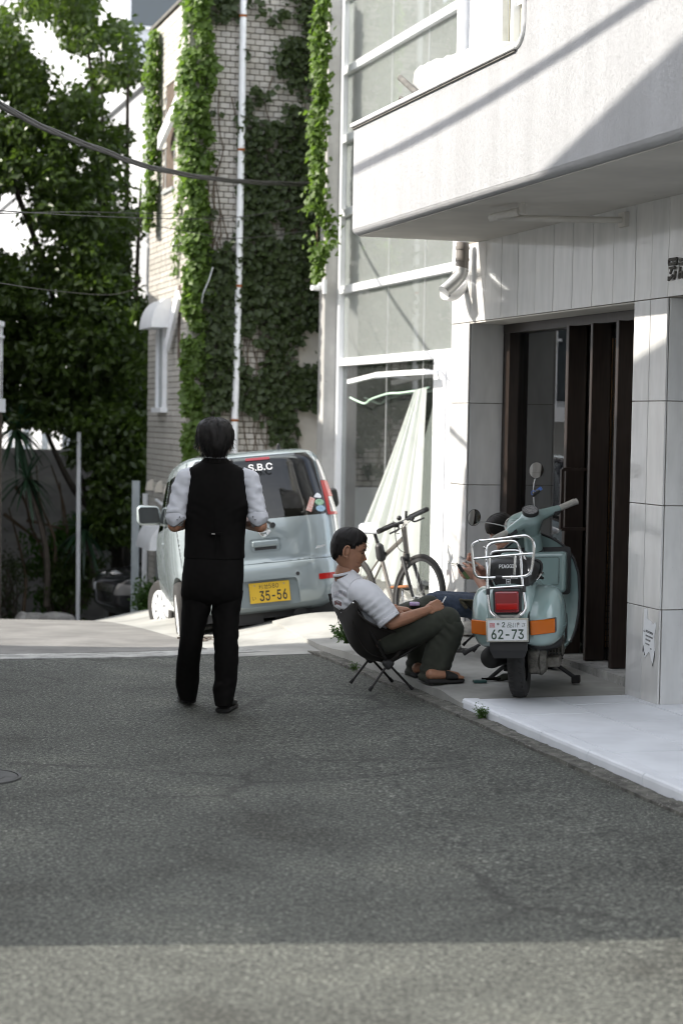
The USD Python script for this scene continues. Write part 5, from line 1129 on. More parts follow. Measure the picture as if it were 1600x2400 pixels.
def head_parts(scale=1., hairline=None, face=1):
    """Head in its own axes (x forward, y left, z up, chin at z = 0): skin mesh, hair mesh, ears, small facial parts."""
    from scipy.interpolate import PchipInterpolator as PI
    zf = [0, .012, .030, .046, .056, .064, .070, .077, .086, .100, .118, .134, .148, .160, .185, .205, .222, .232, .236]
    xf_ = [.050, .081, .086, .080, .088, .088, .0835, .090, .0865, .086, .085, .0815, .0885, .0905, .084, .069, .045, .020, .002]
    zb = [0, .02, .05, .08, .11, .145, .175, .205, .222, .232, .236]; xb = [.01, -.02, -.062, -.084, -.097, -.104, -.101, -.082, -.058, -.028, -.002]
    zw = [0, .012, .030, .055, .085, .12, .15, .18, .205, .222, .232, .236]; ww = [.022, .036, .049, .060, .068, .073, .0755, .0735, .061, .043, .022, .002]
    F_, Bk, Wd = PI(zf, xf_), PI(zb, xb), PI(zw, ww)
    zs = np.concatenate([np.linspace(0, .16, 60), np.linspace(.163, .236, 26)]); nph = 96; th = np.linspace(-np.pi, np.pi, nph, endpoint=False)
    Z, TH = np.meshgrid(zs, th, indexing='ij'); c, s_ = np.cos(TH), np.sin(TH)
    mid = (F_(Z) + Bk(Z)) / 2 * .0 + .0
    X = np.where(c > 0, F_(Z), -Bk(Z)) * np.sign(c) * np.abs(c) ** .92; Yv = Wd(Z) * np.sign(s_) * np.abs(s_) ** .9
    nose = np.interp(Z, [.080, .088, .095, .101, .112, .126, .140, .150], [0, .010, .021, .0235, .017, .009, .003, 0]); sig = np.interp(Z, [.08, .095, .105, .15], [.013, .0125, .0095, .0075])
    fr = c > 0
    X = X + fr * nose * np.exp(-(Yv / sig) ** 2) - fr * .0075 * np.exp(-((np.abs(Yv) - .031) / .015) ** 2 - ((Z - .131) / .010) ** 2) + fr * .004 * np.exp(-((np.abs(Yv) - .042) / .018) ** 2 - ((Z - .105) / .018) ** 2)
    X = X + fr * .003 * np.exp(-((np.abs(Yv) - .014) / .006) ** 2 - ((Z - .091) / .006) ** 2)
    v = np.stack([X, Yv, Z], -1) * scale
    skin = trimesh.Trimesh(*stitch(v, True), process=False)
    if skin.volume < 0: skin.invert()
    at_ = np.abs(TH) * 180 / np.pi
    hl = np.interp(at_, [0, 28, 48, 62, 74, 86, 96, 112, 150, 180] if hairline is None else hairline[0], [.192, .190, .180, .160, .150, .122, .150, .085, .050, .045] if hairline is None else hairline[1])
    hl = hl + .007 * np.sin(TH * 23 + 2 * np.sin(TH * 5)) + .005 * np.sin(TH * 57 + 1)
    k = smooth01((Z - hl) / .030); top = smooth01((Z - .17) / .05)
    tb = 1.0 if hairline is None else hairline[2]
    off = (.011 + .012 * top) * tb
    nn = skin.vertex_normals[:v.shape[0] * nph].reshape(v.shape)
    vv = v + nn * ((off * k - .006 * (1 - k)) * scale)[..., None]
    st = meshkit.fbm(np.stack([TH * 14, Z * 22, 0 * Z], -1), 3, 3) - .5
    vv = vv + nn * (.006 * st * k * tb)[..., None]
    hairm = trimesh.Trimesh(*stitch(vv, True), process=False)
    if hairm.volume < 0: hairm.invert()
    ears = []
    for sy in (-1, 1):
        o = np.array([-.012, sy * .0765, .120]); q = []
        for a in np.linspace(-2.2, 2.4, 16): q.append(o + np.array([-.010 - .017 * math.cos(a), sy * (.008 + .006 * math.cos(a)), .031 * math.sin(a)]))
        b = Bag().tube(np.array(q) * scale, .0055 * scale, 8)
        e = trimesh.creation.icosphere(2); ev = e.vertices * [.017, .006, .028] + o + [-.008, sy * .004, 0]
        b.add(ev * scale, e.faces); l = trimesh.creation.icosphere(2); b.add((l.vertices * [.009, .006, .010] + o + [.0, sy * .004, -.030]) * scale, l.faces); ears.append(b.mesh())
    def surf(y, z, o):
        tt = math.asin(min(.999, abs(y) / float(Wd(z)))) ; i = np.argmin(np.abs(zs - z)); row = v[i] / scale; m = row[:, 0] > 0; j = np.argmin(np.abs(row[:, 1] - y) + (~m) * 9)
        return (row[j] + np.array([o, 0, 0])) * scale
    br, la, mo = Bag(), Bag(), Bag()
    for sy in (-1, 1):
        br.tube(catmull([surf(sy * .016, .148, .001), surf(sy * .034, .154, .001), surf(sy * .052, .148, .001)], 5), np.array([.003] + [.0042] * 9 + [.002]) * scale, 6)
        la.tube(catmull([surf(sy * .018, .130, .0015), surf(sy * .031, .1275, .003), surf(sy * .045, .130, .0015)], 5), .0016 * scale, 5)
    mo.tube(catmull([surf(-.024, .070, .000), surf(0, .0705, .001), surf(.024, .070, .0)], 5), np.array([.001] + [.0018] * 9 + [.001]) * scale, 6)
    return skin, hairm, ears, br.mesh(), la.mesh(), mo.mesh()
def put(m, R, o): return xf(m, R, o)
def strands(n, base, dirs, L, r, seed, curl=.02):
    q = np.random.default_rng(seed); b = Bag()
    for i in range(n):
        p, d = base(q), None; d = dirs(p, q); c = catmull([p, p + d * L * .5 + q.normal(size=3) * curl * .3, p + d * L + q.normal(size=3) * curl], 3); b.tube(c, np.linspace(r, r * .3, len(c)), 4)
    return b

# --- man in a black waistcoat standing with his back to the camera
D1 = 10.75; K1 = FPX / D1
b1 = at(480, 1662, D1); g1 = float(ground_z(b1[0], b1[1]))
p1_ = thing_w('person', 'person seen from behind in black waistcoat and rolled white shirt sleeves, standing on the road', 'person', (b1[0], D1, g1))
J = lambda px, py, D, r: np.append(at(px, py, D), r)
ms = chain([J(503, 1020, D1, .075), J(503, 1045, D1 + .02, .072), J(503, 1068, D1 + .01, .056), J(504, 1100, D1, .060)]) + chain([J(478, 1130, D1, .070), J(474, 1210, D1, .080), J(474, 1300, D1, .08), J(464, 1380, D1, .075)]) + chain([J(535, 1130, D1, .070), J(535, 1210, D1, .080), J(530, 1300, D1, .08), J(530, 1380, D1, .075)])
ms += chain([J(478, 1130, D1, .07), J(535, 1130, D1, .07)]) + chain([J(474, 1300, D1, .08), J(530, 1300, D1, .08)]) + chain([J(462, 1380, D1, .075), J(447, 1510, D1 + .03, .048), J(440, 1625, D1 + .27, .036)]) + chain([J(530, 1380, D1, .075), J(529, 1510, D1 - .01, .048), J(526, 1640, D1 + .03, .036)])
for sx, sh, el, wr in ((-1, (440, 1125), (409, 1231), (462, 1218)), (1, (580, 1125), (610, 1232), (556, 1222))):
    e_ = at(*el, D1 - .04); w_ = at(wr[0], wr[1], D1 + .24)
    ms += chain([J(*sh, D1, .052), np.append(e_, .040), np.append(e_ + (w_ - e_) * .4, .038), np.append(w_, .027)])
    ms += hand(w_, (w_ - e_) + [sx * -.06, .05, .02], (-sx * .6, 0, -.8), (sx * -1, 0, .8), .95)
part(p1_, 'body', fuse(ms, .014, 6), M_skin, True)
def lr(y, xl, xr, D=D1, hd=.11): return edge(y, xl, xr, D, hd)
pel = loft([lr(1268, 440, 567, D1, .095), lr(1300, 434, 571, D1, .12), lr(1340, 427, 571, D1 - .015, .132), lr(1375, 425, 570.5, D1 - .02, .13), lr(1400, 425, 568, D1 - .01, .115), lr(1416, 440, 553, D1, .085)], 5, 48, True, 2.35)
legL = loft([lr(1385, 425, 500, D1, .088), lr(1410, 425, 499, D1, .10), lr(1455, 425, 486, D1 + .01, .098), lr(1505, 420, 475, D1 + .03, .086), lr(1550, 414, 469, D1 + .10, .078), lr(1590, 411, 466.5, D1 + .18, .074), lr(1612, 413, 465, D1 + .23, .076), lr(1630, 418, 462, D1 + .27, .082), lr(1640, 422, 460, D1 + .29, .086)], 6, 40, True, 2.2)
legR = loft([lr(1385, 494, 570, D1, .09), lr(1410, 496, 567, D1, .10), lr(1450, 496.5, 562, D1, .098), lr(1500, 500, 558.5, D1 - .015, .086), lr(1555, 501.5, 558, D1 - .01, .078), lr(1590, 503, 556, D1 + .01, .074), lr(1612, 498, 553, D1 + .02, .080), lr(1632, 500, 549, D1 + .03, .084), lr(1652, 504, 544, D1 + .04, .088)], 6, 40, True, 2.2)
tr = Bag()
for m, sd in ((pel, 1), (legL, 2), (legR, 3)): tr.add(cloth(m, .006, 14, sd, (1, 1, .7), [(at(440, 1600, D1), (.35, 0, 1), .07, .004, .09), (at(530, 1610, D1 - .1), (-.4, 0, 1), .065, .005, .09), (at(500, 1410, D1), (.6, 0, .8), .06, .005, .12), (at(535, 1500, D1), (-.35, 0, .9), .07, .004, .14)]))
part(p1_, 'trousers', tr, M_black, True)
vest = loft([lr(1074, 482, 530, D1 + .015, .058), lr(1082, 472, 541, D1 + .01, .072), lr(1092, 455, 560, D1 + .005, .088), lr(1103, 441.5, 576.5, D1, .098), lr(1128, 443.5, 578, D1 - .005, .112), lr(1160, 440, 583, D1 - .01, .118), lr(1184, 438, 587, D1 - .01, .118), lr(1203, 435.5, 580, D1 - .005, .116), lr(1250, 433, 574, D1, .112), lr(1285, 432, 573, D1, .120), lr(1306, 431.5, 573, D1, .126), lr(1307.5, 440, 565, D1, .118)], 6, 56, True, 2.5)
vest = cloth(vest, .004, 16, 4, (1, 1, .5), [(at(560, 1215, D1 - .1), (-.5, 0, .9), .05, .004, .10), (at(450, 1215, D1 - .1), (.5, 0, .9), .05, .004, .10)])
vp = part(p1_, 'waistcoat', vest, M_black, True)
part(vp, 'collar', loft([lr(1071, 481, 529, D1 + .012, .062), lr(1076, 476, 534, D1 + .012, .070), lr(1084, 468, 545, D1 + .008, .082), lr(1086, 472, 541, D1 + .008, .078)], 3, 40), M_black, True)
part(vp, 'back_seam', Bag().tube([at(505, 1090, D1 - .096), at(505, 1130, D1 - .118), at(505, 1200, D1 - .124), at(504, 1300, D1 - .128)], .0022, 6), M_black, True)
bk = part(vp, 'back_strap', Bag().bar(at(488, 1251, D1 - .118), at(520, 1251, D1 - .118), .012, .018, (0, 1, 0)).bar(at(518, 1252, D1 - .12), at(520, 1290, D1 - .125), .012, .004, (0, 1, 0)), M_black, False)
part(bk, 'buckle', Bag().bar(at(496, 1251, D1 - .126), at(504, 1251.5, D1 - .126), .006, .010, (0, 1, 0)), M_steel, False)
part(p1_, 'shirt_collar', loft([lr(1065, 482, 528, D1 + .01, .058), lr(1074, 479, 531, D1 + .01, .064)], 3, 40, False), M_shirt, True)
for sx, nm_, pts in ((-1, 'left', [(454, 1113, -.0, .050), (437, 1121, -.002, .059), (428, 1145, -.01, .060), (421, 1172, -.025, .058), (414, 1196, -.04, .056), (412, 1206, -.04, .055)]),
                     (1, 'right', [(564, 1113, -.0, .050), (582, 1121, -.002, .059), (590, 1147, -.01, .059), (597, 1174, -.025, .055), (603, 1196, -.04, .053), (605, 1206, -.04, .053)])):
    q = [at(x, y, D1 + d) for x, y, d, r in pts]
    sl = limb(q, [(p[3], p[3] * 1.05) for p in pts], 7, 40, (0, 1, 0))
    sl = cloth(sl, .010, 17, 6 + sx, (.7, .7, 1.7), [(at(424 if sx < 0 else 592, 1160, D1 - .06), (sx * -.75, 0, .65), .06, .003, .07), (at(412 if sx < 0 else 606, 1196, D1 - .06), (sx * .5, 0, .85), .045, .004, .05)])
    s_ = part(p1_, 'shirt_sleeve', sl, M_shirt, True)
    cq = [q[-1] + [0, 0, .012], q[-1] + [0, -.004, -.012], q[-1] + [-sx * .004, .006, -.030]]
    cf = limb(cq, [(.054, .056), (.061, .062), (.060, .060)], 5, 40, (0, 1, 0))
    cv = np.array(cf.vertices); cv[:, 2] += .009 * np.sin(cv[:, 0] * 60 + sx * 1.3 + 1) * (cv[:, 2] < q[-1][2] - .018)
    part(s_, 'rolled_cuff', trimesh.Trimesh(cv, cf.faces, process=False), M_shirt, True)
    for k in range(2): part(s_, 'cuff_button', lathe([(.001, -.003), (.0035, -.003), (.0035, .003), (.001, .003)], (0, 1, 0), q[-1] + [-sx * (.028 - .014 * k), -.064, -.010 - .016 * k], 12), M_ink)
    il = limb([q[-1] + [0, .0, -.03], q[-1] + [-sx * .0, .02, -.055]], [(.047, .050), (.042, .044)], 4, 32, (0, 1, 0)); part(s_, 'cuff_lining', il, mat('grey_lining_' + nm_, (.26, .26, .25), .85), True)
hair = loft([lr(978.5, 497, 514, D1, .025), lr(981, 486, 524, D1, .055), lr(986, 475, 534, D1, .08), lr(995, 465, 541, D1 - .005, .098), lr(1008, 460, 546.5, D1 - .008, .108), lr(1024, 460.5, 546.5, D1 - .01, .112), lr(1040, 465.5, 543, D1 - .012, .108), lr(1052, 471, 537, D1 - .012, .098), lr(1062, 478, 530, D1 - .01, .082), lr(1070, 484, 525, D1 - .005, .068), lr(1072, 490, 519, D1, .05)], 7, 64, True, 2.1)
hv = np.array(hair.vertices); hn = hair.vertex_normals; hc = at(503, 1020, D1); aa = np.arctan2(hv[:, 1] - hc[1], hv[:, 0] - hc[0])
hair = trimesh.Trimesh(hv + hn * (.015 * (meshkit.fbm(np.stack([aa * 8 + (hv[:, 2] - hc[2]) * 9, (hv[:, 2] - hc[2]) * 9, 0 * aa], -1), 4, 9) - .5) * 2)[:, None], hair.faces, process=False)
hp_ = part(p1_, 'hair', hair, M_hair, True)
def hb_base(q):
    a = q.uniform(0, 2 * np.pi); z = q.uniform(-.10, .09); r = .108 * math.sqrt(max(.05, 1 - (z / .125) ** 2)) * (.97 if z > -.05 else .80)
    return at(503, 1022, D1) + [r * math.cos(a), r * math.sin(a) - .01, z]
part(hp_, 'strands', strands(900, hb_base, lambda p, q: np.array([(p[0] - hc[0]) * .9, (p[1] - hc[1]) * .9, -.9 if p[2] < hc[2] + .06 else -.4]) / 1.0, .055, .0013, 5, .013), M_hair, True, kind='stuff')
for sx, px_ in ((-1, 468), (1, 540)):
    e = trimesh.creation.icosphere(2); part(p1_, 'ear', trimesh.Trimesh(e.vertices * [.008, .02, .03] + at(px_, 1042, D1 + .03), e.faces, process=False), M_skin, True)
def shoe(parent, heel, toe, w, h, m, sole, name='shoe', up=.10):
    heel, toe = np.array(heel, float), np.array(toe, float); d = toe - heel; L = np.linalg.norm(d[:2]); d /= np.linalg.norm(d); s = np.cross(d, ZA); s /= np.linalg.norm(s); u = np.cross(s, d)
    def R(x, hw, z0, z1): return np.concatenate([heel + d * x * L + u * (z0 + z1) / 2, s * hw, u * (z1 - z0) / 2])
    up_ = loft([R(-.02, w * .22, .03, h * .55), R(.02, w * .36, .02, h), R(.16, w * .40, .018, h * 1.04), R(.34, w * .42, .018, h * .92), R(.55, w * .48, .018, h * .66), R(.78, w * .50, .018, h * .52), R(.94, w * .40, .018, h * .42), R(1.01, w * .18, .02, h * .32)], 5, 28, True, 2.4)
    t = part(parent, name, up_, m, True)
    sl = loft([R(-.03, w * .30, .0, .024), R(.05, w * .41, .0, .028), R(.3, w * .42, .0, .024), R(.6, w * .51, .0, .022), R(.85, w * .50, .0, .022), R(1.0, w * .30, .004, .022), R(1.03, w * .12, .008, .02)], 5, 28, True, 4)
    part(t, 'sole', sl, sole, True); return t
hl_ = at(443, 1655, D1 + .26); hr_ = at(521, 1676, D1)
zg = g1 + .008
shoe(p1_, (hl_[0] + .003, D1 + .26, zg + .014), (hl_[0] - .05, D1 + .52, zg), .100, .10, M_shoe, M_rubb)
shoe(p1_, (hr_[0], D1 + .0, zg), (hr_[0] + .03, D1 + .27, zg), .108, .105, M_shoe, M_rubb)

# --- folding camp chairs (local: x forward, y left, z up)
M_pole = mat('dark_alloy', (.03, .028, .027), .35, metal=.6)
def camp_chair(name, label, R, o, fabric):
    t = thing_w(name, label, 'folding chair', tuple(o)); L = lambda *p: np.asarray(R) @ np.array(p, float) + o
    RT, FT, HB = (-.25, .215, .565), (.265, .235, .365), (0, .155, .172)
    for sy in (-1, 1):
        S = lambda p: L(p[0], sy * p[1], p[2])
        part(t, 'hub', T3(m3.Manifold.batch_hull([ball(S((-.018, .155, .176)), .022, 12), ball(S((.018, .155, .176)), .022, 12), ball(S((0, .155, .155)), .022, 12)])), M_blackp, True)
        for f in ((-.125, .17, .012), (.158, .17, .012)):
            lg = part(t, 'leg', Bag().tube([S(HB), S(f)], .0078, 10), M_pole, True); d = np.array(HB) - f; d /= np.linalg.norm(d)
            part(lg, 'rubber_tip', Bag().tube([S(np.array(f) + d * .028), S(np.array(f) - d * .004)], [.0095, .0115], 10), M_rubb, True)
        for p in (RT, FT): part(t, 'upright', Bag().tube(catmull([S(HB), S((np.array(HB) + p) / 2 + [.0, .012, -.01]), S(p)], 4), .0078, 10), M_pole, True)
    part(t, 'crossbar', Bag().tube([L(0, -.155, .172), L(0, .155, .172)], .009, 10), M_pole, True)
    ve = np.array([[-.262, .575], [-.235, .50], [-.17, .445], [-.07, .40], [.04, .375], [.15, .365], [.275, .368]]); vc = np.array([[-.255, .50], [-.235, .40], [-.20, .29], [-.13, .205], [-.01, .165], [.12, .185], [.235, .285]])
    e_, c_ = catmull(ve, 5), catmull(vc, 5); n = len(e_); g = []
    wy = np.interp(np.linspace(0, 1, n), [0, .2, .5, .8, 1], [.222, .235, .25, .25, .242])
    for u in np.linspace(-1, 1, 33):
        k = np.abs(u) ** 1.7; row = []
        for i in range(n): q = c_[i] * (1 - k) + e_[i] * k; row.append(L(q[0], -u * wy[i] * (1 - .12 * (1 - k)), q[1]))
        g.append(row)
    sh = sheet(np.array(g), .006); sh = displace(sh, .004, 12, 3)
    fb_ = part(t, 'sling', sh, fabric, True)
    for sy in (-1, 1):
        part(fb_, 'hem', Bag().tube([L(q[0], sy * wy[i], q[1]) for i, q in enumerate(e_)], .006, 8), fabric, True)
        for p in (RT, FT): part(fb_, 'pole_pocket', T3(m3.Manifold.batch_hull([ball(L(p[0], sy * p[1], p[2]), .013, 10), ball(L(p[0] * .86, sy * p[1] * .98, p[2] - .05), .012, 10)])), fabric, True)
        part(fb_, 'seam', Bag().tube([L(*q) for q in catmull([(-.245, sy * .14, .50), (-.21, sy * .13, .36), (-.12, sy * .12, .24), (0, sy * .12, .195)], 4)], .0025, 6), fabric, True)
    part(t, 'pole_end', Bag().add(T3(ball(L(-.262, -.222, .562), .008, 10))), M_chrome, True)
    part(t, 'webbing', Bag().tube(catmull([L(.02, -.16, .19), L(.04, -.19, .22), L(.08, -.21, .30)], 4), [.012] * 9, 6), fabric, True)
    return t
CH = at(888, 1560, 11.62); CH[2] = float(ground_z(CH[0], CH[1])) + .012
FA = math.radians(20); FW = np.array([math.cos(FA), math.sin(FA), 0]); LF = np.array([-math.sin(FA), math.cos(FA), 0])
camp_chair('camp_chair', 'low dark brown folding camp chair standing at the kerb under the person in white', np.stack([FW, LF, ZA], 1), CH, M_chairf)
CO = at(1150, 1500, 12.75); CO[2] = .16; OA = math.radians(188)
camp_chair('camp_chair', 'olive folding camp chair half hidden behind the scooter', np.stack([[math.cos(OA), math.sin(OA), 0], [-math.sin(OA), math.cos(OA), 0], ZA], 1), CO, M_chairo)

# --- man in a white t-shirt sitting in the folding chair
D2 = 11.6; LD = .94
p2_ = thing_w('person', 'person in white t-shirt and olive trousers, sitting with head bowed, holding a cigarette', 'person', tuple(CH))
def q2(px, py, lat=0.): return at(px, py, D2) + LF * 0 + np.array([0, 1., 0]) * lat       # lat: metres further from the camera
hipN, hipF, kneeN, kneeF, ankN, ankF = q2(898, 1492, -.12), q2(905, 1485, .14), q2(1046, 1447, -.13), q2(1008, 1432, .20), q2(1018, 1586, -.12), q2(990, 1588, .16)
shN, shF = q2(850, 1388, -.15), q2(806, 1388, .20); elN, wrN = q2(916, 1450, -.26), q2(1003, 1423, -.17); elF, wrF = q2(880, 1450, .30), q2(925, 1428, .06)
neck, chest, hip = q2(805, 1352, .0), q2(832, 1408, 0.), q2(896, 1486, 0.)
ap = np.append
ms = chain([ap(neck + (.01, 0, .045), .058), ap(neck, .060), ap(chest + (0, 0, .05), .070), ap(chest, .085), ap((chest + hip) / 2, .085), ap(hip, .085)]) + chain([ap(shN, .050), ap(shF, .050)]) + chain([ap(shN, .050), ap(chest, .08), ap(shF, .050)])
for h, k_, a in ((hipN, kneeN, ankN), (hipF, kneeF, ankF)): ms += chain([ap(hip, .08), ap(h, .07), ap(k_, .05), ap(k_ + (a - k_) * .35, .050), ap(a, .036)])
ms += chain([ap(shN, .05), ap(elN, .041), ap(elN + (wrN - elN) * .35, .040), ap(wrN, .028)]) + chain([ap(shF, .05), ap(elF, .040), ap(wrF, .027)])
ms += hand(wrN, (wrN - elN) + [0, .05, .03], (.1, .75, -.5), (.25, .3, .9), 1.0, (.75, .8, .45), .3)
ms += hand(wrF, np.array([.24, -.02, -.015]), (0, 0, -1), (0, -1, .1), 1.0, (.25, .25, .2), .2)
part(p2_, 'body', fuse(ms, .0085, 6), M_skin, True)
HS = 1.10; HT = rotm((0, 0, 1), 4) @ rotm((0, 1, 0), 14)
skin, hairm, ears, br, la, mo = head_parts(HS)
ho = q2(817, 1290, .0) - HT @ np.array([-.004, 0, .125 * HS])
hd = part(p2_, 'head', put(skin, HT, ho), M_skin, True)
for e in ears: part(hd, 'ear', put(e, HT, ho), M_skin, True)
part(hd, 'eyebrows', put(br, HT, ho), M_hair, True); part(hd, 'eyelashes', put(la, HT, ho), M_hair, True); part(hd, 'mouth', put(mo, HT, ho), mat('lips', (.12, .05, .04), .5), True)
h_ = part(p2_, 'hair', put(hairm, HT, ho), M_hair, True)
def hb2(q):
    a = q.uniform(0, 2 * np.pi); el = q.uniform(.15, 1.5); return ho + HT @ (np.array([-.012 + .103 * math.cos(a) * math.cos(el), .083 * math.sin(a) * math.cos(el), .145 + .10 * math.sin(el)]) * HS)
part(h_, 'strands', strands(380, hb2, lambda p, q: HT @ np.array([.5, q.normal() * .4, .25 * q.normal() - .1]), .028, .0012, 8, .006), M_hair, True, kind='stuff')
# t-shirt
sd_ = neck - hip; sd_ /= np.linalg.norm(sd_)
def tr_(px, py, rf, rl, lat=0., tilt=0.):
    c = q2(px, py, lat); fr = np.array([FW[0] * .80, FW[1] * .80, .60 - tilt]); fr /= np.linalg.norm(fr); return np.concatenate([c, fr * rf, LF * rl])
tee = loft([tr_(912, 1492, .105, .185), tr_(893, 1474, .128, .195), tr_(868, 1452, .130, .20), tr_(843, 1424, .128, .205, .02), tr_(825, 1396, .118, .205, .02), tr_(814, 1374, .096, .19, .02), tr_(809, 1360, .078, .145, .01), tr_(807, 1350, .070, .095, 0), tr_(805, 1343, .066, .072)], 7, 64, True, 2.3)
F2 = [(q2(800, 1400, -.15), (.55, 0, .83), .040, .006, .11), (q2(780, 1420, -.1), (.1, 0, 1), .034, .008, .09), (q2(850, 1410, -.2), (.8, 0, -.6), .045, .005, .10)]
tee = cloth(tee, .007, 13, 21, (1, 1, 1), F2)
ts_ = part(p2_, 'tshirt', tee, M_tee, True)
sl = limb([q2(838, 1384, -.10), q2(857, 1388, -.17), q2(878, 1406, -.215), q2(897, 1427, -.235), q2(909, 1443, -.245)], [(.080, .085), (.086, .086), (.080, .082), (.076, .078), (.076, .074)], 7, 40)
part(ts_, 'sleeve', cloth(sl, .006, 15, 23, (1, 1, 1), [(q2(885, 1415, -.3), (.6, 0, -.8), .04, .006, .10)]), M_tee, True)
part(ts_, 'sleeve_hem', limb([q2(904, 1437, -.243), q2(911, 1446, -.247)], [(.0785, .077), (.079, .077)], 4, 40), M_tee, True)
sl = limb([q2(815, 1384, .16), q2(808, 1392, .23), q2(830, 1415, .27), q2(855, 1436, .29)], [.08, .085, .08, .075], 6, 32); part(ts_, 'sleeve', cloth(sl, .006, 15, 24), M_tee, True)
part(ts_, 'neckband', limb([q2(806, 1347, 0), q2(804.5, 1341, 0)], [(.072, .070), (.069, .067)], 3, 40, FW), M_tee, True)
M_print = mat('shirt_print', (.30, .32, .36), .85, col2=(.62, .58, .60), vs=45.); M_printr = mat('shirt_print_red', (.25, .06, .07), .85, col2=(.12, .16, .15), vs=60.)
def print_patch(px0, px1, py0, py1, m):
    g = []
    for u in np.linspace(0, 1, 16):
        row = []
        for w in np.linspace(0, 1, 5): row.append((px0 + (px1 - px0) * u, py0 + (py1 - py0) * w + 3 * math.sin(u * 7)))
        g.append(row)
    rays = np.array(g).reshape(-1, 2); o = np.repeat(EYE[None], len(rays), 0); d = np.array([at(x, y, 11.) - EYE for x, y in rays]); d /= np.linalg.norm(d, axis=1, keepdims=True)
    loc, ri, _ = tee.ray.intersects_location(o, d, multiple_hits=True); P = np.full((len(rays), 3), np.nan); best = np.full(len(rays), 1e9)
    for l, i in zip(loc, ri):
        dist = np.linalg.norm(l - EYE)
        if dist < best[i]: best[i] = dist; P[i] = l - d[i] * .003
    P = P.reshape(16, 5, 3)
    ok = ~np.isnan(P).any(2).any(1); P = P[ok]
    if len(P) > 3: part(ts_, 'back_print', sheet(P), m, True)
try:
    print_patch(768, 812, 1386, 1399, M_print); print_patch(768, 800, 1410, 1420, M_printr)
except Exception as ex: print('print skipped', ex)
# trousers
def leg(h, k_, a, sd, wk=1.):
    th = limb([hip * .4 + h * .6 + [0, 0, .0], h + (k_ - h) * .35 + [0, 0, .005], h + (k_ - h) * .8, k_ + [.012, 0, -.004]], [(.112, .115), (.108, .105), (.098, .092), (.080, .078)], 7, 40)
    shn = limb([k_ + [-.015, 0, .018], k_ + [.004, 0, -.055], k_ + (a - k_) * .5 + [-.005, 0, 0], k_ + (a - k_) * .85 + [-.012, 0, 0], a + [-.012, 0, -.018]], [(.074, .078), (.098, .094), (.094, .094), (.094, .096), (.098, .104)], 7, 40, (0, 1, 0))
    kn = T3(ball(k_ + [-.004, 0, -.005], .086, 28))
    F = [(k_ + [-.06, -.06, -.05], (.7, 0, .7), .05, .007, .13), (a + [-.02, -.05, .05], (.2, 0, 1), .05, .009, .12)]
    return [cloth(th, .007, 12, sd, (1, 1, 1), F), cloth(shn, .008, 12, sd + 1, (1, 1, .6), F), cloth(kn, .004, 14, sd + 2)]
tb = Bag()
for m in leg(hipN, kneeN, ankN, 31) + leg(hipF, kneeF, ankF, 41): tb.add(m)
tb.add(cloth(loft([oring(hip + [-.05, 0, .05], FW, .19, .11), oring(hip + [.02, 0, 0], FW, .20, .12), oring(hip + [.10, .0, .02], FW, .19, .11)], 5, 40), .006, 14, 51))
part(p2_, 'trousers', tb, M_olive, True)
zp = .112
def sandal(parent, toe, heel, w):
    toe, heel = np.array(toe, float), np.array(heel, float); d = toe - heel; L = np.linalg.norm(d); d /= L; s = np.cross(d, ZA)
    R = lambda x, hw, z0, z1: np.concatenate([heel + d * x * L + ZA * (z0 + z1) / 2, s * hw, ZA * (z1 - z0) / 2])
    t = part(parent, 'sandal', loft([R(-.02, w * .30, 0, .026), R(.08, w * .42, 0, .030), R(.4, w * .42, 0, .028), R(.72, w * .54, 0, .026), R(.92, w * .46, .002, .026), R(1.0, w * .2, .006, .024)], 5, 28, True, 3.5), M_rubb, True)
    part(t, 'strap', loft([R(.46, w * .50, .02, .080), R(.56, w * .54, .02, .076), R(.68, w * .56, .02, .066), R(.76, w * .56, .02, .058)], 4, 28, True, 2.6), M_rubb, True)
    part(parent, 'foot', fuse(chain([np.append(heel + d * L * .10 + ZA * .055, .034), np.append(heel + d * L * .55 + ZA * .050, .030), np.append(heel + d * L * .80 + ZA * .040, .026)]) + sum([chain([np.append(heel + d * L * .78 + s * w * o + ZA * .038, .014), np.append(heel + d * L * (.93 - abs(o - .25) * .16) + s * w * o * 1.05 + ZA * .034, .0105)], 10) for o in (-.36, -.20, -.04, .12, .30)], []), .008, 4), M_skin, True)
sandal(p2_, (at(1086, 1600, 11.42)[0], 11.46, zp), (at(1000, 1600, 11.42)[0], 11.38, zp), .105)
sandal(p2_, (at(1052, 1590, 11.7)[0], 11.80, zp), (at(968, 1590, 11.7)[0], 11.66, zp), .105)
cg_ = thing_w('cigarette', 'short white cigarette between the fingers of the seated man\'s near hand', 'cigarette', tuple(q2(1036, 1404, -.12)))
part(cg_, 'paper', Bag().tube([q2(1034, 1408, -.13), q2(1042, 1394, -.12)], .004, 10), M_paper, True)
pk = thing_w('sweet_packet', 'small white and purple packet resting on the seated man\'s knee', 'packet', tuple(q2(972, 1419, .08)))
part(pk, 'wrapper', displace(rbox(q2(972, 1419, .08) - [.032, .03, .010], q2(972, 1419, .08) + [.032, .03, .014], .008), .004, 30, 2), mat('packet_print', (.55, .52, .60), .35, col2=(.30, .12, .42), vs=40.), True)

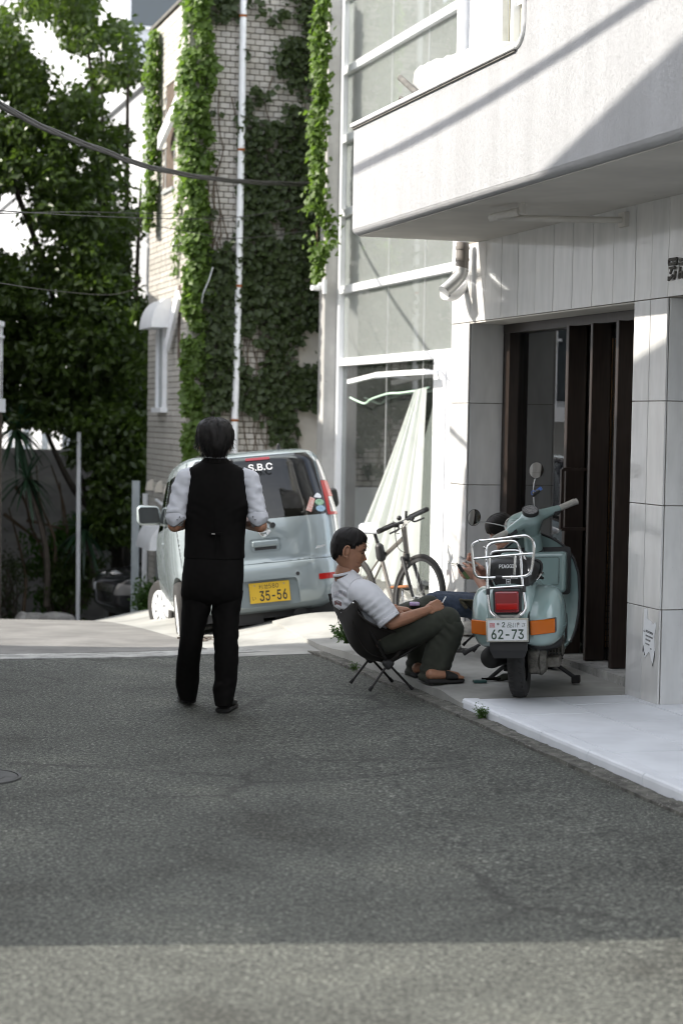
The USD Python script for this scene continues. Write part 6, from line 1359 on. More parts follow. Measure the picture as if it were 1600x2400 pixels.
# --- person sitting in the olive chair behind the scooter
D3 = 12.7
p3_ = thing_w('person', 'person in blue jeans sitting behind the scooter, dark hair over the face, holding a phone', 'person', tuple(CO))
q3 = lambda px, py, lat=0.: at(px, py, D3) + np.array([0, lat, 0.])
hp3, ch3, nk3 = q3(1168, 1425, .05), q3(1195, 1330, .05), q3(1185, 1283, .05)
shA, shB, elA, wrA, elB, wrB = q3(1185, 1312, -.13), q3(1190, 1312, .22), q3(1146, 1395, -.14), q3(1112, 1346, -.05), q3(1160, 1385, .24), q3(1128, 1336, .10)
knA, knB, anA, anB = q3(1012, 1408, -.10), q3(1030, 1412, .16), q3(955, 1530, .1), q3(1058, 1530, .30)
ms = chain([ap(q3(1174, 1244, .05), .065), ap(nk3, .052), ap(ch3, .10), ap(hp3, .11)]) + chain([ap(shA, .05), ap(shB, .05)])
for h, k_, a in ((hp3 + [0, -.09, 0], knA, anA), (hp3 + [0, .09, 0], knB, anB)): ms += chain([ap(h, .08), ap(k_, .05), ap(a, .036)])
for s_, e_, w_ in ((shA, elA, wrA), (shB, elB, wrB)): ms += chain([ap(s_, .045), ap(e_, .038), ap(w_, .026)])
ms += hand(wrA, np.array([-.9, 0, .12]), (.1, .8, .3), (0, .2, 1), .95, (.65, .6, .4), .3) + hand(wrB, np.array([-.8, -.1, .45]), (-.1, -.3, 1), (0, -1, .3), .95, (.5, .5, .3), .2)
part(p3_, 'body', fuse(ms, .0095, 6), M_skinl, True)
HT3 = rotm((0, 0, 1), 180 + 8) @ rotm((0, 1, 0), 30)
skin, hairm, ears, br, la, mo = head_parts(.93, ([0, 30, 60, 80, 100, 140, 180], [.150, .135, .095, .05, .03, .02, .02], 1.0))
ho3 = q3(1173, 1242, .03) - HT3 @ np.array([0, 0, .125])
hd = part(p3_, 'head', put(skin, HT3, ho3), M_skinl, True); part(p3_, 'hair', put(hairm, HT3, ho3), M_hair, True)
part(hd, 'eyebrows', put(br, HT3, ho3), M_hair, True); part(hd, 'eyelashes', put(la, HT3, ho3), M_hair, True)
part(p3_, 'dark_top', cloth(loft([oring(hp3 + [0, 0, -.02], (0, 0, 1), .16, .12, FW), oring((hp3 + ch3) / 2, (0, 0, 1), .17, .125, FW), oring(ch3 + [0, 0, .03], (0, 0, 1), .19, .12, FW), oring(nk3 + [0, 0, -.03], (0, 0, 1), .09, .08, FW)], 6, 40), .006, 14, 61), M_black, True)
for s_, e_ in ((shA, elA), (shB, elB)): part(p3_, 'sleeve', cloth(limb([s_, s_ + (e_ - s_) * .3, s_ + (e_ - s_) * .6], [.07, .07, .068], 5, 28), .005, 16, 62), M_black, True)
jb = Bag()
for h, k_, a in ((hp3 + [0, -.09, -.01], knA, anA), (hp3 + [0, .09, -.01], knB, anB)):
    jb.add(cloth(limb([h, h + (k_ - h) * .5, h + (k_ - h) * .9, k_ + [-.01, 0, 0]], [(.095, .088), (.088, .080), (.072, .068), (.060, .058)], 6, 32), .005, 14, 63)).add(T3(ball(k_, .066, 24)))
    jb.add(cloth(limb([k_ + [0, 0, .01], k_ + (a - k_) * .3, k_ + (a - k_) * .7, a], [(.064, .064), (.070, .070), (.064, .064), (.066, .066)], 6, 32, (0, 1, 0)), .006, 13, 64, (1, 1, .6)))
part(p3_, 'jeans', jb, M_jean, True)
def zpat(x, y):
    t, s = ts((x, y, 0)); return float(z_patio(np.array(t), np.array(s), np.array([x, y, 0.]))) + .004
for tp_px, hl_px, Dd in ((906, 970, 12.62), (1040, 1076, 12.95)):
    x0, x1 = at(tp_px, 1550, Dd)[0], at(hl_px, 1550, Dd)[0]; z_ = zpat((x0 + x1) / 2, Dd)
    s_ = shoe(p3_, (x1, Dd + .02, z_), (x0 - (.09 if tp_px > 1000 else .04), Dd - .03, z_), .10, .085, M_grey, M_sole, 'sneaker')
    part(s_, 'laces', Bag().tube(catmull([(x0 * .62 + x1 * .38, Dd - .035, z_ + .085), (x0 * .75 + x1 * .25, Dd - .05, z_ + .065), (x0 * .6 + x1 * .4, Dd - .06, z_ + .06)], 4), .004, 6), M_paper, True)
ph_ = thing_w('phone', 'slim phone held flat in the hand of the person behind the scooter', 'phone', tuple(q3(1098, 1318, .02)))
part(ph_, 'case', xf(rbox((-.036, -.07, -.004), (.036, .07, .004), .003), rotm((0, 0, 1), 80) @ rotm((1, 0, 0), 25), q3(1098, 1316, .0)), M_chrome, 40)
lt = thing_w('vaporiser', 'dark and green stick device with a metal tip held beside the phone', 'vaporiser', tuple(q3(1082, 1337, -.08)))
part(lt, 'stick', Bag().bar(q3(1071, 1321, -.09), q3(1083, 1338, -.09), .022, .014, (0, 1, 0)), M_blackp, False)
part(lt, 'green_sleeve', Bag().bar(q3(1083, 1338, -.09), q3(1096, 1354, -.09), .023, .015, (0, 1, 0)), mat('green_plastic', (.10, .16, .06), .4), False)
part(lt, 'tip', Bag().tube([q3(1071, 1321, -.09), q3(1067.5, 1317, -.09)], .004, 8), M_chrome, True)

# ---------------------------------------------------------------- scooter (local: x right, y forward, z up from the rear tyre's contact)
M_mint = mat('mint_paint', (.225, .31, .30), .20, var=.03, vs=3., spec=.5, coat=.7)
M_seatb = mat('black_vinyl', (.012, .012, .012), .35, bump=.15, bs=200.)
M_grip = mat('grey_grip', (.36, .35, .32), .6, var=.1, vs=40.)
SM = np.eye(4); SM[:3, :3] = rotm((0, 0, 1), -12.5) @ rotm((0, 1, 0), -3.0); SM[:3, 3] = [1.075, 10.93, .105]; SMi = np.linalg.inv(SM)
def sc(px, py, ys):
    a, b_ = 8., 16.
    for _ in range(48):
        m = (a + b_) / 2; q = SMi @ np.append(at(px, py, m), 1)
        if q[1] < ys: a = m
        else: b_ = m
    return q[:3]
sk = thing('scooter', 'mint green scooter with white plate 62-73 and chrome rear carrier, parked before the doors', 'scooter', mat4=SM)
def yl(rows, n=5, sides=40, e=3.0):
    """Loft along y: rows (y, x centre, half width, z low, z high)."""
    return loft([np.array([x, y, (a + b_) / 2, hw, 0, 0, 0, 0, (b_ - a) / 2]) for y, x, hw, a, b_ in rows], n, sides, True, e)
part(sk, 'tail_body', yl([(-.445, 0, .075, .42, .58), (-.43, 0, .105, .39, .65), (-.36, 0, .135, .36, .71), (-.22, 0, .15, .34, .735), (0, 0, .155, .32, .725), (.25, 0, .15, .30, .70), (.40, 0, .13, .27, .62), (.49, 0, .10, .235, .42), (.54, 0, .08, .225, .30)]), M_mint, 50)
for sx, nm_ in ((1, 'engine_cowl'), (-1, 'luggage_cowl')):
    cw = yl([(-.415, .125, .02, .40, .47), (-.395, .13, .055, .365, .54), (-.34, .15, .088, .340, .605), (-.22, .168, .108, .325, .665), (-.05, .175, .113, .325, .668), (.12, .172, .100, .335, .60), (.25, .16, .075, .345, .52), (.34, .145, .04, .36, .45), (.37, .14, .015, .38, .42)], 6, 44, 2.7)
    cv = np.array(cw.vertices); kx = sx * (1 if sx > 0 else .86); cv[:, 0] *= kx; cw = trimesh.Trimesh(cv, cw.faces, process=False)
    if sx < 0: cw.invert()
    t = part(sk, nm_, cw, M_mint, 50)
    part(t, 'rubber_seam', Bag().tube(catmull([(kx * .110, -.435, .37), (kx * .112, -.425, .48), (kx * .110, -.375, .60), (kx * .115, -.27, .685), (kx * .135, -.12, .722), (kx * .15, .03, .70)], 6), .0085, 8), M_rubb, True)
    part(t, 'crease', Bag().tube(catmull([(kx * .175, -.385, .425), (kx * .245, -.27, .43), (kx * .284, -.12, .435), (kx * .286, 0, .435), (kx * .262, .15, .435)], 5), .0028, 6), M_mint, True)
    a = np.array([[.130, -.432, .418], [.250, -.372, .425], [.250, -.366, .492], [.130, -.430, .487]]); a[:, 0] *= kx
    ind = T3(m3.Manifold.batch_hull([ball(p, .007, 10) for p in a] + [ball(p + [0, .07, 0], .006, 10) for p in a]))
    t2 = part(sk, 'indicator', ind, M_orange, 30)
    c0 = a + (a.mean(0) - a) * -.07
    part(t2, 'indicator_rim', T3(m3.Manifold.batch_hull([ball(p + [0, .015, 0], .006, 8) for p in c0] + [ball(p + [0, .06, 0], .006, 8) for p in c0])), M_blackp, 30)
tl = part(sk, 'tail_lamp', rbox((-.068, -.475, .545), (.068, -.40, .665), .010), M_redd, 40)
part(tl, 'brake_lens', rbox((-.060, -.482, .562), (.060, -.44, .598), .005), M_red, 40)
part(tl, 'lamp_surround', rbox((-.082, -.452, .530), (.082, -.38, .680), .012), M_blackp, 40)
part(sk, 'tail_badge_panel', Bag().box((-.07, -.448, .498), (.07, -.43, .53)), M_steel, False)
pl_ = part(sk, 'number_plate', rbox((-.116, -.484, .385), (.116, -.4775, .512), .003, 4), M_plateW, False)
fr = Polygon([(-.117, .384), (.117, .384), (.117, .513), (-.117, .513)]).buffer(.003).difference(sbox(-.111, .390, .111, .507))
part(pl_, 'plate_frame', prism(fr, .006, RB, (0, -.480, 0)), M_chrome, False)
tm = Bag()
for s_, x, z, h, w, bo in (('62-73', -.092, .398, .053, .185, True), ('2', -.030, .465, .028, .018, True)): tm.add(on_rear(text(s_, h, w, .001, bo), x, z, -.4835))
for ch, x, z, h in (('品', -.003, .463, .030), ('川', .030, .463, .030), ('さ', .078, .465, .026)): tm.add(on_rear(glyph(ch, h, .001), x, z, -.4835))
part(pl_, 'plate_lettering', tm, M_green, False)
part(pl_, 'tax_sticker', Bag().box((-.100, -.4852, .463), (-.070, -.4838, .490)), mat('sticker_pink', (.50, .18, .20), .5, col2=(.6, .45, .45), vs=120.), False)
for x in (-.052, .062): part(pl_, 'plate_bolt', lathe([(.001, .004), (.006, .004), (.008, 0), (.008, -.002)], (0, -1, 0), (x, -.484, .484), 14), M_steel, 30)
for sx in (-1, 1): part(sk, 'plate_bracket', Bag().bar((sx * .085, -.47, .545), (sx * .045, -.475, .512), .018, .003, (0, 1, 0)), M_steel, False)
part(sk, 'mudflap', T3(m3.Manifold.hull_points(np.array([(x, y, z) for x in (-.105, .105) for y in (-.465, -.42) for z in (.330, .388)] + [(x, y, z) for x in (-.085, .085) for y in (-.455, -.42) for z in (.285,)], np.float32))), M_blackp, False)
st = part(sk, 'seat', yl([(-.375, 0, .085, .70, .80), (-.36, 0, .115, .665, .835), (-.31, 0, .130, .655, .855), (-.20, 0, .138, .66, .85), (0, 0, .135, .67, .80), (.15, 0, .13, .68, .785), (.33, 0, .105, .68, .785), (.43, 0, .07, .70, .77), (.45, 0, .03, .72, .75)], 5, 40, 3.2), M_seatb, 50)
part(st, 'seat_lettering', on_rear(text('PIAGGIO', .020, .100, .001, True), -.05, .792, -.3755, 8), M_paper, False)
part(st, 'seat_badge', Bag().add(prism(sbox(-.014, .700, .014, .728).difference(sbox(-.011, .703, .011, .725)), .002, RB, (0, -.3765, 0))).box((-.006, -.378, .709), (.006, -.376, .719)), M_paper, False)
part(st, 'seat_strap', Bag().tube(catmull([(-.137, -.02, .70), (-.142, -.02, .80), (0, -.02, .822), (.142, -.02, .80), (.137, -.02, .70)], 5), [.010] * 21, 6), M_seatb, True)
ck = part(st, 'grab_strap', Bag().tube(catmull([(.13, -.12, .70), (.155, -.05, .735), (.15, .08, .72)], 5), .007, 8), M_chrome, True)
# rack
def rk(pts, r=.0078, n=6, ys=-.43, nm_='rack_tube'): part(rack, nm_, Bag().tube(catmull([sc(*(p if len(p) == 3 else (*p, ys))) for p in pts], n), r, 10), M_chrome, True)
rack = part(sk, 'carrier', Bag().tube(catmull([sc(*p, -.43) for p in ((1122, 1268), (1108, 1276), (1106, 1290), (1110, 1330), (1114, 1346), (1128, 1354), (1180, 1353), (1225, 1351), (1240, 1344), (1246, 1330), (1251, 1290), (1248, 1268), (1236, 1257), (1222, 1256), (1170, 1263), (1122, 1268))], 6), .0085, 10), M_chrome, True)
rk([(1110, 1310), (1180, 1303), (1249, 1297)]); rk([(1147, 1307), (1146, 1352)], n=2); rk([(1207, 1300), (1205, 1351)], n=2)
rk([(1143, 1353, -.42), (1139, 1300, -.38), (1142, 1282, -.36), (1153, 1273, -.35), (1180, 1269, -.35), (1206, 1269, -.36), (1216, 1281, -.37), (1219, 1300, -.39), (1222, 1352, -.42)])
rk([(1149, 1302, -.30), (1156, 1294, -.30), (1180, 1291, -.30), (1212, 1291, -.30), (1226, 1300, -.31), (1238, 1338, -.36), (1242, 1346, -.41)])
rk([(1142, 1353, -.43), (1142, 1380, -.44), (1147, 1425, -.46), (1152, 1438, -.47), (1160, 1446, -.475)]); rk([(1222, 1352, -.43), (1228, 1400, -.45), (1231, 1424, -.46), (1226, 1436, -.47), (1218, 1443, -.475)])
rk([(1148, 1379, -.44), (1227, 1373, -.44)], n=2); rk([(1150, 1352, -.42), (1162, 1378, -.36)], .005, 2)
for px in (1170, 1206): part(rack, 'rack_clip', Bag().tube([sc(px - 9, 1353.5, -.43), sc(px + 7, 1352.5, -.43)], .0105, 10), M_blackp if px < 1200 else M_chrome, True)
for px, py in ((1143, 1386), (1228, 1380)): part(rack, 'rack_sleeve', Bag().tube([sc(px, py - 6, -.445), sc(px, py + 8, -.45)], .011, 10), M_blackp, True)
part(rack, 'lever_ball', T3(ball(sc(1135, 1283, -.36), .0085, 12)), M_chrome, True)
# wheels, floor, shield, glovebox
def swheel(parent, c, R, w, name, Rm=np.eye(3)):
    ax = Rm @ XA; pr = [(R * .55, -w * .40), (R * .72, -w * .50), (R * .88, -w * .48), (R * .97, -w * .32), (R, -w * .1), (R, w * .1), (R * .97, w * .32), (R * .88, w * .48), (R * .72, w * .50), (R * .55, w * .40), (R * .55, -w * .4)]
    t = part(parent, name, lathe(pr, ax, c, 48), M_tyre, 40)
    part(t, 'rim', lathe([(.001, -w * .2), (R * .3, -w * .25), (R * .5, -w * .1), (R * .58, -w * .4), (R * .58, w * .4), (R * .5, w * .1), (R * .3, w * .25), (.001, w * .2)], ax, c, 32), M_steel, 30)
    b = Bag()
    for k in range(40):
        a = 2 * np.pi * k / 40; u = Rm @ np.array([0, math.cos(a), math.sin(a)]); v = Rm @ np.array([0, -math.sin(a), math.cos(a)])
        for s_ in (-1, 1): b.bar(c + u * R * .985 + ax * s_ * w * .12 , c + u * R * .975 + ax * s_ * w * .36 + v * .012, .007, .006, u)
    part(t, 'tread_blocks', b, M_tyre, False, kind='stuff')
    return t
swheel(sk, np.array([0.0, 0, .207]), .207, .100, 'rear_wheel')
AX = np.array([0, -math.sin(math.radians(27)), math.cos(math.radians(27))]); PV = np.array([0, .80, 1.0])
RS = trimesh.transformations.rotation_matrix(math.radians(44), AX)[:3, :3]
def stq(p): return (np.asarray(p, float) - PV) @ RS.T + PV
def stm(m): v, f, _ = meshkit.arrays(m); return trimesh.Trimesh(stq(v), f, process=False)
wc = stq((0, 1.235, .207)); swheel(sk, wc, .207, .095, 'front_wheel', RS)
fd = [[(math.copysign(abs(math.sin(u * 1.5)), u) * .085, 1.235 - .225 * math.cos(a) * (1 - .12 * (1 - math.cos(u * 1.3))), .215 + .228 * math.sin(a) * (1 - .12 * (1 - math.cos(u * 1.3)))) for u in np.linspace(-1, 1, 15)] for a in np.linspace(-.15, 3.0, 30)]
part(sk, 'front_mudguard', sheet(stq(np.array(fd)), .004), M_mint, 50)
part(sk, 'fork_link', Bag().tube([stq((.07, 1.235, .207)), stq((.06, 1.12, .36)), stq((0, 1.03, .56))], .022, 10), M_steel, True)
fl = Bag(); fl.add(rbox((-.215, .36, .212), (.215, .93, .238), .010)); part(sk, 'floorboard', fl, M_mint, 40)
zs_ = np.linspace(.235, .915, 26); hw_ = np.interp(zs_, [.235, .30, .40, .52, .66, .76, .83, .88, .915], [.225, .25, .27, .28, .275, .245, .19, .12, .03]); ym = np.interp(zs_, [.235, .32, .45, .65, .915], [.88, .955, .99, 1.005, .975])
def lsp(u, i): return (u * hw_[i], ym[i] - .115 * (u * hw_[i] / .34) ** 2, zs_[i])
ls = part(sk, 'leg_shield', sheet(np.array([[lsp(u, i) for u in np.linspace(-1, 1, 25)] for i in range(26)]), .012), M_mint, 50)
rim = [lsp(-1, i) for i in range(26)] + [lsp(u, 25) for u in np.linspace(-.8, .8, 5)] + [lsp(1, i) for i in range(25, -1, -1)]
part(ls, 'shield_trim', Bag().tube(np.array(rim), .0085, 8), M_blackp, True)
gb = part(sk, 'glovebox', T3(m3.Manifold.batch_hull([ball((x, y, z), .028, 16) for x, z in ((-.185, .775), (.185, .775), (.175, .57), (-.175, .57)) for y in (.845, .96)])), M_mint, 50)
lid = Polygon([(-.145, .61), (.145, .61), (.152, .755), (-.152, .755)]).buffer(.012)
part(gb, 'glovebox_lid', prism(lid, .004, RB, (0, .8195, 0)), M_mint, False); part(gb, 'lid_gasket', prism(lid.buffer(.006), .003, RB, (0, .8200, 0)), M_blackp, False)
gs = Polygon([(-.20, .545), (.20, .545), (.212, .808), (-.212, .808)]).buffer(.02)
part(gb, 'glovebox_seal', prism(gs, .02, RB, (0, .935, 0)), M_blackp, False)
part(sk, 'steering_column', Bag().tube([(0, 1.0, .57), (0, .965, .66), (0, .90, .80), (0, .838, .925)], [.055, .062, .060, .056], 20), M_mint, 50)
part(sk, 'column_ring', Bag().tube([(0, .893, .815), (0, .888, .825)], .0618, 20), M_blackp, True)
part(sk, 'ignition_lock', lathe([(.001, .0), (.018, .0), (.022, -.01), (.022, -.02)], (.4, -1, .2), (.058, .90, .75), 16), M_blackp, 30)
for x in (-.19, -.13, -.07, .07, .13, .19): part(sk, 'floor_rail', Bag().tube(catmull([(x, .38, .243), (x, .70, .243), (x, .84, .255), (x, .90, .31), (x, .945, .40)], 5), .0075, 8), M_rubb, True)
# headset, bars, mirrors
hs_ = m3.Manifold.batch_hull([ball((0, .955, .985), .082, 24), ball((0, .80, 1.012), .072, 24), ball((.05, .80, 1.01), .045, 20), ball((-.05, .80, 1.01), .045, 20), ball((0, .84, .94), .052, 20)])
for sx in (-1, 1): hs_ = hs_ + m3.Manifold.batch_hull([ball((sx * .045, .805, 1.015), .042, 16), ball((sx * .20, .775, 1.005), .024, 16)])
hst = part(sk, 'headset', stm(T3(hs_)), M_mint, 50)
part(hst, 'headlamp', stm(lathe([(.001, .035), (.04, .03), (.066, .012), (.074, 0), (.074, -.03)], (0, .98, -.17), (0, 1.018, .978), 28)), M_clear, 40)
sp = np.array([0, -.60, .80]); spc = np.array([0, .758, 1.074])
part(hst, 'speedometer', stm(lathe([(.001, .004), (.046, .004), (.048, .0), (.048, -.02)], sp, spc, 32)), mat('dial_face', (.03, .03, .032), .25, col2=(.30, .30, .30), vs=120., coat=.6), 30)
part(hst, 'speedometer_rim', stm(lathe([(.047, .003), (.050, .007), (.053, .003), (.053, -.02)], sp, spc, 32)), M_blackp, 30)
for sx in (-1, 1):
    g = part(sk, 'handlebar_grip', stm(Bag().tube([(sx * .205, .774, 1.005), (sx * .212, .773, 1.005), (sx * .335, .756, 1.0), (sx * .342, .755, 1.0)], [.0205, .0185, .0185, .021], 18).mesh()), M_grip, 40)
    rb_ = Bag()
    for k in range(9): t_ = .225 + k * .012; rb_.tube([(sx * t_, .774 - .14 * (t_ - .205), 1.0048), (sx * (t_ + .005), .7733 - .14 * (t_ - .205), 1.0047)], .0202, 16)
    part(g, 'grip_ribs', stm(rb_.mesh()), M_grip, 40)
    part(sk, 'switch_block', stm(rbox((sx * .155, .755, .975), (sx * .205, .80, 1.005), .006)), M_blackp, 40)
    part(sk, 'brake_lever', stm(Bag().tube(catmull([(sx * .165, .80, 1.0), (sx * .20, .85, .997), (sx * .27, .84, .995), (sx * .33, .81, .995)], 5), .006, 8).add(T3(ball((sx * .335, .808, .995), .010, 12))).mesh()), M_chrome, True)
def mirror(c, stem, nrm, lab):
    t = part(sk, 'mirror', lathe([(.001, -.018), (.035, -.014), (.050, -.004), (.0535, .002), (.051, .004)], nrm, c, 32), M_blackp, 40, label=lab)
    part(t, 'mirror_glass', lathe([(.001, .0045), (.030, .0042), (.0505, .002)], nrm, c, 32), mat('mirror_glass_' + ('right' if 'right' in lab else 'left'), (.55, .54, .52), .02, metal=1.), True)
    part(t, 'mirror_stem', Bag().tube(catmull(stem, 6), .0045, 8), M_chrome, True); return t
mR, mL = sc(1256, 1102, .74), sc(1110, 1213, .60)
mirror(mR, [mR + [0, .015, -.03], sc(1250, 1140, .76), sc(1251, 1188, .78)], SMi[:3, :3] @ np.array([.40, -.91, -.06]), 'round mirror on the right of the handlebar')
mirror(mL, [mL + [.03, .02, -.03], sc(1150, 1226, .66), sc(1186, 1234, .72)], SMi[:3, :3] @ np.array([.55, -.80, -.05]), 'round mirror on the left of the handlebar')
hd_ = sc(1255, 1155, .76)
pm = part(sk, 'phone_clamp', T3(m3.Manifold.batch_hull([ball(hd_, .016, 12), ball(hd_ + [.02, -.01, .012], .012, 12), ball(hd_ + [-.015, 0, -.016], .010, 12)])), M_blackp, True)
part(pm, 'blue_tab', Bag().box((-.016, -.004, -.011), (.016, .004, .011), rotm((0, 1, 0), -35), hd_ + [.026, -.012, .022]), mat('blue_plastic', (.06, .14, .42), .35), False)
part(pm, 'blue_ring', Bag().tube([hd_ + [-.012 + .014 * math.cos(a), -.018, .0 + .014 * math.sin(a)] for a in np.linspace(.6, 4.4, 10)], .003, 6), stage.GetPrimAtPath(LK + 'blue_plastic') and LK + 'blue_plastic', True)
# engine, silencer, stands
M_alloy = mat('dirty_alloy', (.16, .15, .13), .5, metal=.5, var=.4, vs=30., bump=.4, bs=80.)
eb = Bag().add(rbox((.055, -.06, .14), (.13, .16, .29), .02)).add(lathe([(.001, .0), (.075, .0), (.085, .03), (.06, .06), (.001, .06)], XA, (.10, .02, .21), 24)).add(rbox((.13, .02, .17), (.235, .15, .235), .012)).add(lathe([(.02, 0), (.045, 0), (.045, .09), (.02, .09)], XA, (.15, .24, .28), 20))
for k in range(5): eb.add(rbox((.15 + .02 * k, .18, .225), (.158 + .02 * k, .30, .335), .003, 4))
part(sk, 'engine', eb, M_alloy, 35)
part(sk, 'engine_cover', Bag().add(T3(m3.Manifold.batch_hull([ball((.10, .0, .30), .05, 12), ball((.2, .12, .32), .05, 12), ball((.12, .3, .28), .05, 12)]))), M_blackp, 40)
part(sk, 'silencer', T3(m3.Manifold.batch_hull([ball((-.165, .0, .235), .065, 20), ball((-.14, .20, .235), .07, 20), ball((-.115, .1, .30), .05, 20)])), M_rubb, 45)
part(sk, 'exhaust_pipe', Bag().tube(catmull([(-.10, .1, .16), (.05, .2, .13), (.17, .24, .2)], 5), .02, 10), M_rubb, True)
ft = sc(1348, 1586, .62)
cs_ = part(sk, 'centre_stand', Bag().tube([(.10, .52, .17), (ft[0], .62, .03)], .013, 10).tube([(-.10, .52, .17), (-ft[0], .62, .03)], .013, 10).tube([(-.12, .52, .17), (.12, .52, .17)], .012, 10), M_blackp, True)
part(cs_, 'stand_foot', rbox((ft[0] - .025, .59, -.002), (ft[0] + .028, .66, .045), .008), M_rubb, 40)
rod = sc(1086, 1532, .32)
part(sk, 'side_lever', Bag().tube([(-.24, .30, .30), rod + (np.array([-.24, .3, .30]) - rod) * .5, rod], [.009, .010, .016], 10), M_blackp, True)

# ---------------------------------------------------------------- bicycle
M_bframe = mat('grey_bike_paint', (.20, .185, .165), .28, metal=.4, coat=.5, var=.05)
M_sadl = mat('saddle_cover', (.55, .58, .62), .4, var=.1, vs=20.)
BB, HT_, HBm, RH, FH = at(926, 1432, 14.35), at(946, 1236, 14.02), at(953, 1298, 14.0), at(842, 1402, 14.80), at(981, 1402, 13.85)
STp, SDL = at(895, 1308, 14.52), at(879, 1254, 14.62)
bk = thing_w('bicycle', 'grey flat-bar bicycle leaning in front of the glass front behind the seated man', 'bicycle', (BB[0], BB[1], zpat(BB[0], 14.2)))
fm = Bag()
for a, b_, r in ((HT_ + (HBm - HT_) * .35, STp, .017), (HBm - (HBm - HT_) * .12, BB, .021), (SDL + (STp - SDL) * .3, BB, .016), (HT_, HBm, .021)): fm.tube([a, b_], r, 14)
rd = (FH - RH); rd[2] = 0; rd /= np.linalg.norm(rd); rs_ = np.cross(rd, ZA)
for s_ in (-1, 1): fm.tube([BB + rs_ * s_ * .035, RH + rs_ * s_ * .06], .010, 10).tube([STp + rs_ * s_ * .02, RH + rs_ * s_ * .06], .008, 10)
part(bk, 'frame', fm, M_bframe, 40)
wn_ = np.array([math.cos(math.radians(33)), math.sin(math.radians(33)), -.10]); wn_ /= np.linalg.norm(wn_)
def bwheel(c, n, R, nm_):
    n = np.asarray(n, float) / np.linalg.norm(n); th = np.linspace(0, 2 * np.pi, 49)[:-1]
    t = part(bk, nm_, lathe([(R - .032 + .019 * math.cos(a), .019 * math.sin(a)) for a in np.linspace(0, 2 * np.pi, 11)], n, c, 56), M_tyre, True)
    part(t, 'rim', lathe([(R - .068, -.011), (R - .045, -.012), (R - .045, .012), (R - .068, .011), (R - .068, -.011)], n, c, 56), M_blackp, 30)
    a_ = np.cross(n, ZA); a_ /= np.linalg.norm(a_); b_ = np.cross(n, a_); sp_ = Bag()
    for k in range(28):
        an = 2 * np.pi * k / 28; e = c + (a_ * math.cos(an) + b_ * math.sin(an)) * (R - .066); h = c + n * (.026 if k % 2 else -.026) + (a_ * math.cos(an + (.9 if k % 4 < 2 else -.9)) + b_ * math.sin(an + (.9 if k % 4 < 2 else -.9))) * .02
        sp_.tube([h, e], .0013, 4, False)
    part(t, 'spokes', sp_, M_chrome, True, kind='stuff'); part(t, 'wheel_hub', Bag().tube([c - n * .045, c + n * .045], .017, 12), M_chrome, True); return t
bwheel(FH, wn_, .345, 'front_wheel'); bwheel(RH, np.array([rs_[0], rs_[1], -.08]), .345, 'rear_wheel')
fk = Bag().tube([HBm, HBm + (HBm - HT_) * .25], .022, 12)
for s_ in (-1, 1): fk.tube([HBm + (HBm - HT_) * .2 + wn_ * s_ * .045, FH + wn_ * s_ * .055 + ZA * .01], [.016, .011], 10)
fk.tube([HBm + (HBm - HT_) * .2 - wn_ * .055, HBm + (HBm - HT_) * .2 + wn_ * .055], .018, 10)
part(bk, 'fork', fk, M_blackp, 40)
bl_, br_, bc_ = at(886, 1246, 13.95), at(1001, 1193, 14.28), at(944, 1222, 14.04)
stm_ = bc_ + np.array([.02, -.07, .0])
part(bk, 'stem', Bag().tube([HT_ + (HT_ - HBm) * .25, HT_, stm_], .018, 12), M_chrome, 40)
hbv = (br_ - bl_); part(bk, 'handlebar', Bag().tube([bl_ + hbv * .02, stm_ * .5 + (bl_ + br_) * .25, br_ - hbv * .02], .0125, 12), M_blackp, 40)
for a, b_ in ((bl_, bl_ + hbv * .30), (br_, br_ - hbv * .34)): part(bk, 'grip', Bag().tube([a, b_], .0195, 14), M_rubb, 40)
for f in (.33, .64):
    p = bl_ + hbv * f; part(bk, 'brake_lever', Bag().tube(catmull([p, p + [.03, -.07, -.03], p + hbv * (.20 if f > .5 else -.18) + [.03, -.10, -.035]], 5), .007, 8), M_blackp, True)
    part(bk, 'shifter', T3(m3.Manifold.batch_hull([ball(p + [0, -.01, -.005], .022, 12), ball(p + hbv * .05 + [0, -.03, -.015], .018, 12)])), M_blackp, True)
part(bk, 'bell', Bag().add(T3(ball(bl_ + hbv * .42 + [0, 0, .03], .020, 14))).tube([bl_ + hbv * .56, bl_ + hbv * .56 + [0, 0, .06]], .010, 8), M_blackp, True)
for k, (a, b_) in enumerate(((bl_ + hbv * .3, HBm), (br_ - hbv * .36, HT_ + (STp - HT_) * .2))): part(bk, 'brake_cable', Bag().tube(catmull([a, a + [0, -.16, .03 - .05 * k], (a + b_) / 2 + [-.02 - .05 * k, -.10, -.05], b_], 6), .0028, 6), M_blackp, True)
sd = SDL - at(862, 1238, 14.7); part(bk, 'saddle', T3(m3.Manifold.batch_hull([ball(at(884, 1245, 14.45), .022, 14), ball(at(860, 1233, 14.75) + [.05, 0, 0], .03, 14), ball(at(850, 1236, 14.75), .035, 14), ball(at(856, 1243, 14.7), .03, 14)])), M_sadl, 50)
part(bk, 'seat_post', Bag().tube([at(876, 1244, 14.6), SDL + (STp - SDL) * .4], .0135, 12).tube([at(866, 1248, 14.65), at(882, 1248, 14.55)], .008, 8), M_blackp, True)
part(bk, 'lock', Bag().add(T3(m3.Manifold.batch_hull([ball(at(889, 1283, 14.4), .035, 12), ball(at(893, 1305, 14.4), .04, 12)]))), M_blackp, True)
cr = part(bk, 'chainset', lathe([(.02, -.004), (.085, -.003), (.088, 0), (.085, .003), (.02, .004)], (rs_[0], rs_[1], -.1), BB + rs_ * .05, 32), M_blackp, 30)
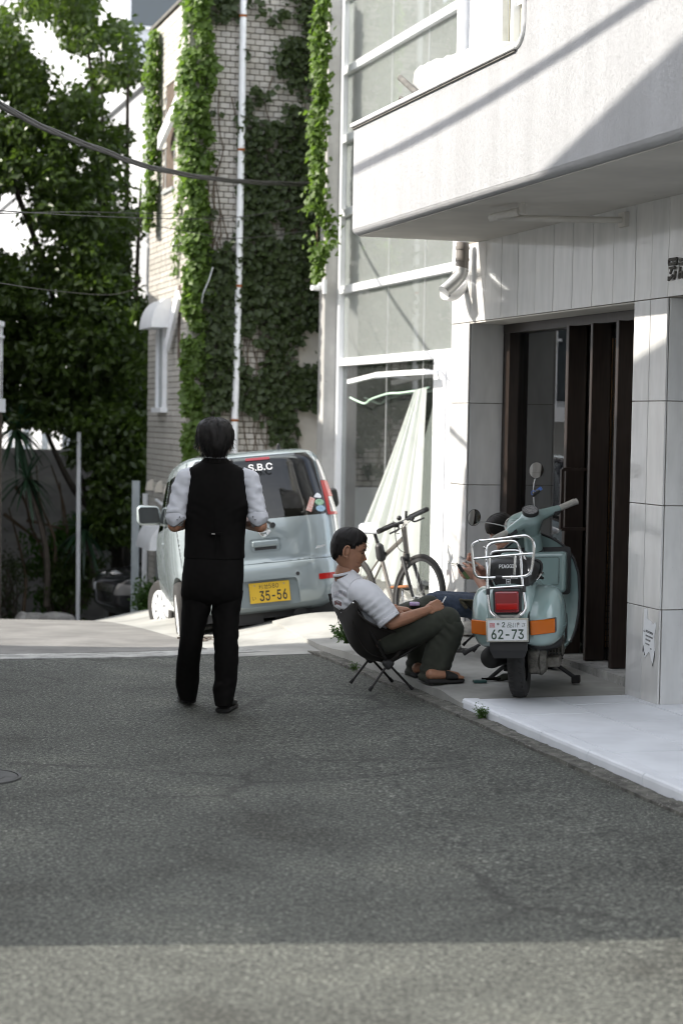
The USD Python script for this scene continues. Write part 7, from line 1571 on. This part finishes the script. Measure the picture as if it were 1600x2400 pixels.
part(cr, 'crank', Bag().tube([BB + rs_ * .07, BB + rs_ * .08 + rd * .05 + [0, 0, -.165]], .012, 8).tube([BB - rs_ * .07, BB - rs_ * .08 - rd * .05 + [0, 0, .165]], .012, 8), M_chrome, True)
part(cr, 'pedal', rbox(BB - rs_ * .12 - rd * .05 + [-.045, -.045, .155], BB - rs_ * .12 - rd * .05 + [.045, .045, .178], .008), M_blackp, 40)
part(bk, 'frame_reflector', Bag().tube([at(917, 1377, 14.2), at(962, 1374, 13.9)], .012, 8), mat('orange_band', (.35, .12, .03), .5, col2=(.05, .03, .02), vs=25.), True)
for u, m in ((.12, 0), (.25, 1)): pass
lt_ = text('GIANT', .030, .10, .001, True); dv = BB - HBm; dv /= np.linalg.norm(dv); vd = EYE - (HBm + BB) / 2; vd -= dv * (vd @ dv); vd /= np.linalg.norm(vd); sdv = np.cross(vd, dv)
part(bk, 'frame_lettering', xf(trimesh.Trimesh(np.asarray(lt_.vertices) @ np.array([dv, sdv, vd]), lt_.faces, process=False), o=HBm + dv * .10 + vd * .022 - sdv * .013), M_paper, False)
part(bk, 'head_badge', Bag().box(at(958, 1322, 13.9) - [.008, .004, .02], at(958, 1322, 13.9) + [.008, 0, .02]), M_chrome, False)

# ---------------------------------------------------------------- things lying on the patio
def onp(px, py, z=.0):
    y0, y1 = 8., 20.
    for _ in range(40):
        m = (y0 + y1) / 2; p = at(px, py, m)
        if p[2] > zpat(p[0], p[1]) + z: y0 = m
        else: y1 = m
    return p
p = onp(1124, 1600); tq = thing_w('green_box', 'small dark green flat box lying on the patio beside the rear tyre', 'box', tuple(p))
part(tq, 'lid', xf(rbox((-.042, -.02, .0), (.042, .02, .016), .003), rotm((0, 0, 1), 12), p), mat('teal_plastic', (.03, .075, .07), .4), 40)
p = onp(1160, 1596); tq = thing_w('work_glove', 'crumpled dark work glove lying on the concrete against the scooter tyre', 'glove', tuple(p))
part(tq, 'cuff', displace(T3(m3.Manifold.batch_hull([ball(p + [.05, .03, .02], .022, 14), ball(p + [.10, .05, .02], .02, 14), ball(p + [.02, .01, .012], .016, 14)]).refine_to_length(.01)), .008, 40, 4), M_olive, True)
part(tq, 'fingers', Bag().tube(catmull([p + [.03, .01, .012], p + [-.02, -.01, .014], p + [-.085, -.025, .010]], 5), [.012, .012, .011, .011, .010, .010, .010, .009, .009, .009, .012], 8).tube(catmull([p + [.03, .02, .012], p + [-.01, .02, .014], p + [-.05, .01, .010]], 5), .008, 8), M_black, True)
p = onp(1098, 1492); rock('boulder', 'pale mottled stone lying at the foot of the far tiled pillar', (p[0], p[1] + .05, p[2] + .045), np.array([.085, .06, .065]), 2, 'stone', mat('pale_stone', (.42, .41, .38), .9, var=.35, vs=14., bump=.6, bs=40., bd=.006))
